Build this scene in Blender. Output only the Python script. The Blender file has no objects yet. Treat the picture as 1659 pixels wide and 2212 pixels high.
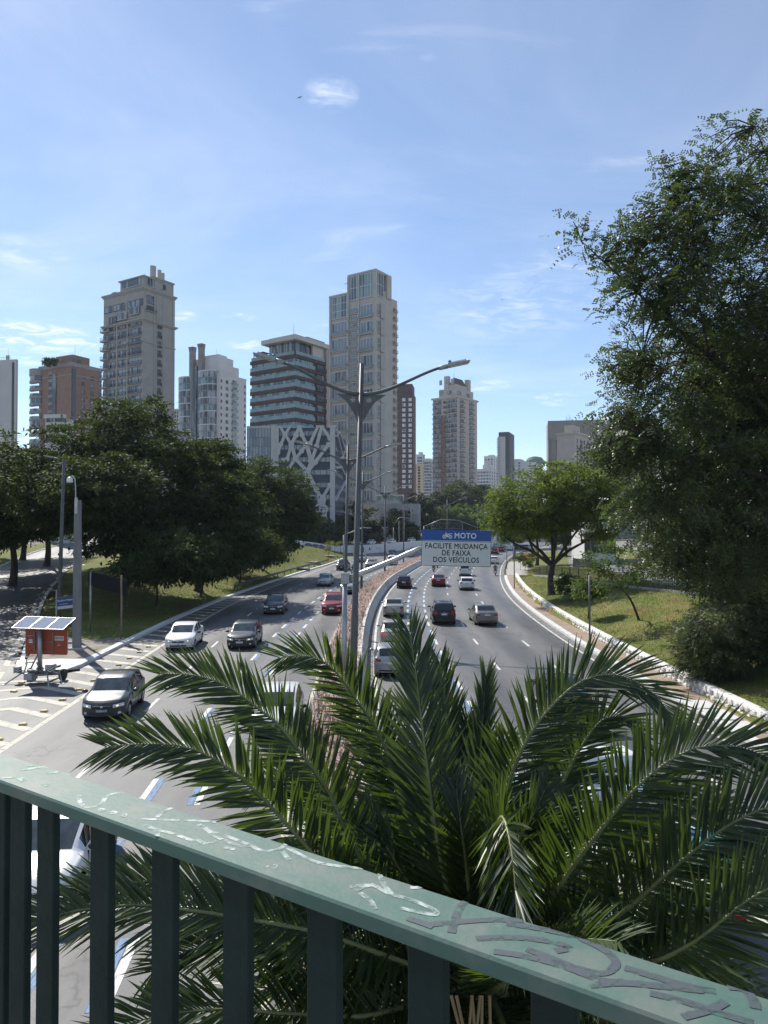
import bpy, bmesh, math, random
import numpy as np
from mathutils import Vector, Matrix, Quaternion

# ------------------------------------------------------------------ camera, sky, sun, exposure
SC = bpy.context.scene
COL = SC.collection
CAM_Z = 7.1
F_PX, CX, CY = 1560.0, 829.5, 1106.0      # focal length and centre, in units of a 1659 x 2212 picture
PITCH = math.atan(27.0 / F_PX)
cam_d = bpy.data.cameras.new('camera')
cam_d.sensor_fit = 'VERTICAL'
cam_d.sensor_height = 36.0
cam_d.lens = F_PX / 2212.0 * 36.0
cam_d.clip_start = 0.05
cam_d.clip_end = 8000.0
cam = bpy.data.objects.new('camera', cam_d)
cam.location = (0, 0, CAM_Z)
cam.rotation_euler = (math.pi / 2 + PITCH, 0, 0)
COL.objects.link(cam)
SC.camera = cam

SUN_AZ = math.radians(-33.0)               # to the left of straight ahead
SUN_EL = math.radians(43.0)
sun_dir = Vector((math.sin(SUN_AZ) * math.cos(SUN_EL), math.cos(SUN_AZ) * math.cos(SUN_EL), math.sin(SUN_EL)))
sd = bpy.data.lights.new('sun', 'SUN')
sd.energy = 4.9
sd.angle = math.radians(0.53)
sd.color = (1.0, 0.95, 0.87)
sun = bpy.data.objects.new('sun', sd)
sun.rotation_euler = sun_dir.to_track_quat('Z', 'Y').to_euler()
sun.location = (-40, 60, 80)
COL.objects.link(sun)

world = bpy.data.worlds.new('World')
SC.world = world
world.use_nodes = True
wt = world.node_tree
wt.nodes.clear()
def wn(t, **kw):
    n = wt.nodes.new(t)
    for k, v in kw.items():
        setattr(n, k, v)
    return n
def wmath(op, a, b=None, clamp=False):
    n = wn('ShaderNodeMath', operation=op)
    n.use_clamp = clamp
    for i, q in enumerate((a, b)):
        if q is None: continue
        if isinstance(q, (int, float)): n.inputs[i].default_value = q
        else: wt.links.new(q, n.inputs[i])
    return n.outputs[0]
sky = wn('ShaderNodeTexSky', sky_type='NISHITA')
sky.sun_disc = False
sky.sun_elevation = SUN_EL
sky.sun_rotation = SUN_AZ
sky.altitude = 700
sky.air_density = 1.0
sky.dust_density = 0.15
sky.ozone_density = 3.4
geo = wn('ShaderNodeTexCoord')
sep = wn('ShaderNodeSeparateXYZ')
wt.links.new(geo.outputs['Generated'], sep.inputs[0])
zc = wmath('MAXIMUM', sep.outputs[2], 0.0)
den = wmath('ADD', zc, 0.12)
px = wmath('DIVIDE', sep.outputs[0], den)
py = wmath('DIVIDE', sep.outputs[1], den)
def cloud(sx, sy, ox, oy, detail, scale, lo, hi, dist=0.6):
    cmb = wn('ShaderNodeCombineXYZ')
    wt.links.new(wmath('MULTIPLY_ADD', px, sx), cmb.inputs[0]); cmb.inputs[0].links[0].from_node.inputs[2].default_value = ox
    wt.links.new(wmath('MULTIPLY_ADD', py, sy), cmb.inputs[1]); cmb.inputs[1].links[0].from_node.inputs[2].default_value = oy
    nz = wn('ShaderNodeTexNoise')
    nz.inputs['Scale'].default_value = scale
    nz.inputs['Detail'].default_value = detail
    nz.inputs['Roughness'].default_value = 0.62
    nz.inputs['Distortion'].default_value = dist
    wt.links.new(cmb.outputs[0], nz.inputs['Vector'])
    mr = wn('ShaderNodeMapRange')
    mr.interpolation_type = 'SMOOTHSTEP'
    mr.inputs['From Min'].default_value = lo
    mr.inputs['From Max'].default_value = hi
    wt.links.new(nz.outputs[0], mr.inputs['Value'])
    return mr.outputs[0]
def puff(u, v, ru, rv):
    """a soft mask round one direction of the sky, where a single cloud stands"""
    d = Vector(((u - CX) / F_PX, 1.0, 0.0))
    z = -(v - 1133.0) / F_PX
    d = Vector((d.x, d.y, z)).normalized()
    right = Vector((d.y, -d.x, 0)).normalized()
    up = right.cross(d)
    def dot(vec, s):
        n = wn('ShaderNodeVectorMath', operation='DOT_PRODUCT')
        n.inputs[1].default_value = vec
        wt.links.new(geo.outputs['Generated'], n.inputs[0])
        return wmath('MULTIPLY', n.outputs['Value'], s)
    a = dot(right, F_PX / ru); b = dot(up, F_PX / rv)
    r2 = wmath('ADD', wmath('MULTIPLY', a, a), wmath('MULTIPLY', b, b))
    n = wn('ShaderNodeVectorMath', operation='DOT_PRODUCT'); n.inputs[1].default_value = d
    wt.links.new(geo.outputs['Generated'], n.inputs[0])
    front = wmath('GREATER_THAN', n.outputs['Value'], 0.5)
    m = wmath('SUBTRACT', 1.0, r2, True)
    m = wmath('MULTIPLY', m, 1.25)
    return wmath('MULTIPLY', m, front)
veil = wmath('MULTIPLY_ADD', cloud(0.55, 0.9, 3.1, 1.7, 6, 1.3, 0.35, 0.80, 0.9), 0.22); veil.node.inputs[2].default_value = 0.07
wisp = wmath('MULTIPLY', cloud(0.8, 2.2, 7.3, 4.2, 9, 2.0, 0.60, 0.84, 0.7), 0.30)
fine = cloud(2.6, 4.2, 1.3, 9.2, 10, 3.4, 0.40, 0.78, 0.7)
pm = None
for (u, v, ru, rv, k) in ((715, 192, 55, 34, 0.75), (60, 728, 150, 34, 1.25), (45, 545, 90, 40, 0.5), (545, 742, 60, 16, 0.9), (385, 680, 40, 14, 0.9), (515, 682, 40, 9, 0.7),
                          (1060, 832, 70, 14, 0.7), (1110, 660, 210, 80, 0.36), (1180, 580, 160, 45, 0.3), (1200, 862, 55, 16, 0.7), (30, 775, 60, 14, 0.8), (925, 115, 20, 9, 0.2)):
    q = wmath('MULTIPLY', puff(u, v, ru, rv), k)
    pm = q if pm is None else wmath('MAXIMUM', pm, q)
spots = wmath('MULTIPLY', wmath('MULTIPLY', fine, pm), 0.95)
cl = wmath('ADD', wmath('ADD', veil, wisp), spots, True)
cl = wmath('MULTIPLY', cl, 0.92)
hor = wn('ShaderNodeMapRange'); hor.inputs['From Min'].default_value = 0.0; hor.inputs['From Max'].default_value = 0.06
wt.links.new(sep.outputs[2], hor.inputs['Value'])
cl = wmath('MULTIPLY', cl, hor.outputs[0])
mixc = wn('ShaderNodeMix', data_type='RGBA')
wt.links.new(cl, mixc.inputs['Factor'])
wt.links.new(sky.outputs[0], mixc.inputs['A'])
mixc.inputs['B'].default_value = (7.6, 8.0, 8.7, 1)
bg = wn('ShaderNodeBackground')
bg.inputs['Strength'].default_value = 0.12
wt.links.new(mixc.outputs['Result'], bg.inputs['Color'])
wo = wn('ShaderNodeOutputWorld')
wt.links.new(bg.outputs[0], wo.inputs['Surface'])

SC.view_settings.view_transform = 'Standard'
SC.view_settings.look = 'None'
SC.view_settings.exposure = 0.37
SC.view_settings.gamma = 1.0
SC.view_settings.use_curve_mapping = False
try:
    SC.cycles.use_denoising = True
    SC.cycles.max_bounces = 6
    SC.cycles.volume_bounces = 0
    SC.cycles.diffuse_bounces = 3
    SC.cycles.transparent_max_bounces = 6
    SC.cycles.sample_clamp_indirect = 6.0
except Exception:
    pass

# ------------------------------------------------------------------ small helpers
RNG = random.Random(7)
NR = np.random.default_rng(11)
cp_, sp_ = math.cos(PITCH), math.sin(PITCH)
def ray(u, v):
    a = (u - CX) / F_PX; b = -(v - CY) / F_PX
    return Vector((a, cp_ - b * sp_, sp_ + b * cp_))
def gp(u, v, z=0.0):
    """point of the horizontal plane at height z seen in direction (u, v)"""
    d = ray(u, v)
    t = (z - CAM_Z) / d.z
    return Vector((d.x * t, d.y * t, z))
def dp(u, v, y):
    """point at distance y seen in direction (u, v)"""
    d = ray(u, v)
    t = y / d.y
    return Vector((d.x * t, y, CAM_Z + d.z * t))
def gt(u, v):
    """point of the terrain seen in direction (u, v)"""
    d = ray(u, v)
    y = np.arange(12.0, 330.0, 0.25)
    x = d.x / d.y * y; z = CAM_Z + d.z / d.y * y
    k = np.nonzero(z <= hgt(x, y) + 0.01)[0]
    i = int(k[0]) if len(k) else len(y) - 1
    return Vector((float(x[i]), float(y[i]), max(0.0, float(hgt(x[i], y[i])))))
def interp(tab):
    xs = np.array([a for a, b in tab], float); ys = np.array([b for a, b in tab], float)
    # smooth monotone-ish cubic through the table
    m = np.gradient(ys, xs)
    def f(x):
        x = np.asarray(x, float)
        i = np.clip(np.searchsorted(xs, x) - 1, 0, len(xs) - 2)
        h = xs[i + 1] - xs[i]; t = (x - xs[i]) / h
        lin_lo = x < xs[0]; lin_hi = x > xs[-1]
        t = np.clip(t, 0, 1)
        r = (2*t**3 - 3*t**2 + 1) * ys[i] + (t**3 - 2*t**2 + t) * h * m[i] + (-2*t**3 + 3*t**2) * ys[i+1] + (t**3 - t**2) * h * m[i+1]
        r = np.where(lin_lo, ys[0] + (x - xs[0]) * m[0], r)
        r = np.where(lin_hi, ys[-1] + (x - xs[-1]) * m[-1], r)
        return r if r.ndim else float(r)
    return f
def sstep(a, b, x):
    t = np.clip((np.asarray(x, float) - a) / (b - a), 0, 1)
    return t * t * (3 - 2 * t)

# ------------------------------------------------------------------ materials
MATS = {}
def nodes_of(m):
    m.use_nodes = True
    nt = m.node_tree
    b = nt.nodes.get('Principled BSDF')
    return nt, b
def mat(name, col, rough=0.6, metal=0.0, var=0.12, scale=6.0, bump=0.0, bscale=40.0, spec=0.5, coat=0.0, obj_var=0.0, col2=None, lo=0.35, hi=0.65, stretch=None, transl=0.0, tcol=None, emis=None):
    if name in MATS: return MATS[name]
    m = bpy.data.materials.new(name)
    nt, b = nodes_of(m)
    b.inputs['Roughness'].default_value = rough
    b.inputs['Metallic'].default_value = metal
    b.inputs['Specular IOR Level'].default_value = spec
    b.inputs['Coat Weight'].default_value = coat
    b.inputs['Coat Roughness'].default_value = 0.06
    tc = nt.nodes.new('ShaderNodeTexCoord')
    src = tc.outputs['Object']
    if stretch:
        mp = nt.nodes.new('ShaderNodeMapping'); mp.inputs['Scale'].default_value = stretch
        nt.links.new(src, mp.inputs[0]); src = mp.outputs[0]
    nz = nt.nodes.new('ShaderNodeTexNoise')
    nz.inputs['Scale'].default_value = scale; nz.inputs['Detail'].default_value = 5; nz.inputs['Roughness'].default_value = 0.6
    nt.links.new(src, nz.inputs['Vector'])
    mr = nt.nodes.new('ShaderNodeMapRange'); mr.inputs['From Min'].default_value = lo; mr.inputs['From Max'].default_value = hi
    nt.links.new(nz.outputs[0], mr.inputs['Value'])
    mx = nt.nodes.new('ShaderNodeMix'); mx.data_type = 'RGBA'
    nt.links.new(mr.outputs[0], mx.inputs['Factor'])
    c = Vector(col)
    if col2 is None:
        c1 = c * (1 - var); c2 = c * (1 + var)
    else:
        c1 = c; c2 = Vector(col2)
    mx.inputs['A'].default_value = (*[min(1, x) for x in c1], 1)
    mx.inputs['B'].default_value = (*[min(1, x) for x in c2], 1)
    out = mx.outputs['Result']
    if obj_var:
        oi = nt.nodes.new('ShaderNodeObjectInfo')
        mr2 = nt.nodes.new('ShaderNodeMapRange'); mr2.inputs['To Min'].default_value = 1 - obj_var; mr2.inputs['To Max'].default_value = 1 + obj_var
        nt.links.new(oi.outputs['Random'], mr2.inputs['Value'])
        vm = nt.nodes.new('ShaderNodeVectorMath'); vm.operation = 'SCALE'
        nt.links.new(out, vm.inputs[0]); nt.links.new(mr2.outputs[0], vm.inputs['Scale'])
        out = vm.outputs[0]
    nt.links.new(out, b.inputs['Base Color'])
    if emis:
        b.inputs['Emission Color'].default_value = (*emis[0], 1); b.inputs['Emission Strength'].default_value = emis[1]
    if bump:
        bn = nt.nodes.new('ShaderNodeTexNoise'); bn.inputs['Scale'].default_value = bscale; bn.inputs['Detail'].default_value = 4
        nt.links.new(src, bn.inputs['Vector'])
        bp = nt.nodes.new('ShaderNodeBump'); bp.inputs['Strength'].default_value = bump; bp.inputs['Distance'].default_value = 0.03
        nt.links.new(bn.outputs[0], bp.inputs['Height']); nt.links.new(bp.outputs[0], b.inputs['Normal'])
    if transl:
        tr = nt.nodes.new('ShaderNodeBsdfTranslucent')
        tcv = tcol or col
        vm = nt.nodes.new('ShaderNodeMix'); vm.data_type = 'RGBA'
        vm.inputs['A'].default_value = (*[x * 0.75 for x in tcv], 1); vm.inputs['B'].default_value = (*[min(1, x * 1.25) for x in tcv], 1)
        nt.links.new(mr.outputs[0], vm.inputs['Factor'])
        nt.links.new(vm.outputs['Result'], tr.inputs['Color'])
        ms = nt.nodes.new('ShaderNodeMixShader'); ms.inputs[0].default_value = transl
        nt.links.new(b.outputs[0], ms.inputs[1]); nt.links.new(tr.outputs[0], ms.inputs[2])
        nt.links.new(ms.outputs[0], nt.nodes['Material Output'].inputs['Surface'])
    MATS[name] = m
    return m

def patchy(m, scale, lo, hi):
    """worn thin paint: the surface below shows through in spots"""
    nt = m.node_tree; out = nt.nodes['Material Output']; src = out.inputs['Surface'].links[0].from_socket
    tc = nt.nodes.new('ShaderNodeTexCoord'); n = nt.nodes.new('ShaderNodeTexNoise'); n.inputs['Scale'].default_value = scale; n.inputs['Detail'].default_value = 6
    nt.links.new(tc.outputs['Object'], n.inputs['Vector'])
    mr = nt.nodes.new('ShaderNodeMapRange'); mr.inputs['From Min'].default_value = lo; mr.inputs['From Max'].default_value = hi; nt.links.new(n.outputs[0], mr.inputs['Value'])
    tr = nt.nodes.new('ShaderNodeBsdfTransparent'); ms = nt.nodes.new('ShaderNodeMixShader')
    nt.links.new(mr.outputs[0], ms.inputs[0]); nt.links.new(src, ms.inputs[1]); nt.links.new(tr.outputs[0], ms.inputs[2]); nt.links.new(ms.outputs[0], out.inputs['Surface'])
    return m
def glass_mat(name, dark, light, share=0.45, rough=0.08, spec=0.8):
    """window glass with what stands behind it: dark rooms in some panes, pale curtains in others"""
    if name in MATS: return MATS[name]
    m = bpy.data.materials.new(name)
    nt, b = nodes_of(m)
    b.inputs['Roughness'].default_value = rough
    b.inputs['Specular IOR Level'].default_value = spec
    oi = nt.nodes.new('ShaderNodeObjectInfo')
    tc = nt.nodes.new('ShaderNodeTexCoord')
    wv = nt.nodes.new('ShaderNodeTexNoise'); wv.inputs['Scale'].default_value = 0.4; wv.inputs['Detail'].default_value = 2
    vadd = nt.nodes.new('ShaderNodeVectorMath'); vadd.operation = 'ADD'
    cmb = nt.nodes.new('ShaderNodeCombineXYZ')
    sc_ = nt.nodes.new('ShaderNodeMath'); sc_.operation = 'MULTIPLY'; sc_.inputs[1].default_value = 37.0
    nt.links.new(oi.outputs['Random'], sc_.inputs[0]); nt.links.new(sc_.outputs[0], cmb.inputs[0]); nt.links.new(sc_.outputs[0], cmb.inputs[2])
    mp = nt.nodes.new('ShaderNodeMapping'); mp.inputs['Scale'].default_value = (1, 1, 0.12)
    nt.links.new(tc.outputs['Object'], mp.inputs[0])
    nt.links.new(mp.outputs[0], vadd.inputs[0]); nt.links.new(cmb.outputs[0], vadd.inputs[1])
    nt.links.new(vadd.outputs[0], wv.inputs['Vector'])
    mr = nt.nodes.new('ShaderNodeMapRange'); mr.inputs['From Min'].default_value = 0.58 - share * 0.25; mr.inputs['From Max'].default_value = 0.61 - share * 0.25
    nt.links.new(wv.outputs[0], mr.inputs['Value'])
    mx = nt.nodes.new('ShaderNodeMix'); mx.data_type = 'RGBA'
    nt.links.new(mr.outputs[0], mx.inputs['Factor'])
    mx.inputs['A'].default_value = (*dark, 1); mx.inputs['B'].default_value = (*light, 1)
    nt.links.new(mx.outputs['Result'], b.inputs['Base Color'])
    MATS[name] = m
    return m

# ------------------------------------------------------------------ mesh helpers
def tag(o, label=None, cat=None, group=None, kind=None):
    if label: o['label'] = label
    if cat: o['category'] = cat
    if group: o['group'] = group
    if kind: o['kind'] = kind
    return o
def empty(name, loc=(0, 0, 0), rz=0.0, scale=1.0):
    o = bpy.data.objects.new(name, None)
    o.location = loc; o.rotation_euler = (0, 0, rz); o.scale = (scale,) * 3
    o.empty_display_size = 0.2
    COL.objects.link(o)
    return o
def link(name, me, parent=None, loc=None, rot=None, scale=None):
    o = bpy.data.objects.new(name, me)
    COL.objects.link(o)
    if parent is not None: o.parent = parent
    if loc is not None: o.location = loc
    if rot is not None: o.rotation_euler = rot
    if scale is not None: o.scale = scale
    return o
def mesh_np(name, V, Fq, mats, smooth=False, midx=None):
    """V (n,3); Fq list of int arrays (k,3) / (k,4) or one array"""
    me = bpy.data.meshes.new(name)
    V = np.asarray(V, np.float32)
    if not isinstance(Fq, list): Fq = [Fq]
    Fq = [np.asarray(f, np.int32) for f in Fq if len(f)]
    me.vertices.add(len(V)); me.vertices.foreach_set('co', V.ravel())
    loops = np.concatenate([f.ravel() for f in Fq])
    tot = np.concatenate([np.full(len(f), f.shape[1], np.int32) for f in Fq])
    st = np.concatenate([[0], np.cumsum(tot)[:-1]]).astype(np.int32)
    me.loops.add(len(loops)); me.loops.foreach_set('vertex_index', loops)
    me.polygons.add(len(tot)); me.polygons.foreach_set('loop_start', st)
    try: me.polygons.foreach_set('loop_total', tot)
    except Exception: pass
    if midx is not None: me.polygons.foreach_set('material_index', np.asarray(midx, np.int32))
    if smooth: me.polygons.foreach_set('use_smooth', np.ones(len(tot), bool))
    for m in (mats if isinstance(mats, (list, tuple)) else [mats]): me.materials.append(m)
    me.update(calc_edges=True)
    me.validate()
    return me
class MB:
    """collects simple solids into one mesh"""
    def __init__(s): s.v = []; s.f = []; s.m = []; s.cur = 0
    def add(s, vs, fs):
        o = len(s.v); s.v += [tuple(p) for p in vs]
        for f in fs: s.f.append([i + o for i in f]); s.m.append(s.cur)
        return s
    def box(s, a, b):
        x0, y0, z0 = a; x1, y1, z1 = b
        return s.add([(x0,y0,z0),(x1,y0,z0),(x1,y1,z0),(x0,y1,z0),(x0,y0,z1),(x1,y0,z1),(x1,y1,z1),(x0,y1,z1)],
                     [(0,3,2,1),(4,5,6,7),(0,1,5,4),(1,2,6,5),(2,3,7,6),(3,0,4,7)])
    def quad(s, a, b, c, d): return s.add([a, b, c, d], [(0, 1, 2, 3)])
    def prism(s, pts, z0, z1):
        n = len(pts)
        vs = [(x, y, z0) for x, y in pts] + [(x, y, z1) for x, y in pts]
        fs = [tuple(range(n))[::-1], tuple(range(n, 2*n))] + [(i, (i+1) % n, n + (i+1) % n, n + i) for i in range(n)]
        return s.add(vs, fs)
    def prism_xz(s, pts, y0, y1):
        n = len(pts)
        vs = [(x, y0, z) for x, z in pts] + [(x, y1, z) for x, z in pts]
        fs = [tuple(range(n)), tuple(range(n, 2*n))[::-1]] + [(i, n + i, n + (i+1) % n, (i+1) % n) for i in range(n)]
        return s.add(vs, fs)
    def tube(s, pts, rad, n=8, cap=True):
        pts = [Vector(p) for p in pts]
        if not isinstance(rad, (list, tuple)): rad = [rad] * len(pts)
        o = len(s.v); ref = None
        for i, p in enumerate(pts):
            t = (pts[min(i+1, len(pts)-1)] - pts[max(i-1, 0)]).normalized()
            if ref is None:
                ref = Vector((0, 0, 1)) if abs(t.z) < 0.9 else Vector((1, 0, 0))
            a = t.cross(ref).normalized(); b = a.cross(t).normalized(); ref = b
            for k in range(n):
                an = 2 * math.pi * k / n
                s.v.append(tuple(p + (a * math.cos(an) + b * math.sin(an)) * rad[i]))
        for i in range(len(pts) - 1):
            for k in range(n):
                s.f.append([o + i*n + k, o + i*n + (k+1) % n, o + (i+1)*n + (k+1) % n, o + (i+1)*n + k]); s.m.append(s.cur)
        if cap:
            s.f.append([o + k for k in range(n)][::-1]); s.m.append(s.cur)
            s.f.append([o + (len(pts)-1)*n + k for k in range(n)]); s.m.append(s.cur)
        return s
    def mesh(s, name, mats, smooth=False):
        me = bpy.data.meshes.new(name)
        me.from_pydata(s.v, [], s.f)
        for m in (mats if isinstance(mats, (list, tuple)) else [mats]): me.materials.append(m)
        if any(s.m): me.polygons.foreach_set('material_index', s.m)
        if smooth: me.polygons.foreach_set('use_smooth', [True] * len(me.polygons))
        me.update()
        return me
    def build(s, name, mats, parent=None, smooth=False, loc=None, rot=None, bevel=0.0):
        me = s.mesh(name, mats, smooth)
        if bevel: bevel_mesh(me, bevel)
        return link(name, me, parent, loc, rot)
def bevel_mesh(me, w, seg=1):
    bm = bmesh.new(); bm.from_mesh(me)
    bmesh.ops.recalc_face_normals(bm, faces=bm.faces)
    bmesh.ops.bevel(bm, geom=bm.edges[:], offset=w, segments=seg, affect='EDGES', profile=0.7)
    bm.to_mesh(me); bm.free(); me.update()
def text_mesh(name, s, size, m, extrude=0.002, align='CENTER', spacing=1.0, bold=0.0):
    cu = bpy.data.curves.new(name, 'FONT')
    cu.body = s; cu.size = size; cu.extrude = extrude; cu.align_x = align; cu.align_y = 'CENTER'
    cu.space_character = spacing; cu.bevel_depth = bold; cu.bevel_resolution = 0
    cu.resolution_u = 3
    o = bpy.data.objects.new(name + '_tmp', cu); COL.objects.link(o)
    bpy.context.view_layer.update()
    dg = bpy.context.evaluated_depsgraph_get()
    me = bpy.data.meshes.new_from_object(o.evaluated_get(dg))
    bpy.data.objects.remove(o); bpy.data.curves.remove(cu)
    me.materials.clear(); me.materials.append(m)
    me.name = name
    return me

# ------------------------------------------------------------------ the setting: ground, roads, kerbs, markings
RR = interp([(-60, 22), (-40, 18.8), (-20, 15.6), (0, 12.9), (15, 11.6), (28, 11.1), (43, 11.0), (57, 11.35), (70, 12.2), (86, 14.0), (104.5, 16.8), (132, 21.8), (181, 33.4), (240, 52), (320, 85), (420, 135)])
ML = interp([(-60, 11), (-40, 7.6), (-20, 4.6), (0, 1.95), (11.6, 0.8), (19.7, 0.15), (27, -0.22), (36, -0.45), (50, -0.53), (64, -0.14), (86, 1.4), (106, 3.9), (129, 7.4), (181, 18.5), (240, 36.5), (320, 68), (420, 117)])
MR = lambda y: ML(y) - 2.65
LL = interp([(-60, -2), (-20, -8.4), (0, -10.6), (12, -11.5), (22.6, -12.0), (30, -12.4), (43, -13.05), (53, -13.4), (65, -13.5), (80, -12.8), (103, -10.9), (130, -8.7), (150, -7.4), (173, -3.5), (198, 5.5), (221, 13), (270, 34), (320, 57), (420, 105)])
KL = interp([(34, -15.2), (44, -15.45), (57.7, -15.6), (78.6, -14.7), (103.5, -12.6), (130, -9.7), (150, -8.3), (173, -5.0), (198, 4.0), (221, 11.5), (270, 32), (320, 55), (420, 103)])
SR = interp([(-40, -14), (0, -13.5), (20, -14.6), (34.8, -18.0), (42, -21), (50, -24.3), (65, -30.5), (79, -35.5), (90, -39), (114, -47), (149, -58), (200, -76), (300, -112)])
SLf = interp([(-40, -22), (0, -22.5), (20, -24), (35, -27), (50, -32.5), (65, -38.5), (88, -46.7), (114, -55.5), (149, -66), (200, -85), (300, -122)])
SZ = interp([(-60, 0), (30, 0), (45, 0.02), (65, 0.7), (90, 1.9), (114, 2.5), (149, 3.1), (200, 4), (300, 5)])
def bank_r(y):     # height of the lawn terrace to the right
    return 1.55 * (1 - 0.62 * sstep(78, 118, y))
TOPL = interp([(0, .05), (40, .1), (60, .9), (85, 2.1), (110, 2.7), (140, 2.6), (158, 2.3), (175, 1.4), (220, 1.3), (400, 1.3), (5000, 1.3)])
def hgt(x, y):
    x = np.asarray(x, float); y = np.asarray(y, float)
    rr = RR(y); kl = np.where(y < 34, -15.2, KL(y)); sr = SR(y); sl = SLf(y); sz = SZ(y)
    z = np.zeros(np.broadcast(x, y).shape)
    dR = x - (rr + 1.9)
    br = bank_r(y)
    wallz = 0.5 * (1 - sstep(88, 100, y))
    zr = wallz + br * sstep(0, 8.5, dR) + 0.6 * sstep(14, 40, dR)
    z = np.where(dR > 0, zr, z)
    dL = kl - x
    top = TOPL(y)
    zi = top * sstep(0.3, 10.5, dL) + 0.12 * sstep(0, 0.6, dL)
    # fall back to street level next to the side street
    near_st = sstep(0.5, 5.0, x - sr)
    zi = np.where(x > sr, sz + (zi - sz) * near_st, zi)
    zi = np.where(x < sl, sz + 0.35 * sstep(0, 3, sl - x) + 1.5 * sstep(10, 60, sl - x), zi)
    zi = np.where((x <= sr) & (x >= sl), sz, zi)
    zi = np.where(y < 34.4, np.where(x < sl, 0.25 * sstep(0, 2, sl - x), 0.0), zi)
    z = np.where(dL > 0, zi, z)
    inroad = ((dR <= 0) & (dL <= 0.1)) | ((y < 37.4) & (x > sl) & (dR <= 0))
    inst = (x <= sr + 0.2) & (x >= sl - 0.2)
    return np.where(inroad, -0.14, np.where(inst, z - 0.10, z))
def graded(segs):
    out = []
    for a, b, n in segs: out += list(np.linspace(a, b, n, endpoint=False))
    out.append(segs[-1][1])
    return np.array(out)
gx = graded([(-1600, -300, 12), (-300, -90, 22), (-90, -50, 30), (-50, -17, 40), (-17, -8, 18), (-8, 10, 12), (10, 26, 34), (26, 60, 34), (60, 200, 22), (200, 1600, 14)])
gy = graded([(-200, -20, 8), (-20, 20, 24), (20, 140, 130), (140, 260, 60), (260, 600, 20), (600, 2600, 14)])
GX, GY = np.meshgrid(gx, gy)
GZ = hgt(GX, GY)
GZ = GZ + np.where(GZ > 0.04, 0.05 * np.sin(GX * 1.3 + 0.7 * GY) * np.cos(GY * 1.1 - GX * 0.4), 0)
V = np.stack([GX.ravel(), GY.ravel(), GZ.ravel()], 1)
nx, ny = len(gx), len(gy)
ii = (np.arange(ny - 1)[:, None] * nx + np.arange(nx - 1)[None, :]).ravel()
Q = np.stack([ii, ii + 1, ii + nx + 1, ii + nx], 1)

def lawn_mat():
    m = bpy.data.materials.new('lawn')
    nt, b = nodes_of(m)
    tc = nt.nodes.new('ShaderNodeTexCoord')
    def noise(s, d=5):
        n = nt.nodes.new('ShaderNodeTexNoise'); n.inputs['Scale'].default_value = s; n.inputs['Detail'].default_value = d; n.inputs['Roughness'].default_value = 0.65
        nt.links.new(tc.outputs['Object'], n.inputs['Vector']); return n.outputs[0]
    def mixc(f, lo, hi, A, B):
        mr = nt.nodes.new('ShaderNodeMapRange'); mr.inputs['From Min'].default_value = lo; mr.inputs['From Max'].default_value = hi
        nt.links.new(f, mr.inputs['Value'])
        mx = nt.nodes.new('ShaderNodeMix'); mx.data_type = 'RGBA'
        nt.links.new(mr.outputs[0], mx.inputs['Factor'])
        for k, q in (('A', A), ('B', B)):
            if isinstance(q, tuple): mx.inputs[k].default_value = (*q, 1)
            else: nt.links.new(q, mx.inputs[k])
        return mx.outputs['Result']
    g = mixc(noise(7), 0.3, 0.7, (0.085, 0.115, 0.022), (0.17, 0.19, 0.05))
    g = mixc(noise(0.35), 0.46, 0.68, g, (0.22, 0.19, 0.075))
    g = mixc(noise(0.22, 7), 0.57, 0.68, g, (0.20, 0.10, 0.055))
    # beyond the lawns the ground is paved city
    sx = nt.nodes.new('ShaderNodeSeparateXYZ'); nt.links.new(tc.outputs['Object'], sx.inputs[0])
    ax = nt.nodes.new('ShaderNodeMath'); ax.operation = 'ABSOLUTE'; nt.links.new(sx.outputs[0], ax.inputs[0])
    mxx = nt.nodes.new('ShaderNodeMath'); mxx.operation = 'MULTIPLY'; mxx.inputs[1].default_value = 2.6; nt.links.new(ax.outputs[0], mxx.inputs[0])
    far = nt.nodes.new('ShaderNodeMath'); far.operation = 'MAXIMUM'; nt.links.new(mxx.outputs[0], far.inputs[0]); nt.links.new(sx.outputs[1], far.inputs[1])
    g = mixc(far.outputs[0], 172, 182, g, (0.24, 0.225, 0.21))
    nt.links.new(g, b.inputs['Base Color'])
    b.inputs['Roughness'].default_value = 0.9; b.inputs['Specular IOR Level'].default_value = 0.15
    bp = nt.nodes.new('ShaderNodeBump'); bp.inputs['Strength'].default_value = 0.9; bp.inputs['Distance'].default_value = 0.12
    nt.links.new(noise(9, 8), bp.inputs['Height']); nt.links.new(bp.outputs[0], b.inputs['Normal'])
    return m
LAWN = lawn_mat()
ground = tag(link('ground', mesh_np('ground', V, Q, LAWN, smooth=True)), kind='structure')

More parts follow.
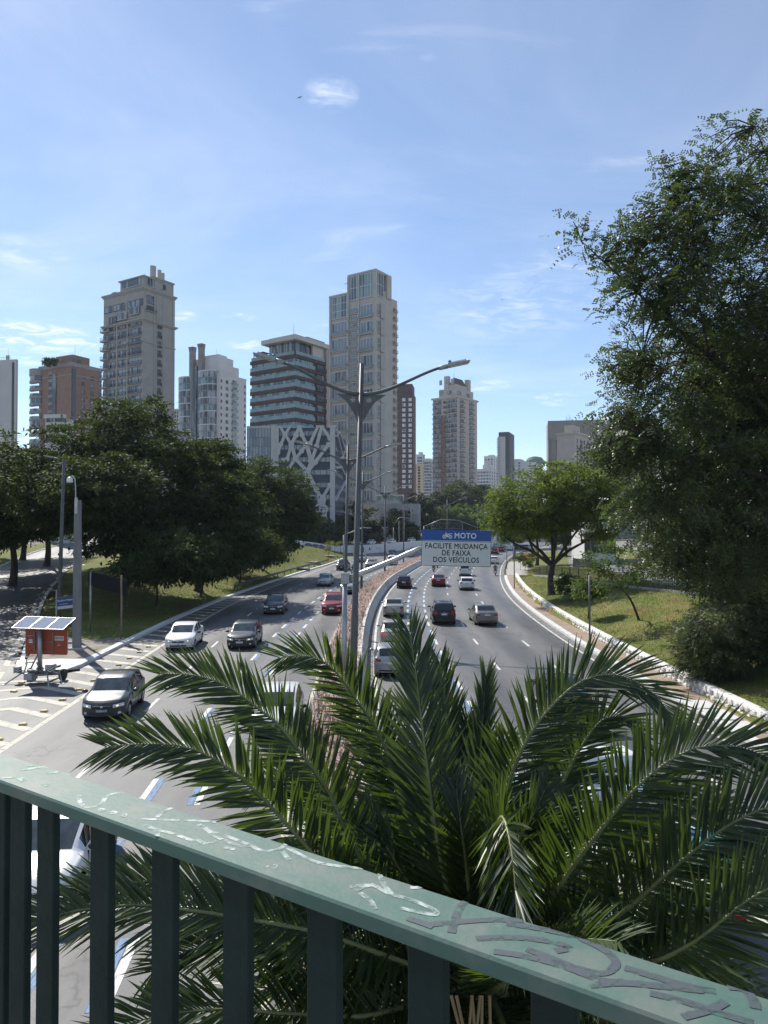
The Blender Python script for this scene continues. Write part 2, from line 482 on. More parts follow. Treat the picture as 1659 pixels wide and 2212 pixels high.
def asphalt(name, base, glare=0.42):
    m = bpy.data.materials.new(name)
    nt, b = nodes_of(m)
    tc = nt.nodes.new('ShaderNodeTexCoord')
    def noise(s, d=5, st=None):
        n = nt.nodes.new('ShaderNodeTexNoise'); n.inputs['Scale'].default_value = s; n.inputs['Detail'].default_value = d; n.inputs['Roughness'].default_value = 0.6
        src = tc.outputs['Object']
        if st:
            mp = nt.nodes.new('ShaderNodeMapping'); mp.inputs['Scale'].default_value = st; nt.links.new(src, mp.inputs[0]); src = mp.outputs[0]
        nt.links.new(src, n.inputs['Vector']); return n.outputs[0]
    def mr(v, a, b_, c, d):
        n = nt.nodes.new('ShaderNodeMapRange'); n.inputs['From Min'].default_value = a; n.inputs['From Max'].default_value = b_; n.inputs['To Min'].default_value = c; n.inputs['To Max'].default_value = d
        nt.links.new(v, n.inputs['Value']); return n.outputs[0]
    def mul(a, b_):
        n = nt.nodes.new('ShaderNodeMath'); n.operation = 'MULTIPLY'; nt.links.new(a, n.inputs[0]); nt.links.new(b_, n.inputs[1]); return n.outputs[0]
    k = mul(mr(noise(55, 3), 0.3, 0.7, 0.72, 1.28), mr(noise(0.5, 6, (2.2, 0.22, 1)), 0.3, 0.7, 0.80, 1.2))
    k = mul(k, mr(noise(0.12, 4), 0.35, 0.65, 0.9, 1.1))
    # repair patches and cracks
    vo = nt.nodes.new('ShaderNodeTexVoronoi'); vo.feature = 'DISTANCE_TO_EDGE'; vo.inputs['Scale'].default_value = .16
    dn = nt.nodes.new('ShaderNodeMix'); dn.data_type = 'VECTOR'; dn.inputs['Factor'].default_value = .10
    nn_ = nt.nodes.new('ShaderNodeTexNoise'); nn_.inputs['Scale'].default_value = 1.4; nn_.inputs['Detail'].default_value = 6; nt.links.new(tc.outputs['Object'], nn_.inputs['Vector'])
    ad = nt.nodes.new('ShaderNodeVectorMath'); ad.operation = 'MULTIPLY_ADD'; nt.links.new(nn_.outputs['Color'], ad.inputs[0]); ad.inputs[1].default_value = (2.2, 2.2, 0); nt.links.new(tc.outputs['Object'], ad.inputs[2])
    nt.links.new(ad.outputs[0], vo.inputs['Vector'])
    k = mul(k, mr(vo.outputs['Distance'], .0, .012, .55, 1.0))
    k = mul(k, mr(noise(.9, 2, (1, .3, 1)), .58, .62, 1.0, .80))
    # wheel tracks and wear running with the lanes, from the lane coordinate stored on the mesh
    at = nt.nodes.new('ShaderNodeAttribute'); at.attribute_name = 'lane'
    sx = nt.nodes.new('ShaderNodeSeparateXYZ'); nt.links.new(at.outputs['Vector'], sx.inputs[0])
    sn = nt.nodes.new('ShaderNodeMath'); sn.operation = 'SINE'
    ml_ = nt.nodes.new('ShaderNodeMath'); ml_.operation = 'MULTIPLY'; ml_.inputs[1].default_value = 2 * math.pi / 2.9
    nt.links.new(sx.outputs[0], ml_.inputs[0]); nt.links.new(ml_.outputs[0], sn.inputs[0])
    k = mul(k, mr(sn.outputs[0], -1, 1, 0.76, 1.10))
    col = nt.nodes.new('ShaderNodeVectorMath'); col.operation = 'SCALE'; col.inputs[0].default_value = base
    nt.links.new(k, col.inputs['Scale'])
    nt.links.new(col.outputs[0], b.inputs['Base Color'])
    nt.links.new(mr(sn.outputs[0], -1, 1, glare - 0.05, glare + 0.1), b.inputs['Roughness'])
    b.inputs['Specular IOR Level'].default_value = 0.42
    bp = nt.nodes.new('ShaderNodeBump'); bp.inputs['Strength'].default_value = 0.55; bp.inputs['Distance'].default_value = 0.012
    nt.links.new(noise(70, 3), bp.inputs['Height']); nt.links.new(bp.outputs[0], b.inputs['Normal'])
    return m
ASPH = asphalt('asphalt', (0.122, 0.121, 0.120), 0.52)
ASPH2 = asphalt('old_asphalt', (0.12, 0.117, 0.112), 0.55)
def strip(name, fl, fr, ys, zf, m, ncol=10, parent=None, lane0=None):
    ys = np.asarray(ys, float)
    L = fl(ys) if callable(fl) else np.full(len(ys), fl); R = fr(ys) if callable(fr) else np.full(len(ys), fr)
    t = np.linspace(0, 1, ncol + 1)
    X = L[:, None] * (1 - t) + R[:, None] * t
    Y = np.repeat(ys[:, None], ncol + 1, 1)
    Z = zf(X, Y) if callable(zf) else np.full(X.shape, zf)
    V = np.stack([X.ravel(), Y.ravel(), Z.ravel()], 1)
    n = ncol + 1
    ii = (np.arange(len(ys) - 1)[:, None] * n + np.arange(ncol)[None, :]).ravel()
    me = mesh_np(name, V, np.stack([ii, ii + 1, ii + n + 1, ii + n], 1), m, smooth=True)
    ref = ML(Y) if lane0 is None else lane0(Y)
    at = me.attributes.new('lane', 'FLOAT_VECTOR', 'POINT')
    at.data.foreach_set('vector', np.stack([(X - ref).ravel(), Y.ravel(), 0 * Y.ravel()], 1).astype(np.float32).ravel())
    return link(name, me, parent)
yroad = np.concatenate([np.arange(-60, 140, 2.0), np.arange(140, 430, 6.0)])
road = tag(strip('road', lambda y: np.where(y < 37.0, -20.5, KL(np.maximum(y, 34)) - 0.1), lambda y: RR(y) + 0.62, yroad, 0.0, ASPH, 16), kind='structure')
ys2 = np.concatenate([np.arange(-40, 120, 2.0), np.arange(120, 300, 6.0)])
side_street = tag(strip('side_street', SLf, SR, ys2, lambda X, Y: SZ(Y) + 0.004, ASPH2, 8, lane0=SR), kind='structure')
# service street beyond the fence on the right
serv_l = interp([(20, 27), (45, 24.5), (60, 23.4), (80, 24), (100, 26.5), (130, 33), (180, 47)])
service_street = tag(strip('service_street', serv_l, lambda y: serv_l(y) + 9.0, np.arange(20, 182, 3.0), lambda X, Y: hgt(X, Y) + 0.05, asphalt('pale_asphalt', (0.17, 0.165, 0.16), 0.6), 10, lane0=serv_l), kind='structure')

CURB = mat('white_kerb_paint', (0.60, 0.60, 0.585), 0.75, var=0.06, scale=3, bump=0.5, bscale=25, col2=(0.5, 0.48, 0.45), lo=0.58, hi=0.8)
CONC = mat('weathered_concrete', (0.36, 0.34, 0.31), 0.85, var=0.22, scale=2.5, bump=0.4, bscale=30)
CONC_L = mat('pale_concrete', (0.5, 0.49, 0.46), 0.8, var=0.16, scale=3, bump=0.3)
WPAINT = mat('road_paint_white', (0.60, 0.59, 0.56), 0.65, scale=9, col2=(0.24, 0.235, 0.23), lo=0.5, hi=0.75)
YPAINT = mat('road_paint_cream', (0.48, 0.445, 0.365), 0.7, scale=7, col2=(0.22, 0.21, 0.18), lo=0.5, hi=0.75)
YPAINT = patchy(YPAINT, 5.0, .60, .68); WPAINT = patchy(WPAINT, 6.0, .58, .66)
BPAINT = mat('road_paint_blue', (0.085, 0.19, 0.36), 0.65, scale=9, col2=(0.11, 0.14, 0.18), lo=0.48, hi=0.72)
patchy(BPAINT, 6.0, .52, .64)
def tang(f, y, e=0.5):
    d = Vector((float(f(y + e)) - float(f(y - e)), 2 * e, 0))
    return d.normalized()
# kerb stones, one by one along a line
_kb = MB(); _kb.box((-0.5, -0.5, -0.5), (0.5, 0.5, 0.5)); KERB_ME = _kb.mesh('kerb_stone', CURB); bevel_mesh(KERB_ME, 0.07, 2)
def kerb_line(name, pts, zf, w=0.34, h=0.17, step=1.25, max_d=118):
    root = tag(empty(name), kind='structure')
    P = [Vector(p) for p in pts]
    i = 0; acc = 0.0
    dist = [0.0]
    for a, b in zip(P, P[1:]): dist.append(dist[-1] + (b - a).length)
    def at(s):
        for k in range(len(P) - 1):
            if s <= dist[k + 1]:
                t = (s - dist[k]) / max(1e-6, dist[k + 1] - dist[k]); return P[k].lerp(P[k + 1], t)
        return P[-1]
    s = 0.0
    while s < dist[-1] - 0.3:
        st = step if at(s).length < max_d * 0.6 else step * 2.5
        a, b = at(s), at(min(s + st, dist[-1]))
        m = (a + b) / 2; d = b - a
        z = zf(m.x, m.y)
        link('kerb_stone', KERB_ME, root, (m.x, m.y, z + h / 2 - 0.04 + RNG.uniform(-.006, .006)), (0, 0, math.atan2(d.y, d.x) + RNG.uniform(-.006, .006)), (d.length - 0.035, w * RNG.uniform(.97, 1.04), h + 0.08))
        s += st
    return root
kerb_line('kerb_right', [(float(RR(y)) + 0.75, y, 0) for y in np.arange(12, 100, 1.0)], lambda x, y: 0.0, w=0.36, h=0.16)
kerb_line('kerb_left', [(-18.6, 37.2, 0), (-17.7, 35.2, 0), (-16.6, 34.2, 0), (-15.6, 34.3, 0)] + [(float(KL(y)) - 0.0, y, 0) for y in np.arange(35, 150, 1.0)], lambda x, y: 0.0, w=0.42, h=0.17)
kerb_line('kerb_side_street', [(-18.6, 37.2, 0)] + [(float(SR(y)) + 0.15, y, 0) for y in np.arange(46, 110, 2.0)], lambda x, y: float(SZ(y)), w=0.22, h=0.11, step=2.2)
kerb_line('kerb_side_street_far', [(float(SLf(y)) - 0.15, y, 0) for y in np.arange(60, 150, 2.0)], lambda x, y: float(SZ(y)), w=0.25, h=0.14, step=2.2)
# pavement at the nose of the island, white painted tip
nose = MB()
nose.prism([(-18.3, 37.2), (-17.5, 35.3), (-16.5, 34.5), (-15.6, 34.6), (-15.5, 37.4), (-16.8, 37.6)], -0.05, 0.145)
tag(nose.build('island_tip', CURB), kind='structure')
pav = MB(); pav.prism([(-18.35, 37.2), (-16.8, 37.6), (-15.45, 37.4), (-15.6, 44.5), (-20.8, 45.0), (-20.0, 41.5)], -0.05, 0.135)
tag(pav.build('island_pavement', mat('brown_concrete', (0.23, 0.20, 0.165), 0.9, var=0.25, scale=1.3, bump=0.5, bscale=12)), kind='structure')
# pavement on the right: worn reddish concrete
SIDEW = mat('reddish_pavement', (0.27, 0.185, 0.125), 0.9, scale=1.1, col2=(0.33, 0.27, 0.22), lo=0.4, hi=0.7, bump=0.5, bscale=15)
sidewalk = tag(strip('sidewalk', lambda y: RR(y) + 0.9, lambda y: RR(y) + 2.0, np.arange(8, 101, 1.5), 0.115, SIDEW, 3), kind='structure')
apron = tag(strip('entrance_apron', lambda y: RR(y) + 0.9, lambda y: RR(y) + 4.2 + (y - 100) * 0.06, np.arange(99.6, 136, 2.0), 0.125, CONC, 4), kind='structure')
for yy in np.arange(15, 100, 2.4):      # expansion joints of the pavement as slabs with gaps
    pass
# painted drain cover slabs by the kerb on the right
inl = MB()
for (y0, y1) in ((24.3, 25.6), (25.75, 27.2), (27.35, 28.6)):
    x0 = float(RR(y0)) + 0.55; inl.box((x0, y0, 0.02), (x0 + 1.05, y1, 0.185))
o = inl.build('drain_cover', CURB, bevel=0.02); tag(o, kind='structure')
hol = MB()
for (y0, y1) in ((24.6, 25.3), (26.1, 26.9)):
    x0 = float(RR(y0)) + 0.50; hol.box((x0, y0, 0.01), (x0 + 0.1, y1, 0.11))
tag(hol.build('drain_opening', mat('black_void', (0.01, 0.01, 0.01), 0.9)), kind='structure')
dh = MB(); dh.box((-0.75, -0.09, 0.0), (0.75, 0.09, 0.10))
tag(dh.build('drain_opening', MATS['black_void'], loc=(-15.38, 34.75, 0.005), rot=(0, 0, math.radians(40))), kind='structure')

# ---- painted markings, each stroke a sheet of its own on the road
UQ = {}
def unit_quad(m, name='lane_dash'):
    if m.name not in UQ:
        b = MB(); b.box((-0.5, -0.5, -0.5), (0.5, 0.5, 0.5)); UQ[m.name] = b.mesh(name, m)
    return UQ[m.name]
def dash(x, y, t, ln, w, m, z=0.004, parent=None, name='lane_dash'):
    return link(name, unit_quad(m), parent or road, (x, y, z), (0, 0, math.atan2(-t.x, t.y)), (w, ln, 0.004))
def dashes(f, y0, y1, period, ln, w, m, phase=0.0, off=0.0, name='lane_dash'):
    y = y0 + phase
    while y < y1:
        t = tang(f, y); x = float(f(y))
        n = Vector((t.y, -t.x, 0)) * off
        dash(x + n.x, y + n.y, t, ln, w, m, name=name)
        y += period * t.y
for k, (o, m) in enumerate(((0.09, WPAINT), (-0.09, BPAINT))):
    dashes(lambda y: ML(y) + 2.35, -8, 150, 3.9, 1.9, 0.16, m, 1.3, -o)
    dashes(lambda y: ML(y) + 3.6, -8, 150, 3.9, 1.9, 0.16, m, 1.3, o)
    dashes(lambda y: MR(y) - 2.42, -8, 150, 3.9, 1.9, 0.16, m, 0.2, o)
    dashes(lambda y: MR(y) - 3.72, -8, 150, 3.9, 1.9, 0.16, m, 0.2, -o)
dashes(lambda y: ML(y) + 6.1, -12, 190, 7.5, 2.0, 0.14, WPAINT, 3.6)
dashes(lambda y: ML(y) + 9.0, -12, 190, 7.5, 2.0, 0.14, WPAINT, 2.9)
dashes(lambda y: LL(y) + 3.3 - 0.012 * (y - 20), -12, 150, 7.2, 2.1, 0.14, WPAINT, 4.7)
def line(name, f, ys, w, m, z=0.005, zf=None):
    return strip(name, lambda y: f(y) - w / 2, lambda y: f(y) + w / 2, ys, (lambda X, Y: (zf(Y) if zf else 0 * Y) + z), m, 1, parent=road)
line('edge_line', lambda y: ML(y), np.arange(-20, 260, 2.0), 0.15, WPAINT)
line('edge_line', lambda y: RR(y), np.arange(-20, 220, 2.0), 0.15, WPAINT)
line('edge_line', lambda y: MR(y), np.arange(-20, 260, 2.0), 0.15, YPAINT)
line('edge_line', lambda y: LL(y), np.arange(6, 150, 2.0), 0.22, YPAINT)
gl = interp([(22, -13.6), (34.8, -18.35), (42, -21.35), (50, -24.65), (58, -28.0)])
line('edge_line', gl, np.arange(28, 59, 2.0), 0.3, YPAINT, z=0.009, zf=SZ)
# hatching of the gore
def stroke(ax, ay, bx, by, w, m):
    d = Vector((bx - ax, by - ay, 0)); t = d.normalized()
    dash((ax + bx) / 2, (ay + by) / 2, t, d.length, w, m, z=0.0045, name='hatch_stroke')
y = 36.2
while y < 122:
    xl = float(KL(y)) + 0.32; xr = float(LL(y - 0.9)) - 0.14
    if xr - xl > 0.35:
        k = (xr - xl) / 2.0
        stroke(xl, y, xr, y - 1.0 * k, 0.42, YPAINT)
    y += 1.75 if y < 70 else 2.0
y = 35.4
while y > 14:
    xa = -14.5 + (y - 29.2) * -0.16; xr = float(LL(y - 1.2)) - 0.14
    stroke(xa - 0.03, y, xr, y - 0.62 * (xr - xa), 0.42, YPAINT)
    xl = float(gl(y - 0.9)) + 0.2 if y > 27 else xa - 1.6
    if y < 33.6 and xa - xl > 0.4: stroke(xl, y - 0.5 * (xa - xl), xa + 0.03, y, 0.42, YPAINT)
    y -= 1.85
for y in (37.0, 38.9, 40.8, 42.7, 44.6):
    xa = float(gl(y)) + 0.25; xb = xa + 1.7 - (y - 36) * 0.10
    stroke(xa, y - 0.6, xb, y + 0.35, 0.38, YPAINT)
# zebra strokes at the far end of the side street
for (u, v, u2, v2) in ((172, 1214, 195, 1221), (192, 1205, 233, 1214), (225, 1198, 262, 1204), (258, 1188, 282, 1195)):
    a = gt(u, v); b = gt(u2, v2)
    q = dash((a.x + b.x) / 2, (a.y + b.y) / 2, (b - a).normalized(), (b - a).length, 0.9, WPAINT, z=float(SZ((a.y + b.y) / 2)) + 0.012, parent=side_street, name='hatch_stroke')
# yellow road studs along the gore, small white reflectors between lanes
stud = MB(); stud.prism_xz([(-0.16, 0), (0.16, 0), (0.10, 0.07), (-0.10, 0.07)], -0.07, 0.07)
STUD_ME = stud.mesh('road_stud', mat('stud_yellow', (0.55, 0.42, 0.16), 0.6))
y = 20.3
while y < 60:
    x = float(LL(y)) - 0.62
    o = link('road_stud', STUD_ME, None, (x, y, 0.002), (0, 0, 0.25))
    tag(o, 'low yellow block stud on the hatched gore by the cream edge line', 'road stud', 'yellow studs along the gore hatching')
    y += 1.8
for i in range(5):
    p = gp([60, 47, 30, 66, 75][i], [1464, 1476, 1495, 1436, 1411][i])
    o = link('road_stud', STUD_ME, None, p, (0, 0, -0.3))
    tag(o, 'yellow block stud beside the side street hatching left of the solar trailer', 'road stud', 'yellow studs beside the side street')
rfl = MB(); rfl.prism_xz([(-0.06, 0), (0.06, 0), (0.04, 0.025), (-0.04, 0.025)], -0.05, 0.05)
REFL_ME = rfl.mesh('lane_reflector', mat('reflector_white', (0.75, 0.75, 0.72), 0.4))
for f, ph in ((lambda y: LL(y) + 3.3 - 0.012 * (y - 20), 8.4), (lambda y: ML(y) + 6.1, 7.3), (lambda y: ML(y) + 9.0, 6.6), (lambda y: MR(y) - 3.72, 2.2), (lambda y: MR(y) - 2.42, 2.2)):
    y = ph
    while y < 70:
        link('lane_reflector', REFL_ME, road, (float(f(y)), y, 0.003))
        y += 7.5

# ------------------------------------------------------------------ median, walls, fences
def sweep(name, line_pts, prof, m, parent=None, smooth=False, closed_prof=True):
    """extrude a profile (offset to the right, height) along a ground line"""
    P = [Vector(p) for p in line_pts]; n = len(prof); V = []
    for i, p in enumerate(P):
        t = (P[min(i+1, len(P)-1)] - P[max(i-1, 0)]); t.z = 0; t.normalize()
        r = Vector((t.y, -t.x, 0))
        for (o, z) in prof: V.append(tuple(p + r * o + Vector((0, 0, z))))
    Fq = []
    for i in range(len(P) - 1):
        for k in range(n if closed_prof else n - 1):
            Fq.append((i*n + k, i*n + (k+1) % n, (i+1)*n + (k+1) % n, (i+1)*n + k))
    me = bpy.data.meshes.new(name)
    fs = list(Fq)
    if closed_prof: fs += [tuple(range(n))[::-1], tuple((len(P)-1)*n + k for k in range(n))]
    me.from_pydata(V, [], fs); me.materials.append(m)
    if smooth: me.polygons.foreach_set('use_smooth', [True] * len(me.polygons))
    me.update()
    return link(name, me, parent)
ymed = np.concatenate([np.arange(2, 130, 2.0), np.arange(130, 300, 5.0)])
BARR = mat('whitewashed_concrete', (0.56, 0.55, 0.52), 0.85, scale=1.6, col2=(0.26, 0.24, 0.22), lo=0.52, hi=0.85, bump=0.4, bscale=14)
o = sweep('median_barrier', [(float(ML(y)) - 0.75, y, 0) for y in ymed], [(-0.11, 0), (-0.11, 0.80), (0.09, 0.80), (0.10, 0.62), (0.14, 0.34), (0.34, 0.10), (0.36, 0)], BARR)
tag(o, 'long whitewashed concrete barrier curving along the planted median', 'barrier')
CONC_G = mat('gutter_concrete', (0.17, 0.165, 0.155), 0.9, var=0.3, scale=1.6, bump=0.4, bscale=20)
tag(strip('gutter', lambda y: ML(y) - 0.42, lambda y: ML(y) - 0.12, ymed, 0.004, CONC_G, 1), kind='structure')
tag(strip('gutter', lambda y: RR(y) + 0.14, lambda y: RR(y) + 0.6, np.arange(10, 130, 2.0), 0.006, CONC_G, 1), kind='structure')
kerb_line('kerb_median', [(float(MR(y)) + 0.42, y, 0) for y in np.arange(4, 110, 2.0)], lambda x, y: 0.0, w=0.2, h=0.16, step=2.0, max_d=80)
SOIL = mat('dry_soil', (0.16, 0.115, 0.08), 0.95, var=0.35, scale=2, bump=0.8, bscale=10)
tag(strip('planting_bed', lambda y: MR(y) + 0.5, lambda y: ML(y) - 0.84, ymed, 0.16, SOIL, 3), kind='structure')

# low white rubble wall at the foot of the lawn
WHITE_ST = mat('whitewashed_stone', (0.62, 0.60, 0.565), 0.9, scale=2.5, col2=(0.42, 0.33, 0.25), lo=0.56, hi=0.78, bump=0.8, bscale=9, obj_var=0.08)
rw = empty('rubble_wall')
tag(rw, 'low whitewashed rubble wall between reddish pavement and sloping lawn', 'wall')
ywall = np.arange(20, 98, 1.0)
sweep('wall_core', [(float(RR(y)) + 2.15, y, 0.0) for y in ywall], [(-0.14, 0), (-0.12, 0.50), (-0.02, 0.57), (0.22, 0.56), (0.3, 0.3), (0.3, 0)], WHITE_ST, rw)
STONES = []
for k in range(6):
    bm = bmesh.new(); bmesh.ops.create_icosphere(bm, subdivisions=1, radius=0.5)
    r = random.Random(k)
    for v in bm.verts:
        v.co = Vector((v.co.x * r.uniform(.8, 1.15), v.co.y * r.uniform(.8, 1.1), v.co.z * r.uniform(.8, 1.15)))
        v.co = Vector([math.copysign(abs(c * 2) ** 0.75 / 2, c) for c in v.co])
    me = bpy.data.meshes.new('stone'); bm.to_mesh(me); bm.free(); me.materials.append(WHITE_ST); STONES.append(me)
cnt = 0; y = 24.0
while y < 88 and cnt < 300:
    t = tang(RR, y); s = RNG.uniform(0.30, 0.46) * (1 + 0.012 * (y - 24))
    for row in range(2):
        x = float(RR(y)) + 2.15 - 0.135
        link('stone', STONES[RNG.randrange(6)], rw, (x + RNG.uniform(-.03, .03), y + RNG.uniform(-.05, .05) + row * s * .5, 0.17 + row * 0.24 + RNG.uniform(-.03, .03)),
             (RNG.uniform(-.2, .2), RNG.uniform(-.2, .2), math.atan2(-t.x, t.y) + RNG.uniform(-.1, .1)), (0.16, s * 1.02, RNG.uniform(.22, .30)))
        cnt += 1
    if cnt % 2 == 0:
        link('stone', STONES[RNG.randrange(6)], rw, (float(RR(y)) + 2.15 + RNG.uniform(.0, .08), y, 0.54 + RNG.uniform(-.02, .03)), (0, 0, RNG.uniform(-.3, .3)), (0.34, s * 1.0, 0.14)); cnt += 1
    y += s

# tall white retaining wall of the upper road on the far left
def bent(pts, n=6):
    out = []
    P = [Vector(p) for p in pts]
    for i in range(len(P) - 1):
        p0 = P[max(i-1, 0)]; p1 = P[i]; p2 = P[i+1]; p3 = P[min(i+2, len(P)-1)]
        for k in range(n):
            t = k / n
            out.append(0.5 * ((2*p1) + (-p0 + p2) * t + (2*p0 - 5*p1 + 4*p2 - p3) * t*t + (-p0 + 3*p1 - 3*p2 + p3) * t**3))
    out.append(P[-1]); return out
WALLP = mat('white_wall_paint', (0.70, 0.69, 0.68), 0.8, scale=0.6, col2=(0.50, 0.49, 0.47), lo=0.52, hi=0.75)
wl = [(-27, 150, 3.2), (-19, 158, 2.3), (-12, 166, 1.0), (-6.5, 173.5, 0.2), (-3.2, 178, 0), (5, 199, 0), (13, 222, 0), (34, 272, 0), (70, 345, 0)]
wl = bent(wl, 6)
gw = empty('graffiti_wall'); tag(gw, 'long white retaining wall with purple and red graffiti below the upper road', 'wall')
P = wl; V = []; Fq = []
for i, p in enumerate(P):
    t = (P[min(i+1, len(P)-1)] - P[max(i-1, 0)]).normalized(); r = Vector((t.y, -t.x, 0))
    top = max(2.15, p.z + 1.35)
    for (o_, z) in ((0.0, p.z - 0.6), (0.0, top), (-0.35, top), (-0.35, p.z - 0.6)): V.append(tuple(p + r * o_ + Vector((0, 0, z - p.z))))
    if i: Fq += [((i-1)*4 + k, (i-1)*4 + (k+1) % 4, i*4 + (k+1) % 4, i*4 + k) for k in range(4)]
me = bpy.data.meshes.new('wall_body'); me.from_pydata(V, [], Fq); me.materials.append(WALLP); me.update()
link('wall_body', me, gw)
upper_l = [(p.x, p.y) for p in wl]
# carriageway of the upper road behind the wall
uv_ = []; uf = []
for i, p in enumerate(wl):
    t = (wl[min(i+1, len(wl)-1)] - wl[max(i-1, 0)]).normalized(); r = Vector((t.y, -t.x, 0))
    for o_ in (-0.36, -9.5): uv_.append(tuple(Vector((p.x, p.y, max(1.55, p.z + 0.75))) + r * o_))
    if i: uf.append((2*i-2, 2*i, 2*i+1, 2*i-1))
me = bpy.data.meshes.new('upper_road'); me.from_pydata(uv_, [], uf); me.materials.append(ASPH2); me.update()
tag(link('upper_road', me), kind='structure')
def graffiti(parent, pts, r, m, n, off=Vector((0, 0, 0))):
    """sprayed letter shape: outline of a blob"""
    b = MB()
    b.add([tuple(Vector(p) + off) for p in pts], [tuple(range(len(pts)))])
    return b.build('graffiti_letter', m, parent)
PUR = mat('spray_purple', (0.16, 0.11, 0.22), 0.7); RED = mat('spray_red', (0.42, 0.05, 0.06), 0.7); BLK = mat('spray_black', (0.03, 0.03, 0.035), 0.7)
def on_wall(s, z):      # point on the road side face of the graffiti wall, s = distance along it in points
    i = int(s); f = s - i; a = wl[min(i, len(wl)-1)]; b = wl[min(i+1, len(wl)-1)]
    p = a.lerp(b, f); t = (b - a).normalized(); r = Vector((t.y, -t.x, 0))
    return Vector((p.x, p.y, 0)) + r * 0.012 + Vector((0, 0, p.z + z))
def blob(s0, s1, z0, z1, m, seed):
    r = random.Random(seed); pts = []
    for k in range(14):
        a = 2 * math.pi * k / 14; q = r.uniform(.72, 1.08)
        pts.append(on_wall((s0 + s1) / 2 + math.cos(a) * (s1 - s0) / 2 * q, (z0 + z1) / 2 + math.sin(a) * (z1 - z0) / 2 * q))
    graffiti(gw, pts, 0, m, 0)
for k in range(4): blob(7.2 + k * 1.15, 8.5 + k * 1.15, 0.15, 1.15, PUR, k)
blob(19.6, 20.6, 0.2, 1.9, RED, 9); blob(20.4, 21.5, 0.15, 1.8, RED, 10)
for k in range(4): blob(17.2 + k * .5, 17.35 + k * .5, 0.3, 1.6, BLK, 20 + k)
blob(23.3, 23.8, 0.7, 1.5, BLK, 31); blob(23.9, 24.1, 0.7, 1.5, RED, 32); blob(25.2, 25.3, 1.0, 1.4, BLK, 33)

STEEL = mat('galvanised_steel', (0.36, 0.37, 0.38), 0.45, 0.75, var=0.15, scale=3, bump=0.05)
STEEL_D = mat('dull_steel', (0.16, 0.165, 0.17), 0.5, 0.6, var=0.2, scale=2)
STEEL_P = mat('painted_grey_post', (0.10, 0.104, 0.108), 0.55, 0.15, var=0.18, scale=1.5)
# guard rail
gr = empty('guard_rail'); tag(gr, 'dark steel guard rail beside the white kerb below the lit lawn', 'guard rail')
gpts = [(float(KL(y)) - 0.75, y, 0.1) for y in np.arange(76, 136, 2.0)]
GUARD = mat('weathered_guard_steel', (0.12, 0.115, 0.11), 0.55, 0.6, var=0.3, scale=1.5)
sweep('beam', gpts, [(0.0, 0.42), (0.06, 0.48), (0.0, 0.55), (0.06, 0.63), (0.0, 0.70), (-0.03, 0.70), (-0.03, 0.42)], GUARD, gr)
pm_ = MB(); pm_.box((-0.05, -0.07, -0.3), (0.05, 0.07, 0.66)); PM = pm_.mesh('post', GUARD)
for k, p in enumerate(gpts):
    if k % 2 == 0: link('post', PM, gr, (p[0] - 0.1, p[1], p[2]))

# railing fence on the right-hand terrace
FENCE = mat('dark_fence_paint', (0.018, 0.02, 0.022), 0.5, var=0.2)
fl = [(18.6, 90), (19.2, 80), (19.6, 70), (20.2, 60), (21.4, 54), (23.2, 50), (26, 46), (30, 42)]
flz = [Vector((x, y, float(hgt(x, y)))) for x, y in fl]
fpath = bent([tuple(p) for p in flz], 8)
fe = empty('terrace_fence'); tag(fe, 'black railing fence on the low wall along the right-hand terrace', 'fence')
sweep('plinth', fpath, [(-0.1, -0.3), (-0.1, 0.18), (0.1, 0.18), (0.1, -0.3)], CONC, fe)
sweep('top_bar', fpath, [(-0.02, 1.14), (-0.02, 1.19), (0.02, 1.19), (0.02, 1.14)], FENCE, fe)
sweep('bottom_bar', fpath, [(-0.02, 0.26), (-0.02, 0.30), (0.02, 0.30), (0.02, 0.26)], FENCE, fe)
bb = MB(); bb.box((-0.014, -0.014, 0.16), (0.014, 0.014, 1.16)); BARM = bb.mesh('bar', FENCE)
bb = MB(); bb.box((-0.035, -0.035, 0.1), (0.035, 0.035, 1.24)); POSTM = bb.mesh('post', FENCE)
acc = 0.0; nb = 0
for a, b in zip(fpath, fpath[1:]):
    L = (b - a).length; n = max(1, int(L / 0.2))
    for k in range(n):
        p = a.lerp(b, k / n); nb += 1
        if nb < 290: link('post' if nb % 14 == 0 else 'bar', POSTM if nb % 14 == 0 else BARM, fe, p, (0, 0, math.atan2((b-a).y, (b-a).x)))
# black solid panel at the far end of the fence
b = MB(); b.box((-2.6, -0.05, 0), (2.6, 0.05, 1.15))
p = gt(1262, 1226)
o = b.build('solid_screen', FENCE, loc=(p.x, p.y, p.z - .1), rot=(0, 0, math.radians(-75)), bevel=0.02); tag(o, 'black solid screen panel standing at the far end of the terrace railing', 'screen')

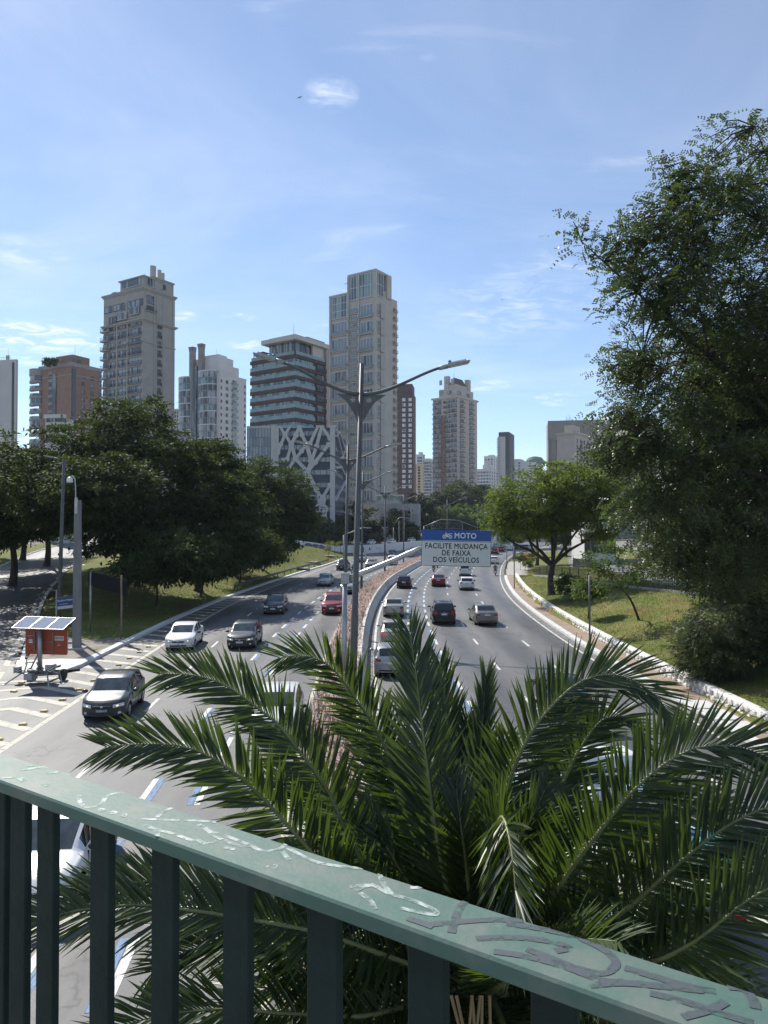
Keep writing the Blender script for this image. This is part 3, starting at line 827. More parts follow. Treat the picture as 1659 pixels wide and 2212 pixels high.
# ------------------------------------------------------------------ lamps, posts and signs
LAMPH = mat('lamp_housing', (0.32, 0.33, 0.33), 0.5, 0.4, var=0.2)
LENS = mat('lamp_lens', (0.55, 0.56, 0.55), 0.25)
def lamp_double(x, y, label, tilt=0.0, span=6.35, top=12.25, yaw=0.0, detail=True, dz=0.0):
    r = empty('street_lamp', (x, y, dz), yaw); r.rotation_euler = (0, tilt, yaw)
    tag(r, label, 'street lamp', 'double-armed street lamps down the median')
    b = MB(); b.tube([(0, 0, -0.2), (0, 0, 4.2), (0, 0, 4.25), (0, 0, top)], [0.135, 0.115, 0.10, 0.07], 12); b.build('pole', STEEL_P, r, True)
    za = top - 0.98
    for s in (-1, 1):
        pts = []
        for k in range(13):
            t = k / 12; xx = s * (0.05 + t * (span / 2 - 0.75))
            zz = za + 0.92 * (t * t * (3 - 2 * t)) * 0.55 + 0.92 * 0.45 * t * t
            pts.append((xx, 0, zz))
        b = MB(); b.tube(pts, [0.062 - 0.018 * k / 12 for k in range(13)], 8); b.build('arm', STEEL_P, r, True)
        e = Vector(pts[-1])
        h = empty('lamp_head', e); h.parent = r; h.rotation_euler = (0, -s * math.radians(14), 0)
        b = MB(); b.tube([(0, 0, 0), (s * 0.28, 0, 0)], 0.075, 8); b.build('neck', LAMPH, h, True)
        b = MB(); b.prism_xz([(s*0.25, -0.045), (s*1.0, -0.03), (s*1.03, 0.03), (s*0.3, 0.09)] if s > 0 else [(s*0.25, -0.045), (s*0.3, 0.09), (s*1.03, 0.03), (s*1.0, -0.03)], -0.14, 0.14); b.build('housing', LAMPH, h, bevel=0.015)
        if detail:
            b = MB()
            for q in range(7): b.box((s*(0.42 + q*0.075) - 0.012, -0.12, 0.03), (s*(0.42 + q*0.075) + 0.012, 0.12, 0.10))
            b.build('cooling_fin', LAMPH, h)
            b = MB(); b.tube([(s*0.38, 0, 0.08), (s*0.38, 0, 0.17)], 0.05, 8); b.build('photocell', mat('photocell_blue', (0.03, 0.22, 0.28), 0.4), h, True)
            b = MB(); b.box((s*0.36 if s > 0 else s*0.95, -0.10, -0.055), (s*0.95 if s > 0 else s*0.36, 0.10, -0.043)); b.build('lens', LENS, h)
        # gusset with a round hole
        n = 10; pts2 = []; c = (s * 0.26, za - 0.19); rad = 0.085
        outer = [(s*0.07, za - 0.02), (s*0.80, za + 0.0), (s*0.46, za - 0.24), (s*0.28, za - 0.5), (s*0.09, za - .88)]
        bm = bmesh.new()
        ring = [bm.verts.new((c[0] + rad * math.cos(2*math.pi*k/n), 0, c[1] + rad * math.sin(2*math.pi*k/n))) for k in range(n)]
        ov = [bm.verts.new((px_, 0, pz_)) for px_, pz_ in outer]
        eds = [bm.edges.new((ring[k], ring[(k+1) % n])) for k in range(n)] + [bm.edges.new((ov[k], ov[(k+1) % 5])) for k in range(5)]
        bmesh.ops.triangle_fill(bm, edges=eds, use_beauty=True)
        ext = bmesh.ops.extrude_face_region(bm, geom=bm.faces[:])
        for v in [g for g in ext['geom'] if isinstance(g, bmesh.types.BMVert)]: v.co.y += 0.02
        bmesh.ops.recalc_face_normals(bm, faces=bm.faces)
        me = bpy.data.meshes.new('gusset'); bm.to_mesh(me); bm.free(); me.materials.append(STEEL_P)
        link('gusset', me, r)
    return r
LPOS = [(-1.05, 23.0, 'nearest street lamp with two curved arms rising from the palm', 0.028, 0.03),
        (-2.55, 46.7, 'second street lamp down the median, its arms before the lattice building', 0.018, 0.02),
        (-2.2, 70.3, 'third street lamp from the palm, standing in the median grass', 0.012, 0.0),
        (0.1, 96, 'fourth street lamp from the palm, slim pole behind the sign arm', 0.006, -0.05),
        (3.3, 122, 'fifth street lamp, pole left of the motorcycle sign post panel', 0.0, -0.1)]
for x, y, lb, tl, yw in LPOS: lamp_double(x, y, lb, tl, yaw=yw, detail=y < 50)
for (u, va, y, lb) in ((1011, 0, 150, 'sixth street lamp, arms above the motorcycle sign in front of trees'), (966, 0, 176, 'seventh street lamp, small and far behind the blue sign top')):
    pass
p6 = dp(1013, 1090, 165); lamp_double(dp(966, 1090, 150).x, 150, 'sixth street lamp down the curve, arms above the sign', detail=False)
lamp_double(dp(1032, 1097, 178).x, 178, 'farthest street lamp of the row, arms beside the round tree', detail=False)

# thin tall lamp post and concrete camera post on the island to the left
p = gp(126, 1356, 0.2)
r = empty('island_lamp', (p.x, p.y, 0.1)); r.rotation_euler = (0, 0.026, 0)
tag(r, 'tall thin lamp post with one short arm before the dark trees', 'street lamp')
b = MB(); b.tube([(0, 0, -0.2), (0, 0, 6), (0, 0, 11.4)], [0.15, 0.12, 0.09], 10); b.build('pole', STEEL_P, r, True)
b = MB(); b.tube([(0, 0, 11.3), (-0.5, 0, 11.42), (-1.0, 0, 11.5)], 0.045, 8); b.build('arm', STEEL_P, r, True)
b = MB(); b.prism_xz([(-0.7, 11.44), (-1.35, 11.55), (-1.35, 11.60), (-0.7, 11.56)], -0.13, 0.13); b.build('lamp_head', LAMPH, r)
p = gp(166, 1402, 0.13)
r = empty('camera_post', (p.x, p.y, 0.1))
tag(r, 'thick square concrete post carrying a white dome camera', 'post')
b = MB(); s0, s1 = 0.20, 0.155
V = [(-s0, -s0, -.2), (s0, -s0, -.2), (s0, s0, -.2), (-s0, s0, -.2), (-s1, -s1, 8.35), (s1, -s1, 8.35), (s1, s1, 8.35), (-s1, s1, 8.35)]
b.add(V, [(0,3,2,1),(4,5,6,7),(0,1,5,4),(1,2,6,5),(2,3,7,6),(3,0,4,7)])
o = b.build('shaft', mat('grey_concrete_post', (0.19, 0.19, 0.195), 0.85, var=0.2, scale=1.2, bump=0.3, stretch=(3, 3, 0.4)), r, bevel=0.03)
b = MB(); b.box((-0.45, -0.45, -0.1), (0.45, 0.45, 0.14)); b.build('footing', CONC, r, bevel=0.03)
b = MB(); b.box((-0.07, -0.28, 7.6), (0.07, -0.19, 8.5)); b.build('bracket', CONC_L, r)
b = MB(); b.tube([(0, -0.24, 7.9), (-0.04, -0.24, 9.1), (-0.08, -0.24, 9.55), (-0.22, -0.24, 9.72), (-0.36, -0.24, 9.66)], 0.035, 8); b.build('bracket_pipe', CONC_L, r, True)
b = MB(); n = 10
b.tube([(-0.36, -0.24, 9.66), (-0.36, -0.24, 9.6), (-0.36, -0.24, 9.42), (-0.36, -0.24, 9.34)], [0.05, 0.15, 0.17, 0.16], 12); o = b.build('camera_housing', mat('camera_white', (0.75, 0.75, 0.74), 0.4), r, True)
b = MB(); b.tube([(-0.36, -0.24, 9.34), (-0.36, -0.24, 9.26), (-0.36, -0.24, 9.2), (-0.36, -0.24, 9.17)], [0.14, 0.12, 0.07, 0.01], 12); b.build('camera_dome', mat('camera_dome', (0.02, 0.02, 0.025), 0.1), r, True)

# back of the dark sign board on two posts
pa = gp(195, 1361, 0.2); pb = gp(262, 1377, 0.2)
r = empty('sign_board', (0, 0, 0)); tag(r, 'dark back of a wide sign board on two posts under trees', 'sign')
for q, m in ((pa, STEEL), (pb, mat('wood_post', (0.22, 0.17, 0.12), 0.8))):
    b = MB(); b.tube([(q.x, q.y, 0.0), (q.x, q.y, 4.0)], 0.06, 8); b.build('post', m, r, True)
d = (pb - pa).normalized(); nrm = Vector((d.y, -d.x, 0))
pa2 = pa - d * 0.55 + nrm * -0.08; pb2 = pb + d * 0.5 + nrm * -0.08
b = MB(); b.add([(pa2.x, pa2.y, 3.1), (pb2.x, pb2.y, 2.75), (pb2.x, pb2.y, 3.75), (pa2.x, pa2.y, 4.0)] + [(q[0] - nrm.x*.03, q[1] - nrm.y*.03, q[2]) for q in ((pa2.x, pa2.y, 3.1), (pb2.x, pb2.y, 2.75), (pb2.x, pb2.y, 3.75), (pa2.x, pa2.y, 4.0))],
               [(0,1,2,3), (7,6,5,4), (0,4,5,1), (1,5,6,2), (2,6,7,3), (3,7,4,0)])
b.build('panel', mat('sign_back', (0.014, 0.015, 0.018), 0.9, spec=.1), r)

# blue street name plate on its own post
p = gp(121, 1378, 0.15)
r = empty('street_name_sign', (p.x, p.y, 0.13)); tag(r, 'blue street name plate on a slim post behind the solar trailer', 'sign')
b = MB(); b.tube([(0, 0, -0.1), (0, 0, 2.95)], 0.035, 8); b.build('post', STEEL, r, True)
b = MB(); b.tube([(0, 0, 2.9), (-0.55, 0, 3.05)], 0.012, 6); b.build('stay', STEEL, r)
BLUE_SIGN = mat('sign_blue_dark', (0.012, 0.05, 0.19), 0.45, var=0.05)
pl = empty('name_plate', (0.05, 0, 2.05)); pl.parent = r; pl.rotation_euler = (0, -0.1, 0.25)
b = MB(); b.box((0, -0.01, -0.12), (1.0, 0.01, 0.42)); b.build('plate', BLUE_SIGN, pl)
b = MB(); b.box((0.0, -0.013, -0.30), (1.0, 0.007, -0.123)); b.build('plate_foot', CONC_L, pl)
LETTER_W = mat('letter_white', (0.75, 0.75, 0.74), 0.5, var=0.03)
LETTER_B = mat('letter_black', (0.012, 0.012, 0.013), 0.5, var=0.03)
link('lettering', text_mesh('lettering', 'Ibrahim Nobre', 0.155, LETTER_W, 0.001), pl, (0.5, -0.0115, 0.22), (math.pi/2, 0, 0))
link('lettering', text_mesh('lettering', 'Parque Ibirapuera', 0.07, LETTER_W, 0.001), pl, (0.36, -0.0115, 0.0), (math.pi/2, 0, 0))

# ---- overhead motorcycle sign on a cantilever from the median
r = empty('overhead_sign', (0, 0, 0)); tag(r, 'overhead MOTO sign, blue and white panels on a cantilever mast', 'sign')
D0 = 30.0
base = Vector((dp(742, 1500, D0).x, D0, 0.16))
topm = dp(745, 1262, D0)
b = MB(); b.tube([tuple(base - Vector((0, 0, .3))), (topm.x, D0, topm.z)], [0.125, 0.10], 14); b.build('mast', STEEL, r, True)
b = MB(); b.tube([(base.x, D0, base.z - .1), (base.x, D0, base.z + 0.05)], 0.22, 12); b.build('base_plate', STEEL, r)
hb = dp(746, 1250, D0)
b = MB(); b.box((-0.17, -0.14, -0.22), (0.17, 0.14, 0.24)); b.build('clamp_box', STEEL, r, loc=hb, bevel=0.015)
arm = [dp(752, 1249, D0), dp(800, 1231, D0), dp(850, 1210.5, D0), dp(895, 1190, D0), dp(905, 1186, D0), dp(914, 1184.5, D0), dp(1000, 1184, D0 + 0.25), dp(1055, 1184, D0 + 0.25)]
for k in range(5, 8): arm[k] = Vector((arm[k].x, D0 + 0.16, arm[k].z))
b = MB(); b.tube([tuple(q) for q in arm], [0.12, 0.115, 0.11, 0.105, 0.105, 0.10, 0.09, 0.08], 14); b.build('arm', mat('bright_steel_tube', (0.50, 0.50, 0.49), 0.35, 0.85, var=0.12, scale=4), r, True)
c = dp(986, 1184, D0)
pn = empty('sign_face', c); pn.parent = r
pn.rotation_euler = (0, math.radians(1.3), math.radians(2.0))
pw = 152 / F_PX * D0; ph = 78 / F_PX * D0; bl = ph * 0.31
BLUE = mat('sign_blue', (0.004, 0.075, 0.32), 0.4, var=0.04, scale=2)
SIGNW = mat('sign_white', (0.62, 0.63, 0.62), 0.5, var=0.04, scale=2)
b = MB(); b.box((-pw/2 + .02, -0.015, ph/2 - bl + .006), (pw/2 - .01, 0.015, ph/2)); b.build('panel', BLUE, pn)
b = MB(); b.box((-pw/2, -0.018, -ph/2), (pw/2 - .02, 0.012, ph/2 - bl)); b.build('panel', SIGNW, pn)
b = MB(); w = 0.018; x0, x1, z0, z1 = -pw/2, pw/2 - .02, -ph/2, ph/2 - bl
for q in (((x0, z0), (x1, z0 + w)), ((x0, z1 - w), (x1, z1)), ((x0, z0 + w), (x0 + w, z1 - w)), ((x1 - w, z0 + w), (x1, z1 - w))):
    b.box((q[0][0], -0.021, q[0][1]), (q[1][0], -0.0185, q[1][1]))
b.build('border', LETTER_B, pn)
b = MB(); b.box((-pw/2 + .02, -0.0175, ph/2 - bl + .010), (pw/2 - .01, -0.0155, ph/2 - bl + .022)); b.build('border', LETTER_W, pn)
b = MB()
for q in (-0.95, 0, 0.95): b.box((q - .03, 0.02, -ph/2 + .05), (q + .03, 0.07, ph/2 - .05))
b.build('backing_rail', STEEL, pn)
zb = ph/2 - bl/2
link('lettering', text_mesh('lettering', 'MOTO', 0.32, LETTER_W, 0.001, spacing=1.08, bold=.007), pn, (0.36, -0.017, zb - 0.01), (math.pi/2, 0, 0), (.92, 1, 1))
for k, s in enumerate(('FACILITE MUDANÇA', 'DE FAIXA', 'DOS VEÍCULOS')):
    link('lettering', text_mesh('lettering', s, 0.305, LETTER_B, 0.001, spacing=1.09, bold=.006), pn, (-0.01, -0.0205, ph/2 - bl - 0.215 - k * 0.285), (math.pi/2, 0, 0), (.86, 1, 1))
# motorcycle pictogram
def ring_mesh(b, cx, cz, ro, ri, y, n=20):
    o = len(b.v)
    vs = [(cx + r_ * math.cos(2*math.pi*k/n), y, cz + r_ * math.sin(2*math.pi*k/n)) for r_ in (ro, ri) for k in range(n)]
    b.add(vs, [(k, (k+1) % n, n + (k+1) % n, n + k) for k in range(n)])
b = MB(); yy = -0.0172; cx, cz = -0.39, zb
for s in (-1, 1):
    ring_mesh(b, cx + s * 0.125, cz - 0.055, 0.078, 0.052, yy); ring_mesh(b, cx + s * 0.125, cz - 0.055, 0.022, 0.004, yy, 8)
def poly(pts): b.add([(cx + x, yy, cz + z) for x, z in pts], [tuple(range(len(pts)))])
poly([(-.10, .01), (-.135, -.05), (-.115, -.055), (-.07, .05), (-.05, .10), (-.075, .105)])
poly([(-.085, .105), (-.04, .10), (-.04, .115), (-.09, .122)])
poly([(-.07, .045), (.02, .035), (.09, .05), (.19, .075), (.195, .095), (.12, .085), (.07, .075), (.0, .07), (-.05, .08)])
poly([(-.07, .035), (-.01, .03), (.05, -.05), (.0, -.08), (-.05, -.045)])
poly([(.03, .03), (.07, .03), (.135, -.055), (.115, -.06)])
poly([(-.19, .02), (-.10, .035), (-.07, .02), (-.10, .02), (-.17, .0)])
b.build('motorcycle_symbol', LETTER_W, pn)

# far cantilever and truss gantries
def canti(u, vtop, vbase, y, arm_px, label, panel=None):
    pb_ = dp(u, vbase, y); pt = dp(u, vtop, y)
    r = empty('sign_cantilever', (pb_.x, y, 0)); tag(r, label, 'gantry')
    z0 = float(hgt(pb_.x, y))
    b = MB(); b.tube([(0, 0, max(-.2, z0 - .2)), (0, 0, pt.z)], [0.15, 0.12], 8); b.build('mast', STEEL, r, True)
    pts = [(dp(a, v, y).x - pb_.x, 0, dp(a, v, y).z) for a, v in arm_px]
    b = MB(); b.tube(pts, 0.08, 8); b.build('arm', STEEL, r, True)
    if panel:
        a0 = dp(panel[0], panel[1], y - 0.2); a1 = dp(panel[2], panel[3], y - 0.2)
        b = MB(); b.box((a0.x - pb_.x, -0.25, a1.z), (a1.x - pb_.x, -0.2, a0.z)); b.build('panel', MATS['sign_back'], r)
canti(742.5, 1156, 1217, 122, [(744, 1155), (784, 1140), (820, 1141)], 'cantilever mast on the lit lawn holding a dark sign panel', (803, 1135, 824, 1145))
canti(916, 1137, 1172, 205, [(918, 1136), (953, 1122), (990, 1124), (1032, 1140)], 'far folded cantilever mast behind the blue sign', None)
canti(850, 1140, 1170, 212, [(850, 1135), (862, 1118), (890, 1119)], 'far short cantilever mast left of the sign before trees', (880, 1132, 897, 1137))
pa = dp(933, 1130, 235); pb = dp(999, 1130, 235)
r = empty('truss_gantry', (0, 0, 0)); tag(r, 'far truss gantry spanning the road behind the motorcycle sign', 'gantry')
z0 = dp(933, 1142, 235).z; z1 = dp(933, 1129, 235).z
for q in (pa.x, pb.x):
    b = MB(); b.box((q - .2, 234.8, 0), (q + .2, 235.2, z1)); b.build('leg', STEEL_D, r)
b = MB(); b.box((pa.x, 234.9, z1 - .18), (pb.x, 235.1, z1)); b.box((pa.x, 234.9, z0), (pb.x, 235.1, z0 + .18)); b.build('chord', STEEL_D, r)
nseg = 10
for k in range(nseg):
    xa = pa.x + (pb.x - pa.x) * k / nseg; xb = pa.x + (pb.x - pa.x) * (k + 1) / nseg
    b = MB(); b.tube([(xa, 235, z0 if k % 2 else z1), (xb, 235, z1 if k % 2 else z0)], 0.09, 5); b.build('brace', STEEL_D, r)
# slim posts on the right-hand pavement
for (u, v, vt, lb) in ((1274, 1391, 1245, 'slim steel post on the pavement nearest the small crooked tree'), (1111, 1271, 1181, 'slim steel post standing where pavement and rubble wall begin'), (1095, 1229, 1176, 'farthest slim steel post at the start of the concrete apron')):
    p = gp(u, v, 0.12); t = dp(u, vt, p.y)
    r = empty('slim_post', (p.x, p.y, 0.1)); tag(r, lb, 'post', 'slim posts along the right-hand pavement')
    b = MB(); b.tube([(0, 0, -.1), (0, 0, t.z - 0.1)], 0.055, 8); b.build('pole', STEEL_P, r, True)
    b = MB(); b.tube([(0, 0, t.z - 0.1), (0, 0, t.z - 0.04)], [0.06, 0.02], 8); b.build('cap', STEEL, r)
    b = MB(); b.tube([(0, 0, 0), (0, 0, 0.05)], 0.12, 8); b.build('footing', CONC, r)
# background poles behind the upper road
for k, (u, vt, vb, y) in enumerate(((873, 1100, 1168, 228), (700, 1122, 1168, 190), (722, 1120, 1168, 195), (669, 1133, 1172, 180), (888, 1085, 1166, 232), (1087, 1128, 1170, 230), (1073, 1126, 1168, 236), (862, 1125, 1168, 215))):
    q = dp(u, vb, y); t = dp(u, vt, y)
    r = empty('utility_pole', (q.x, y, 0)); tag(r, ['grey utility pole behind the upper road, near the beige podium', 'utility pole left of the lattice building foot', 'utility pole at the lattice building right foot', 'leftmost utility pole by the graffiti wall', 'tall floodlight pole behind the white upper cars', 'right one of two thin poles left of the round tree', 'left one of two thin poles left of the round tree', 'utility pole above the second white upper car'][k], 'pole', 'poles behind the upper road')
    b = MB(); b.tube([(0, 0, 0), (0, 0, t.z)], [0.16, 0.11], 7); b.build('shaft', CONC, r, True)
    b = MB(); b.box((-0.9, -.06, t.z - .5), (0.9, .06, t.z - .38)); b.build('crossbar', STEEL_D, r)

# ------------------------------------------------------------------ solar sign trailer at the island tip
p = gp(86, 1474, 0.0)
tr = empty('sign_trailer', (p.x, p.y, 0.0), math.radians(-8), .94); tag(tr, 'orange message sign trailer with three solar panels at the island tip', 'trailer')
ORG = mat('orange_paint', (0.36, 0.055, 0.016), 0.5, var=0.1, scale=2)
b = MB(); b.tube([(0, 0, 0.55), (0, 0, 2.66)], [0.11, 0.10], 12); b.build('mast', STEEL, tr, True)
b = MB(); b.tube([(0, 0, 0.5), (0, 0, 0.72)], [0.24, 0.14], 12); b.build('mast_base', STEEL_D, tr, True)
bd = empty('message_board', (0.12, 0.25, 1.86)); bd.parent = tr
b = MB(); b.box((-1.02, -0.07, -0.56), (1.10, 0.07, 0.72)); b.build('board', ORG, bd, bevel=0.012)
b = MB(); b.box((1.04, 0.071, -0.50), (1.11, 0.085, 0.56)); b.build('board_rim', LETTER_W, bd)
b = MB()
for q in (-0.52, 0.45): b.box((q - .035, -0.115, -0.38), (q + .035, -0.071, 0.52))
for q in (0.04, -0.40): b.box((-0.485, -0.105, q - .025), (0.415, -0.071, q + .025))
b.build('back_frame', STEEL_D, bd)
yb = -0.0725
b = MB(); b.box((-0.93, yb, 0.22), (-0.62, -0.0705, 0.37)); b.build('sticker', LETTER_B, bd)
link('lettering', text_mesh('lettering', 'SHEMPO', 0.085, LETTER_W, 0.0008), bd, (-0.775, yb - .001, 0.315), (math.pi/2, 0, 0))
b = MB(); b.box((-0.88, yb - .002, 0.25), (-0.68, yb - .0005, 0.262)); b.build('lettering', LETTER_W, bd)
b = MB(); b.box((-0.83, yb, -0.02), (-0.64, -0.0705, 0.15)); b.build('sticker', LETTER_W, bd)
link('lettering', text_mesh('lettering', '417', 0.12, LETTER_B, 0.0008, bold=.002), bd, (-0.735, yb - .001, 0.065), (math.pi/2, 0, 0))
b = MB(); b.box((0.52, yb, 0.13), (0.98, -0.0705, 0.335)); b.build('sticker', LETTER_W, bd)
b = MB(); b.box((0.535, yb - .0012, 0.145), (0.965, yb - .0004, 0.32)); b.build('sticker_field', mat('sticker_grey', (0.5, 0.5, 0.49), 0.5), bd)
link('lettering', text_mesh('lettering', 'MAASHTEC', 0.085, LETTER_B, 0.0008, bold=.002), bd, (0.775, yb - .002, 0.245), (math.pi/2, 0, 0))
b = MB(); n = 12; b.add([(0.585 + .04*math.cos(2*math.pi*k/n), yb - .002, 0.245 + .04*math.sin(2*math.pi*k/n)) for k in range(n)], [tuple(range(n))]); b.build('logo_disc', mat('logo_red', (0.4, 0.02, 0.03), 0.5), bd)
b = MB(); b.add([(0.74, yb, -0.23), (0.835, yb, -0.13), (0.74, yb, -0.03), (0.645, yb, -0.13)], [(0, 1, 2, 3)]); b.build('sticker', LETTER_B, bd)
b = MB(); b.box((0.67, yb - .002, -0.135), (0.81, yb - .0008, -0.115)); b.box((0.72, yb - .002, -0.09), (0.76, yb - .0008, -0.06)); b.build('lettering', LETTER_W, bd)
b = MB(); b.box((-0.74, yb, -0.42), (-0.64, -0.0705, -0.37)); b.build('sticker', mat('dark_red_mark', (0.22, 0.01, 0.01), 0.5), bd)
PANEL = mat('solar_cells', (0.24, 0.28, 0.36), 0.85, 0.0, var=0.06, scale=3, spec=0.06)
sp = empty('solar_array', (0.12, 0.12, 2.80)); sp.parent = tr; sp.rotation_euler = (math.radians(17), math.radians(1.5), math.radians(5))
for k in (-1, 0, 1):
    x0 = k * 0.84 - 0.405
    q = empty('solar_panel', (k * 0.84, 0, 0)); q.parent = sp
    b = MB(); b.box((-0.395, -0.635, 0.0), (0.395, 0.635, 0.03)); b.build('cells', PANEL, q)
    b = MB()
    for (a0, a1) in (((-0.415, -0.65), (0.415, -0.635)), ((-0.415, 0.635), (0.415, 0.65)), ((-0.415, -0.635), (-0.395, 0.635)), ((0.395, -0.635), (0.415, 0.635))): b.box((a0[0], a0[1], -0.01), (a1[0], a1[1], 0.04))
    b.build('frame', mat('aluminium_frame', (0.33, 0.33, 0.33), 0.4, 0.3), q)
b = MB(); b.box((-1.1, -0.05, -0.08), (1.1, 0.05, -0.012)); b.box((-1.1, 0.35, -0.08), (1.1, 0.43, -0.012)); b.build('support_rail', STEEL, sp)
# chassis with outriggers, wheels boxes and striped markers
b = MB(); b.box((-0.95, -0.18, 0.42), (0.95, -0.08, 0.52)); b.box((-0.95, 0.5, 0.42), (0.95, 0.6, 0.52)); b.box((-0.09, -0.55, 0.44), (0.09, 1.6, 0.55)); b.box((-0.5, -0.25, 0.53), (0.5, 0.45, 0.62)); b.build('chassis', STEEL_D, tr, bevel=0.008)
b = MB(); b.box((-0.55, -0.45, 0.18), (-0.1, 0.0, 0.50)); b.build('battery_box', STEEL, tr, bevel=0.02)
b = MB(); b.tube([(-0.75, -0.1, 0.47), (-0.62, -0.05, 0.95), (-0.35, 0, 0.95)], 0.03, 6); b.tube([(-0.5, 0, 0.6), (-0.1, 0, 1.35)], 0.035, 6); b.tube([(-0.18, 0, 0.95), (-0.02, 0, 0.65)], 0.03, 6); b.build('jack_frame', STEEL_D, tr)
b = MB(); b.box((0.3, -0.1, 0.62), (0.66, 0.35, 0.86)); b.build('tool_box', mat('pale_grey_box', (0.5, 0.5, 0.48), 0.6), tr, bevel=0.03)
STRIPE = bpy.data.materials.new('chevron_stripes'); nt, bs = nodes_of(STRIPE)
tcn = nt.nodes.new('ShaderNodeTexCoord'); spx = nt.nodes.new('ShaderNodeSeparateXYZ'); nt.links.new(tcn.outputs['Object'], spx.inputs[0])
def nm(op, a, b_):
    n_ = nt.nodes.new('ShaderNodeMath'); n_.operation = op
    for i_, q_ in enumerate((a, b_)):
        if q_ is None: continue
        if isinstance(q_, (int, float)): n_.inputs[i_].default_value = q_
        else: nt.links.new(q_, n_.inputs[i_])
    return n_.outputs[0]
st_ = nm('FRACT', nm('MULTIPLY', nm('ADD', nm('MULTIPLY', nm('ABSOLUTE', spx.outputs[0], None), -0.7), spx.outputs[2]), 9.0), None)
mxs = nt.nodes.new('ShaderNodeMix'); mxs.data_type = 'RGBA'; nt.links.new(nm('GREATER_THAN', st_, 0.5), mxs.inputs['Factor'])
mxs.inputs['A'].default_value = (0.03, 0.03, 0.03, 1); mxs.inputs['B'].default_value = (0.65, 0.62, 0.58, 1); nt.links.new(mxs.outputs['Result'], bs.inputs['Base Color'])
for q, zq in ((-1.02, 0.62), (0.72, 0.72)):
    mk = empty('end_marker', (q, -0.2, zq)); mk.parent = tr
    b = MB(); b.box((-0.14, -0.13, -0.15), (0.14, 0.13, 0.13)); b.build('striped_box', STRIPE, mk, bevel=0.012)
    b = MB(); b.box((-0.135, -0.125, 0.131), (0.135, 0.125, 0.142)); b.build('lid', mat('faded_pink', (0.50, 0.32, 0.30), 0.6), mk)
for (a, c_) in (((-0.75, -0.15, 0.5), (-1.35, -0.75, 0.0)), ((0.45, -0.15, 0.6), (0.95, -0.75, 0.0)), ((0.85, 0.2, 0.55), (1.25, -0.15, 0.0)), ((-0.8, 0.5, 0.5), (-1.3, 1.0, 0.0))):
    b = MB(); b.tube([a, c_], 0.035, 8); b.tube([(c_[0], c_[1], 0.0), (c_[0], c_[1], 0.03)], 0.09, 8); b.build('outrigger', STEEL, tr)
for q in (-0.85, 0.85):
    b = MB(); b.tube([(q - .09, 0.55, 0.28), (q - .07, 0.55, 0.28), (q + .07, 0.55, 0.28), (q + .09, 0.55, 0.28)], [0.22, 0.28, 0.28, 0.22], 16); b.build('tyre', mat('tyre_rubber', (0.018, 0.018, 0.019), 0.85), tr, True)

# drain slabs on the lit lawn
for k, (u, v) in enumerate(((676, 1217), (655, 1258 - 38), (712, 1203))):
    q = gt([680, 655, 712][k], [1218, 1232, 1204][k]); z = q.z
    b = MB(); b.box((-1.0, -0.6, 0.25), (1.0, 0.6, 0.37)); b.box((-0.9, -0.5, -0.3), (-0.7, 0.5, 0.25)); b.box((0.7, -0.5, -0.3), (0.9, 0.5, 0.25)); b.box((-0.7, 0.3, -0.3), (0.7, 0.5, 0.25))
    o = b.build('drain_slab', CONC, loc=(q.x, q.y, z), rot=(0, 0, -0.3), bevel=0.02)
    tag(o, ['concrete drain slab in mid lawn before the graffiti wall', 'concrete drain slab low on the lawn near the guard rail', 'farthest small concrete slab on the lit lawn'][k], 'slab', 'drain slabs on the lawn')

# ------------------------------------------------------------------ vehicles
TYRE = mat('tyre_rubber', (0.018, 0.018, 0.019), 0.85)
RIM = mat('alloy_rim', (0.45, 0.45, 0.46), 0.3, 0.8, var=0.08)
CGLASS = mat('car_glass', (0.018, 0.022, 0.024), 0.05, 0.0, var=0.3, scale=1.5, spec=0.9)
CGLASS_L = mat('windshield_glass', (0.05, 0.065, 0.07), 0.06, 0.0, var=0.5, scale=1.2, spec=0.8)
BLACKP = mat('black_plastic', (0.02, 0.02, 0.021), 0.5)
HEADL = mat('headlight_glass', (0.62, 0.63, 0.62), 0.12, 0.2, var=0.25, scale=9)
LIT = mat('lit_headlight', (0.9, 0.75, 0.5), 0.2, emis=((1.0, 0.75, 0.4), 1.0))
TAILL = mat('tail_light', (0.33, 0.012, 0.012), 0.2, 0.0, var=0.25, scale=8)
BRAKE = mat('lit_tail_light', (0.6, 0.02, 0.02), 0.3, emis=((1.0, 0.05, 0.03), 0.35))
PLATE = mat('number_plate', (0.62, 0.63, 0.64), 0.5)
PLATEB = mat('plate_blue', (0.03, 0.08, 0.25), 0.5)
CHROME = mat('chrome_trim', (0.62, 0.62, 0.62), 0.18, 0.95, var=0.05)
UNDER = mat('underbody', (0.012, 0.012, 0.012), 0.9)
def paint(name, col, metal=0.35, rough=0.32):
    return mat('paint_' + name, col, rough, metal, var=0.03, coat=0.5, spec=0.4)
PAINTS = dict(grey=paint('grey', (0.048, 0.053, 0.056), 0.45), dgrey=paint('dark_grey', (0.04, 0.043, 0.048), 0.5), white=paint('white', (0.72, 0.72, 0.71), 0.0), silver=paint('silver', (0.36, 0.37, 0.37), 0.7),
              red=paint('red', (0.25, 0.012, 0.016), 0.4), dred=paint('dark_red', (0.16, 0.012, 0.016), 0.4), black=paint('black', (0.006, 0.006, 0.0068), 0.0, 0.25), blue=paint('dark_blue', (0.02, 0.03, 0.06), 0.4),
              beige=paint('pale_beige', (0.42, 0.40, 0.35), 0.6), taupe=paint('taupe', (0.20, 0.185, 0.17), 0.6), green=paint('dark_green', (0.03, 0.05, 0.04), 0.4))
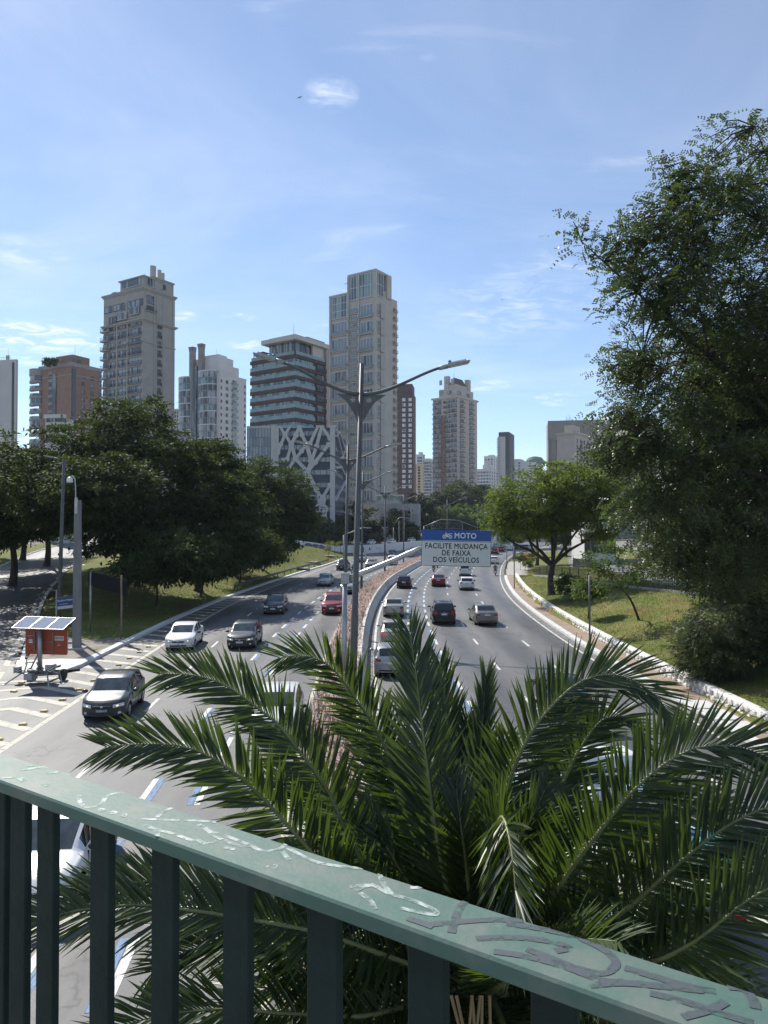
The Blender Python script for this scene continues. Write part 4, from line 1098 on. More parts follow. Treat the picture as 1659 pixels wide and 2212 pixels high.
# profile tables over t (0 front .. 1 rear): roof / bonnet line
STYLES = {
 'hatch':  dict(L=3.90, W=1.72, top=[(0, .66), (.015, .74), (.05, .82), (.12, .90), (.255, 1.0), (.30, 1.12), (.42, 1.40), (.50, 1.47), (.62, 1.50), (.80, 1.46), (.86, 1.40), (.94, 1.08), (.965, .98), (.985, .92), (1, .74)], cowl=.262, rf=.43, rr=.865, rb=.945, belt=(.90, .99), bp=.60, wb=(.82, .70), wr=.295),
 'sedan':  dict(L=4.40, W=1.74, top=[(0, .64), (.012, .71), (.05, .79), (.12, .86), (.27, .96), (.31, 1.08), (.42, 1.34), (.50, 1.43), (.58, 1.46), (.68, 1.42), (.73, 1.36), (.83, 1.08), (.85, 1.05), (.96, 1.02), (.985, .96), (1, .76)], cowl=.275, rf=.43, rr=.71, rb=.835, belt=(.88, .98), bp=.565, wb=(.86, .92), wr=.30),
 'suv':    dict(L=4.30, W=1.80, top=[(0, .78), (.012, .88), (.05, .96), (.12, 1.02), (.24, 1.10), (.28, 1.22), (.39, 1.54), (.46, 1.62), (.60, 1.66), (.82, 1.63), (.88, 1.55), (.945, 1.18), (.96, 1.10), (.985, 1.02), (1, .82)], cowl=.247, rf=.40, rr=.875, rb=.95, belt=(1.02, 1.10), bp=.585, wb=(.84, .78), wr=.34),
 'van':    dict(L=4.15, W=1.72, top=[(0, .72), (.012, .80), (.05, .88), (.10, .95), (.20, 1.06), (.24, 1.18), (.37, 1.48), (.45, 1.56), (.60, 1.60), (.86, 1.57), (.92, 1.48), (.965, 1.12), (.975, 1.04), (.99, .98), (1, .8)], cowl=.207, rf=.38, rr=.915, rb=.968, belt=(.94, 1.02), bp=.565, wb=(.80, .76), wr=.30),
 'cargo':  dict(L=5.1, W=1.95, top=[(0, .80), (.01, .92), (.04, 1.02), (.09, 1.12), (.13, 1.22), (.17, 1.40), (.25, 1.92), (.29, 2.08), (.34, 2.12), (.60, 2.14), (.96, 2.12), (.985, 2.05), (.995, 1.5), (.998, 1.2), (1, .9)], cowl=.135, rf=.255, rr=.986, rb=.996, belt=(1.10, 1.20), bp=.40, wb=(.9, .95), wr=.34),
 'pickup': dict(L=5.20, W=1.86, top=[(0, .85), (.01, .98), (.05, 1.06), (.12, 1.10), (.225, 1.17), (.26, 1.28), (.345, 1.62), (.42, 1.74), (.50, 1.77), (.58, 1.73), (.61, 1.66), (.64, 1.22), (.65, 1.16), (.97, 1.14), (.99, 1.10), (1, .85)], cowl=.23, rf=.355, rr=.605, rb=.645, belt=(1.10, 1.14), bp=.48, wb=(.95, 1.15), wr=.38),
}
CAR_CACHE = {}
ROWY = [.90, .985, 1.0, .985, .95, .93, .86, .785, .70, .36, 0.0]
def car_shell(style):
    if style in CAR_CACHE: return CAR_CACHE[style]
    S = STYLES[style]; L, W = S['L'], S['W']
    tp = np.array(S['top']); topf = lambda t: float(np.interp(t, tp[:, 0], tp[:, 1]))
    def sm(t):      # slightly smoothed roof line
        return 0.5 * topf(t) + 0.25 * (topf(max(0, t - .012)) + topf(min(1, t + .012))) if .03 < t < .97 else topf(t)
    ts = sorted(set([round(x, 4) for x in list(tp[:, 0]) + list(np.linspace(0, 1, 45)) + [S['cowl'], S['cowl'] + .03, S['rf'], S['rr'], S['rb'], S['bp'] - .012, S['bp'] + .012, S['rr'] - .02]]))
    ts = [t for i, t in enumerate(ts) if i == 0 or t - ts[i-1] > 0.004]
    belt = lambda t: S['belt'][0] + (S['belt'][1] - S['belt'][0]) * t
    xf = L / 2 - S['wb'][0]; xr = -L / 2 + S['wb'][1]; R = S['wr'] + 0.07
    wprof = lambda t: W / 2 * float(np.interp(t, [0, .012, .04, .1, .22, .8, .92, .975, .99, 1], [.84, .90, .95, .985, 1, 1, .98, .945, .90, .84]))
    bowf, bowr = .26, .16
    bow = lambda t: bowf * max(0, 1 - t / .16) ** 1.5 - bowr * max(0, 1 - (1 - t) / .12) ** 1.5
    def pt(t, k, s):
        x = L / 2 - t * L; w = wprof(t); zt = sm(t); zb = min(zt - .05, belt(t))
        zs = .20 + .06 * max(0, 1 - t / .05) + .10 * max(0, 1 - (1 - t) / .06)
        for xw in (xf, xr):
            d = abs(x - xw)
            if d < R: zs = max(zs, S['wr'] + math.sqrt(R * R - d * d) * 0.96)
        zs = min(zs, zb - .08)
        g = zt - zb
        z = [zs, zs + .12 * (zb - zs), zs + .45 * (zb - zs), zs + .8 * (zb - zs), zb, zb + .08 * g, zb + .5 * g, zb + .9 * g, zb + .975 * g, zb + .995 * g, zt][k]
        y = ROWY[k] * w
        if k < 4 and zs > .4: y = max(y, w * .985) * 1.012
        x -= bow(t) * (y / (W / 2)) ** 2
        return (x, s * y, z)
    V = []; idx = {}
    for i, t in enumerate(ts):
        for k in range(11):
            for s in (1, -1):
                if k == 10 and s == -1: idx[(i, k, s)] = idx[(i, k, 1)]; continue
                idx[(i, k, s)] = len(V); V.append(pt(t, k, s))
    groups = {'body': [], 'windshield': [], 'rear_window': [], 'sideL': [], 'sideR': []}
    for i in range(len(ts) - 1):
        a, b_ = ts[i], ts[i + 1]; m = (a + b_) / 2
        for k in range(10):
            for s in (1, -1):
                f = [idx[(i, k, s)], idx[(i + 1, k, s)], idx[(i + 1, k + 1, s)], idx[(i, k + 1, s)]]
                if s == 1: f = f[::-1]
                g = 'body'
                if k in (5, 6) and S['cowl'] + .35 * (S['rf'] - S['cowl']) < m < S['rr'] - .012 + .3 * (S['rb'] - S['rr']) and abs(m - S['bp']) > .011 and not (style in ('cargo',) and m > S['bp']):
                    g = 'sideL' if s == 1 else 'sideR'
                if k in (8, 9) and S['cowl'] < m < S['rf'] - .006: g = 'windshield'
                if k in (8, 9) and S['rr'] + .004 < m < S['rb']: g = 'rear_window'
                groups[g].append(f)
    for (i, rev) in ((0, False), (len(ts) - 1, True)):
        nc = 6
        rows = []
        for k in range(10):
            row = []
            for c in range(nc + 1):
                fr = 1 - 2 * c / nc
                x0, y0, z0 = pt(ts[i], k, 1)
                t = ts[i]; y = y0 * fr
                x = (L / 2 - t * L) - bow(t) * (y / (W / 2)) ** 2
                if c == 0: row.append(idx[(i, k, 1)])
                elif c == nc: row.append(idx[(i, k, -1)])
                else: row.append(len(V)); V.append((x, y, z0))
            rows.append(row)
        for k in range(9):
            for c in range(nc):
                f = [rows[k][c], rows[k][c+1], rows[k+1][c+1], rows[k+1][c]]
                groups['body'].append(f[::-1] if rev else f)
    out = {}
    V = np.array(V)
    for g, fs in groups.items():
        used = sorted(set(i for f in fs for i in f)); mp = {u: n for n, u in enumerate(used)}
        me = bpy.data.meshes.new(g)
        vv = V[used].copy()
        me.from_pydata([tuple(v) for v in vv], [], [[mp[i] for i in f] for f in fs])
        bm = bmesh.new(); bm.from_mesh(me); bmesh.ops.recalc_face_normals(bm, faces=bm.faces) if g == 'body' else None
        if g != 'body':
            bmesh.ops.recalc_face_normals(bm, faces=bm.faces)
            c = sum((f.normal for f in bm.faces), Vector()); ref = {'windshield': Vector((1, 0, 1)), 'rear_window': Vector((-1, 0, 1)), 'sideL': Vector((0, 1, 0)), 'sideR': Vector((0, -1, 0))}[g]
            if c.dot(ref) < 0: bmesh.ops.reverse_faces(bm, faces=bm.faces)
            for v in bm.verts: v.co -= ref.normalized() * .006
        bm.to_mesh(me); bm.free()
        me.polygons.foreach_set('use_smooth', [True] * len(me.polygons)); me.update()
        out[g] = me
    def surf(z, end):     # x of the front / rear surface at height z
        rng_ = np.linspace(0, .3, 200) if end > 0 else np.linspace(1, .7, 200)
        for t in rng_:
            if topf(t) >= z: return L / 2 - t * L
        return L / 2 - rng_[-1] * L
    def surf_patch(y0, y1, z0, z1, end, off=.012, n=4, zs=None):
        """a patch that lies on the nose (+1) or tail (-1); y0..y1 across, z0..z1 up"""
        b = MB(); vs = []
        for a in range(2 * 2 + 1):
            for c in range(n + 1):
                y = y0 + (y1 - y0) * c / n; fz = a / 4
                zz0, zz1 = z0, z1
                if zs: zz0 += zs * c / n; zz1 += zs * c / n
                z = zz0 + (zz1 - zz0) * fz
                x = surf(z, end)
                t = (L / 2 - x) / L
                x -= bow(t) * (y / (W / 2)) ** 2
                vs.append((x + end * off, y, z))
        fs = []
        for a in range(4):
            for c in range(n):
                f = (a*(n+1) + c, a*(n+1) + c + 1, (a+1)*(n+1) + c + 1, (a+1)*(n+1) + c)
                fs.append(f)
        b.add(vs, fs); return b
    CAR_CACHE[style] = (out, surf_patch, S, xf, xr, wprof)
    return CAR_CACHE[style]
# wheels
_w = MB(); _w.tube([(0, -.10, 0), (0, -.085, 0), (0, .085, 0), (0, .10, 0)], [.86, 1.0, 1.0, .86], 20); WHEEL_ME = _w.mesh('tyre', TYRE, True)
_w = MB(); _w.tube([(0, -.112, 0), (0, -.105, 0)], [.60, .64], 20)
_w.tube([(0, .105, 0), (0, .112, 0)], [.64, .60], 20)
RIM_ME = _w.mesh('rim', RIM)
_w = MB()
for s in (-1, 1):
    for k in range(5):
        a = 2 * math.pi * (k + .5) / 5; c_, s_ = math.cos(a), math.sin(a); d = .17; r0, r1 = .25, .52
        _w.add([(r0*math.cos(a - .3), s * .1135, r0*math.sin(a - .3)), (r1*math.cos(a - .36), s * .1135, r1*math.sin(a - .36)), (r1*math.cos(a + .36), s * .1135, r1*math.sin(a + .36)), (r0*math.cos(a + .3), s * .1135, r0*math.sin(a + .3))], [(0, 1, 2, 3)])
GAP_ME = _w.mesh('rim_gap', BLACKP)
def mirror_mesh(side, m):
    bm = bmesh.new(); bmesh.ops.create_icosphere(bm, subdivisions=2, radius=1.0)
    for v in bm.verts: v.co = Vector((v.co.x * .075 - .02 * abs(v.co.y), v.co.y * .125, v.co.z * .075))
    me = bpy.data.meshes.new('mirror'); bm.to_mesh(me); bm.free(); me.materials.append(m); me.polygons.foreach_set('use_smooth', [True] * len(me.polygons))
    return me
MIRR = {}
def with_mat(me, m, key):
    k = (me.name, m.name, key)
    if k not in MIRR:
        c = me.copy(); c.materials.clear(); c.materials.append(m); MIRR[k] = c
    return MIRR[k]
VS = 0.94
def car(style, col, pos, head, label, name='car', cat='car', group=None, lights=None, rails=False, plate_text=None, detail=True, dark_roof=False, badge=True, low_black=False, mirrors=None, rig=True, grille=True, scale=1.0):
    """head: angle of the car's nose in the ground plane"""
    shell, patch, S, xf, xr, wprof = car_shell(style)
    L, W = S['L'], S['W']; pm_ = PAINTS[col] if isinstance(col, str) else col
    r = empty(name, pos, head, VS * scale)
    tag(r, label, cat, group)
    link('body', with_mat(shell['body'], pm_, 'b'), r)
    link('windshield', with_mat(shell['windshield'], CGLASS_L, 'g'), r)
    link('rear_window', with_mat(shell['rear_window'], CGLASS, 'g'), r)
    link('side_window', with_mat(shell['sideL'], CGLASS, 'g'), r)
    link('side_window', with_mat(shell['sideR'], CGLASS, 'g'), r)
    b = MB(); b.box((-L/2 + .35, -W/2 + .2, .16), (L/2 - .35, W/2 - .2, .34)); b.box((-L/2 + .5, -W/2 + .12, .3), (L/2 - .45, W/2 - .12, .7)); b.build('chassis', UNDER, r)
    for x in (xf, xr):
        for s in (-1, 1):
            w = link('wheel', WHEEL_ME, r, (x, s * (W/2 - .115), S['wr']), None, (S['wr'], 1.0, S['wr']))
            if detail:
                link('rim', RIM_ME, w); link('rim_gap', GAP_ME, w)
    b = mirrors or (pm_ if col not in ('white',) else BLACKP)
    xm = L/2 - (S['cowl'] + .055) * L; zm = S['belt'][0] + .07
    for s in (-1, 1):
        q = link('mirror', with_mat(mirror_mesh(s, b), b, str(s)), r, (xm, s * (W/2 + .11), zm))
    # nose
    sc_ = S['top'][0][1] / .66; hz0, hz1 = .56 * sc_, .685 * sc_
    if detail:
        for s in (-1, 1):
            m_ = LIT if lights == 'front' else HEADL
            patch(s * .40 * W/2 / .86, s * .80 * W/2 / .86 * .98, hz0, hz1, 1, .010, 5, .05).build('headlight', [HEADL], r, True)
            if lights == 'front': patch(s * .52, s * .60, hz0 + .05, hz1 - .025, 1, .018, 2, .01).build('headlight_bulb', LIT, r)
        if grille:
            patch(-.36, .36, hz0 - .02, hz1 - .03, 1, .008).build('grille', BLACKP, r)
            patch(-.35, .35, hz1 - .05, hz1 - .03, 1, .016).build('trim', CHROME, r)
        patch(-.48, .48, .28, .40 * sc_, 1, .010).build('air_intake', BLACKP, r)
        patch(-.20, .20, .43 * sc_, .53 * sc_, 1, .022, 2).build('number_plate', PLATE, r)
        for s in (-1, 1): patch(s * .58, s * .68, .33 * sc_, .41 * sc_, 1, .012, 2).build('fog_lamp', HEADL, r)
        if badge:
            b = MB(); n = 10; x_ = L/2 - .0 + .03
            b.tube([(x_ - .02, 0, hz1 - .075), (x_, 0, hz1 - .075)], .055, 10); b.build('emblem', CHROME, r, True)
    # tail
    if style == 'sedan': tz0, tz1, pz = .74, .90, (.78, .88)
    elif style == 'hatch': tz0, tz1, pz = .78, .96, (.70, .80)
    elif style == 'suv': tz0, tz1, pz = .82, 1.08, (.76, .86)
    elif style == 'pickup': tz0, tz1, pz = .85, 1.08, (.56, .66)
    elif style == 'cargo': tz0, tz1, pz = .9, 1.3, (.6, .7)
    else: tz0, tz1, pz = .84, 1.05, (.72, .82)
    if detail:
        for s in (-1, 1):
            patch(s * .52, s * .79, tz0 + .01, tz1 - .03, -1, .012, 5, .02).build('tail_light', BRAKE if lights == 'rear' else TAILL, r, True)
        patch(-.21, .21, pz[0], pz[1], -1, .02, 2).build('number_plate', PLATE, r)
        patch(-.62, .62, .34, .42, -1, .010, 6).build('bumper_strip', BLACKP, r)
        if style != 'cargo': patch(-.30, .30, pz[1] + .02, pz[1] + .045, -1, .02, 4).build('trim', CHROME, r)
        if badge: patch(-.045, .045, pz[1] + .05, pz[1] + .12, -1, .02, 2).build('emblem', CHROME, r)
        b = MB()
        for s in (-1, 1):
            for t in (S['bp'] - .10, S['bp'] + .11):
                x = L/2 - t * L; b.box((x - .09, s * (W/2 - .005) - .012, S['belt'][0] - .10), (x + .09, s * (W/2 - .005) + .012, S['belt'][0] - .075))
        b.build('door_handle', pm_, r)
        # door gaps drawn as thin recessed seams
        b = MB()
        for s in (-1, 1):
            for t in (S['cowl'] + .07, S['bp'], S['bp'] + .17):
                x = L/2 - t * L
                if t < .8: b.box((x - .006, s * W/2 * .985 - .012, .32), (x + .006, s * W/2 * .985 + .015, S['belt'][0] - .03))
        b.build('door_seam', UNDER, r)
        b = MB(); b.tube([(-L * .18, 0, STYLES[style]['top'][8][1] - .03), (-L * .23, 0, STYLES[style]['top'][8][1] + .16)], .008, 5); b.build('antenna', BLACKP, r)
        # wipers
        b = MB()
        xw = L/2 - S['cowl'] * L - .05; zw = S['top'][4][1] + .015
        b.tube([(xw, -.55, zw), (xw - .05, -.05, zw + .03)], .009, 4); b.tube([(xw, 0.0, zw), (xw - .05, .5, zw + .03)], .009, 4); b.build('wiper', BLACKP, r)
    if rails:
        zr = S['top'][8][1] - .01
        for s in (-1, 1):
            b = MB(); b.tube([(L * .10, s * W/2 * .70, zr - .06), (L * .06, s * W/2 * .70, zr + .04), (-L * .26, s * W/2 * .70, zr + .03), (-L * .30, s * W/2 * .70, zr - .06)], .02, 6); b.build('roof_rail', BLACKP, r)
    if plate_text:
        q = patch(-.20, .20, .43 * sc_, .53 * sc_, 1, .022, 2)
        x_ = max(v[0] for v in q.v)
        t_ = text_mesh('plate_lettering', plate_text, .095, LETTER_B, .0005)
        link('plate_lettering', t_, r, (x_ + .003, 0, .475 * sc_), (math.pi/2, 0, math.pi/2))
        b = MB(); b.box((x_ + .001, -.20, .515 * sc_), (x_ + .004, .20, .532 * sc_)); b.build('plate_band', PLATEB, r)
    return r
def on_road(u, v, f, toward, style, z=0.0, off=0.0):
    """ground position so that the near bumper stands at (u, v); heading along the lane f"""
    p = gp(u, v, z); t = tang(f, p.y)
    L = STYLES[style]['L'] * VS
    c = p + t * (L / 2)
    hd = math.atan2(t.y, t.x)
    return (c.x, c.y, z), (hd + math.pi if toward else hd) + off
def place(style, col, u, v, f, toward, label, off=0.0, **kw):
    pos, hd = on_road(u, v, f, toward, style, off=off)
    return car(style, col, pos, hd, label, group='cars coming towards the bridge' if toward else 'cars driving away from the bridge', **kw)
# --- towards the camera
place('hatch', 'grey', 213, 1563, LL, True, 'grey hatchback nearest the gore, beside the orange trailer', lights='front', plate_text='KEH7R04', off=math.radians(3))
place('sedan', 'white', 381, 1408, LL, True, 'white sedan in the outer lane behind the grey hatchback', lights='front', off=math.radians(2))
place('hatch', 'dgrey', 517, 1405, MR, True, 'dark grey hatchback with lit headlamps beside the white sedan', lights='front', low_black=True)
place('van', 'grey', 589, 1329, LL, True, 'grey tall minivan with roof rails in the shadow of the trees', rails=True)
place('suv', 'red', 716, 1329, MR, True, 'red compact crossover left of the overhead sign mast', rails=True, mirrors=BLACKP)
place('suv', 'silver', 751, 1284, MR, True, 'silver crossover half hidden behind the overhead sign mast', mirrors=BLACKP)
place('sedan', 'silver', 697, 1267, LL, True, 'silver sedan driving behind the grey minivan')
place('pickup', 'black', 737, 1233, LL, True, 'black pickup truck nearest the lit lawn and guard rail', name='pickup_truck', cat='pickup', rails=False)
place('sedan', 'silver', 798, 1226, MR, True, 'silver sedan seen right of the near lamp post below the arm')
place('suv', 'silver', 780, 1215, LL, True, 'pale grey crossover partly behind the near lamp post', detail=True)
place('cargo', 'white', 843, 1222, MR, True, 'white van behind the sign arm beside the median grass', name='van', cat='van', scale=.85)
place('hatch', 'dgrey', 844, 1202, LL, True, 'dark hatchback right of the painted arrow on the far bend')
place('hatch', 'white', 880, 1204, MR, True, 'white hatchback just left of the motorcycle sign below the arm')
place('hatch', 'red', 887, 1195, LL, True, 'small red car far back on the bend beside the sign')
place('suv', 'dgrey', 905, 1192, LL, True, 'dark crossover peeking out left of the sign edge')
place('hatch', 'white', 590, 1606, MR, True, 'white hatchback behind the left palm fronds', mirrors=BLACKP)
tb = tang(MR, 14)
car('hatch', 'white', (-6.55, 14.6, 0), math.atan2(tb.y, tb.x) + math.pi, 'white hatchback seen between the railing bars at lower left', group='cars coming towards the bridge', mirrors=BLACKP)
# --- away from the camera
place('hatch', 'black', 872, 1272, ML, False, 'black hatchback nearest the median beyond the silver sedan', dark_roof=True)
place('sedan', 'dred', 947, 1268, ML, False, 'dark red sedan driving away in the second lane', mirrors=PAINTS['dred'], lights=None)
place('hatch', 'white', 1009, 1276, ML, False, 'white hatchback driving away in the third lane')
place('van', 'white', 1004, 1245, ML, False, 'white people carrier just under the motorcycle sign', rails=True)
place('sedan', 'beige', 850, 1335, ML, False, 'pale silver sedan beside the concrete barrier')
place('suv', 'black', 960, 1351, ML, False, 'black sport utility vehicle with roof rails in the middle of the carriageway', rails=True)
place('sedan', 'taupe', 1050, 1353, RR, False, 'taupe sedan in the right lanes beside the black sport utility vehicle', off=math.radians(3))
place('sedan', 'beige', 852, 1399, ML, False, 'older pale gold sedan next behind the pale silver sedan', lights='rear')
place('hatch', 'silver', 846, 1466, ML, False, 'car mostly hidden by the upright palm frond tip')
place('hatch', 'white', 1067, 1219, RR, False, 'white hatchback right of the sign ahead of the motorcyclist')
place('suv', 'black', 1068, 1198, RR, False, 'black car braking far ahead at the right edge of the sign', lights='rear')
place('suv', 'black', 1082, 1193, RR, False, 'dark crossover far ahead beside the white van', lights='rear')
place('cargo', 'white', 1099, 1189, RR, False, 'white van far ahead left of the apron tip', name='van', cat='van')
place('van', 'silver', 1070, 1184, ML, False, 'silver people carrier farthest up the road above the black car')
place('suv', 'silver', 1085, 1182, ML, False, 'pale crossover far up the road behind the dark crossover')
p = gp(1118, 1187); car('hatch', 'green', (p.x, p.y + 1, 0), 2.2, 'dark green car crossing under the leaves of the round tree')
p = gp(1136, 1188); car('suv', 'silver', (p.x, p.y + 1, 0), 2.3, 'silver crossover far away under the round tree')
place('sedan', 'black', 1238, 1560, RR, False, 'black car under the right arching palm frond')
# upper road
for k, (u, v, st, cl_, lb) in enumerate(((802, 1174, 'hatch', 'white', 'left white car on the upper road above the wall'), (846, 1172, 'sedan', 'white', 'middle white car on the upper road above the wall'), (889, 1168.5, 'suv', 'white', 'right white car on the upper road near the sign'), (905, 1167.5, 'hatch', 'dgrey', 'grey car on the upper road touching the sign corner'))):
    q = gp(u, v + 2.0, 1.6)
    i = min(range(len(wl) - 1), key=lambda j: (wl[j] - Vector((q.x, q.y, 0))).length)
    t = (wl[i + 1] - wl[i]).normalized(); rgt = Vector((t.y, -t.x, 0))
    d = (wl[i] - wl[i]).length
    pw_ = wl[i] + t * ((Vector((q.x, q.y, 0)) - wl[i]).dot(t)) - rgt * 3.0
    pw_ = Vector((dp(u, v, pw_.y).x, pw_.y, max(1.55, pw_.z + .75)))
    car(st, cl_, tuple(pw_), math.atan2(t.y, t.x) + math.pi, lb, group='cars on the upper road')
# car parked far left beyond the side street
q = gp(20, 1186, 3.0); car('hatch', 'dgrey', (q.x, q.y, float(hgt(q.x, q.y))), 0.2, 'dark parked car half hidden by leaves at far left', detail=False)

# --- motorcycles with riders
def limb_mesh(name, joints, edges, m, root=0, sub=1):
    """one continuous body grown from a skeleton of joints with radii"""
    me = bpy.data.meshes.new(name)
    me.from_pydata([j[0] for j in joints], edges, [])
    o = bpy.data.objects.new(name, me); COL.objects.link(o)
    o.modifiers.new('skin', 'SKIN'); sk = me.skin_vertices[0].data
    for i, j in enumerate(joints):
        rr_ = j[1] if isinstance(j[1], tuple) else (j[1], j[1])
        sk[i].radius = rr_; sk[i].use_root = (i == root)
    s = o.modifiers.new('sub', 'SUBSURF'); s.levels = sub; s.render_levels = sub
    bpy.context.view_layer.update()
    dg = bpy.context.evaluated_depsgraph_get()
    m2 = bpy.data.meshes.new_from_object(o.evaluated_get(dg)); bpy.data.objects.remove(o)
    m2.materials.clear(); m2.materials.append(m); m2.polygons.foreach_set('use_smooth', [True] * len(m2.polygons))
    return m2
SKIN = mat('skin', (0.30, 0.17, 0.11), 0.6)
HELM = mat('helmet_black', (0.015, 0.015, 0.017), 0.2, coat=0.5)
HELM_W = mat('helmet_grey', (0.35, 0.33, 0.32), 0.25, coat=0.5)
def helmet(parent, at, m):
    bm = bmesh.new(); bmesh.ops.create_uvsphere(bm, u_segments=14, v_segments=10, radius=.145)
    for v in bm.verts:
        v.co.x *= 1.12
        if v.co.z < -.06: v.co.z = -.06 + (v.co.z + .06) * .7
    me = bpy.data.meshes.new('helmet'); bm.to_mesh(me); bm.free(); me.materials.append(m); me.polygons.foreach_set('use_smooth', [True] * len(me.polygons))
    h = link('helmet', me, parent, at)
    b = MB()
    vs = []
    for k in range(9):
        a = math.radians(-62 + 124 * k / 8)
        for z in (-.045, .04): vs.append((.164 * math.cos(a) * 1.02, .152 * math.sin(a), z))
    b.add(vs, [(2*k, 2*k+2, 2*k+3, 2*k+1) for k in range(8)]); b.build('visor', mat('visor', (0.02, 0.025, 0.03), 0.08), h, True)
    return h
def motorcycle(pos, head, label, rlabel, jacket, helm, sc=.94):
    r = empty('motorcycle', pos, head, sc); tag(r, label, 'motorcycle', 'motorcycles on the road')
    for x in (.66, -.62):
        w = MB(); w.tube([(x, -.055, .30), (x, -.04, .30), (x, .04, .30), (x, .055, .30)], [.25, .30, .30, .25], 18); wo_ = w.build('wheel', TYRE, r, True)
        q = MB(); q.tube([(x, -.058, .30), (x, .058, .30)], .17, 14); q.build('rim', RIM, wo_)
    b = MB(); b.tube([(-.62, 0, .30), (-.2, 0, .42), (.1, 0, .38), (.30, 0, .50), (.42, 0, .88)], .045, 6); b.tube([(-.62, 0, .32), (-.55, 0, .66)], .035, 6); b.build('frame', STEEL_D, r)
    for s in (-1, 1):
        b = MB(); b.tube([(.66, s * .08, .30), (.44, s * .08, .92)], .025, 6); b.build('fork', CHROME, r)
    b = MB(); b.tube([(-.12, 0, .36), (.0, 0, .30), (.14, 0, .36)], [.10, .15, .10], 8); b.build('engine', STEEL_D, r)
    b = MB(); b.tube([(.34, 0, .80), (.22, 0, .84), (.05, 0, .82), (-.08, 0, .74)], [.08, .13, .13, .07], 10); b.build('fuel_tank', HELM, r, True)
    b = MB(); b.tube([(.0, 0, .78), (-.25, 0, .76), (-.55, 0, .80), (-.78, 0, .84)], [.09, .12, .12, .07], 8); b.build('seat', BLACKP, r, True)
    b = MB(); b.tube([(.36, -.36, 1.0), (.42, -.2, 1.0), (.42, .2, 1.0), (.36, .36, 1.0)], .018, 6); b.build('handlebar', STEEL_D, r)
    b = MB(); b.tube([(.46, 0, .84), (.56, 0, .84)], [.06, .10], 10); b.build('headlamp', HEADL, r)
    b = MB(); b.box((-.86, -.09, .64), (-.80, .09, .72)); b.build('tail_light', BRAKE, r)
    b = MB(); b.box((-.88, -.09, .44), (-.86, .09, .58)); b.build('number_plate', PLATE, r)
    for s in (-1, 1):
        b = MB(); b.tube([(.40, s * .26, 1.0), (.40, s * .36, 1.18)], .008, 5); b.tube([(.40, s * .34, 1.20), (.40, s * .44, 1.20)], .035, 6); b.build('mirror', BLACKP, r)
    J = [((-.22, 0, .92), (.15, .17)), ((-.22, 0, 1.12), (.12, .16)), ((-.12, 0, 1.34), (.13, .19)), ((-.06, 0, 1.48), .08), ((-.02, 0, 1.62), .09),
         ((-.10, .21, 1.40), .065), ((.0, .30, 1.16), .05), ((.32, .33, 1.04), .04), ((.40, .32, 1.02), .04),
         ((-.10, -.21, 1.40), .065), ((.0, -.30, 1.16), .05), ((.32, -.33, 1.04), .04), ((.40, -.32, 1.02), .04),
         ((-.20, .13, .88), .10), ((.20, .22, .78), .075), ((.0, .20, .42), .055), ((.12, .21, .36), .045),
         ((-.20, -.13, .88), .10), ((.20, -.22, .78), .075), ((.0, -.20, .42), .055), ((.12, -.21, .36), .045)]
    E = [(0, 1), (1, 2), (2, 3), (3, 4), (2, 5), (5, 6), (6, 7), (7, 8), (2, 9), (9, 10), (10, 11), (11, 12), (0, 13), (13, 14), (14, 15), (15, 16), (0, 17), (17, 18), (18, 19), (19, 20)]
    pr = empty('person', pos, head, sc); tag(pr, rlabel, 'person', 'motorcycle riders')
    link('body', limb_mesh('body', J, E, jacket), pr)
    helmet(pr, (.0, 0, 1.70), helm)
    return r
JK_D = mat('dark_jacket', (0.02, 0.022, 0.026), 0.8); JK_G = mat('grey_green_jacket', (0.10, 0.11, 0.095), 0.85); JK_N = mat('navy_jacket', (0.015, 0.02, 0.045), 0.8)
def mplace(u, v, f, toward, lb, rl, jk, hm):
    p = gp(u, v); t = tang(f, p.y); hd = math.atan2(t.y, t.x)
    motorcycle((p.x + t.x * .85, p.y + t.y * .85, 0), hd + (math.pi if toward else 0), lb, rl, jk, hm)
mplace(1070, 1244, RR, False, 'motorcycle riding alone near the right-hand edge line', 'rider in grey-green jacket on the lone right-hand motorcycle', JK_G, HELM_W)
mplace(936, 1236, ML, False, 'near motorcycle just below the sign in the narrow lane', 'rider in dark jacket on the near motorcycle below the sign', JK_D, HELM)
mplace(944, 1227, ML, False, 'far motorcycle half covered by the sign lower edge', 'rider on the far motorcycle at the sign lower edge', JK_N, HELM)
mplace(760, 1246, MR, True, 'oncoming motorcycle between the two near poles', 'rider in black on the oncoming motorcycle between poles', JK_D, HELM)

# --- flatbed truck with salvage load under the palm
tt = tang(ML, 14); hd = math.atan2(tt.y, tt.x)
tk = empty('flatbed_truck', (4.85, 14.3, 0), hd + math.radians(2)); tag(tk, 'white flatbed truck loaded with blue salvage behind the right palm fronds', 'truck')
TW = PAINTS['white']
b = MB()
prof = [(1.35, .45), (2.55, .45), (2.62, .75), (2.60, 1.15), (2.28, 1.98), (2.10, 2.10), (1.45, 2.12), (1.35, 2.05)]
b.prism_xz(prof, -.85, .85); b.build('cab', TW, tk, bevel=.05)
b = MB(); b.add([(1.338, -.62, 1.35), (1.338, .62, 1.35), (1.338, .62, 1.85), (1.338, -.62, 1.85)], [(0, 3, 2, 1)]); b.build('rear_window', CGLASS, tk)
b = MB(); b.add([(2.602, -.72, 1.22), (2.602, .72, 1.22), (2.30, .68, 1.95), (2.30, -.68, 1.95)], [(0, 1, 2, 3)]); b.build('windshield', CGLASS_L, tk)
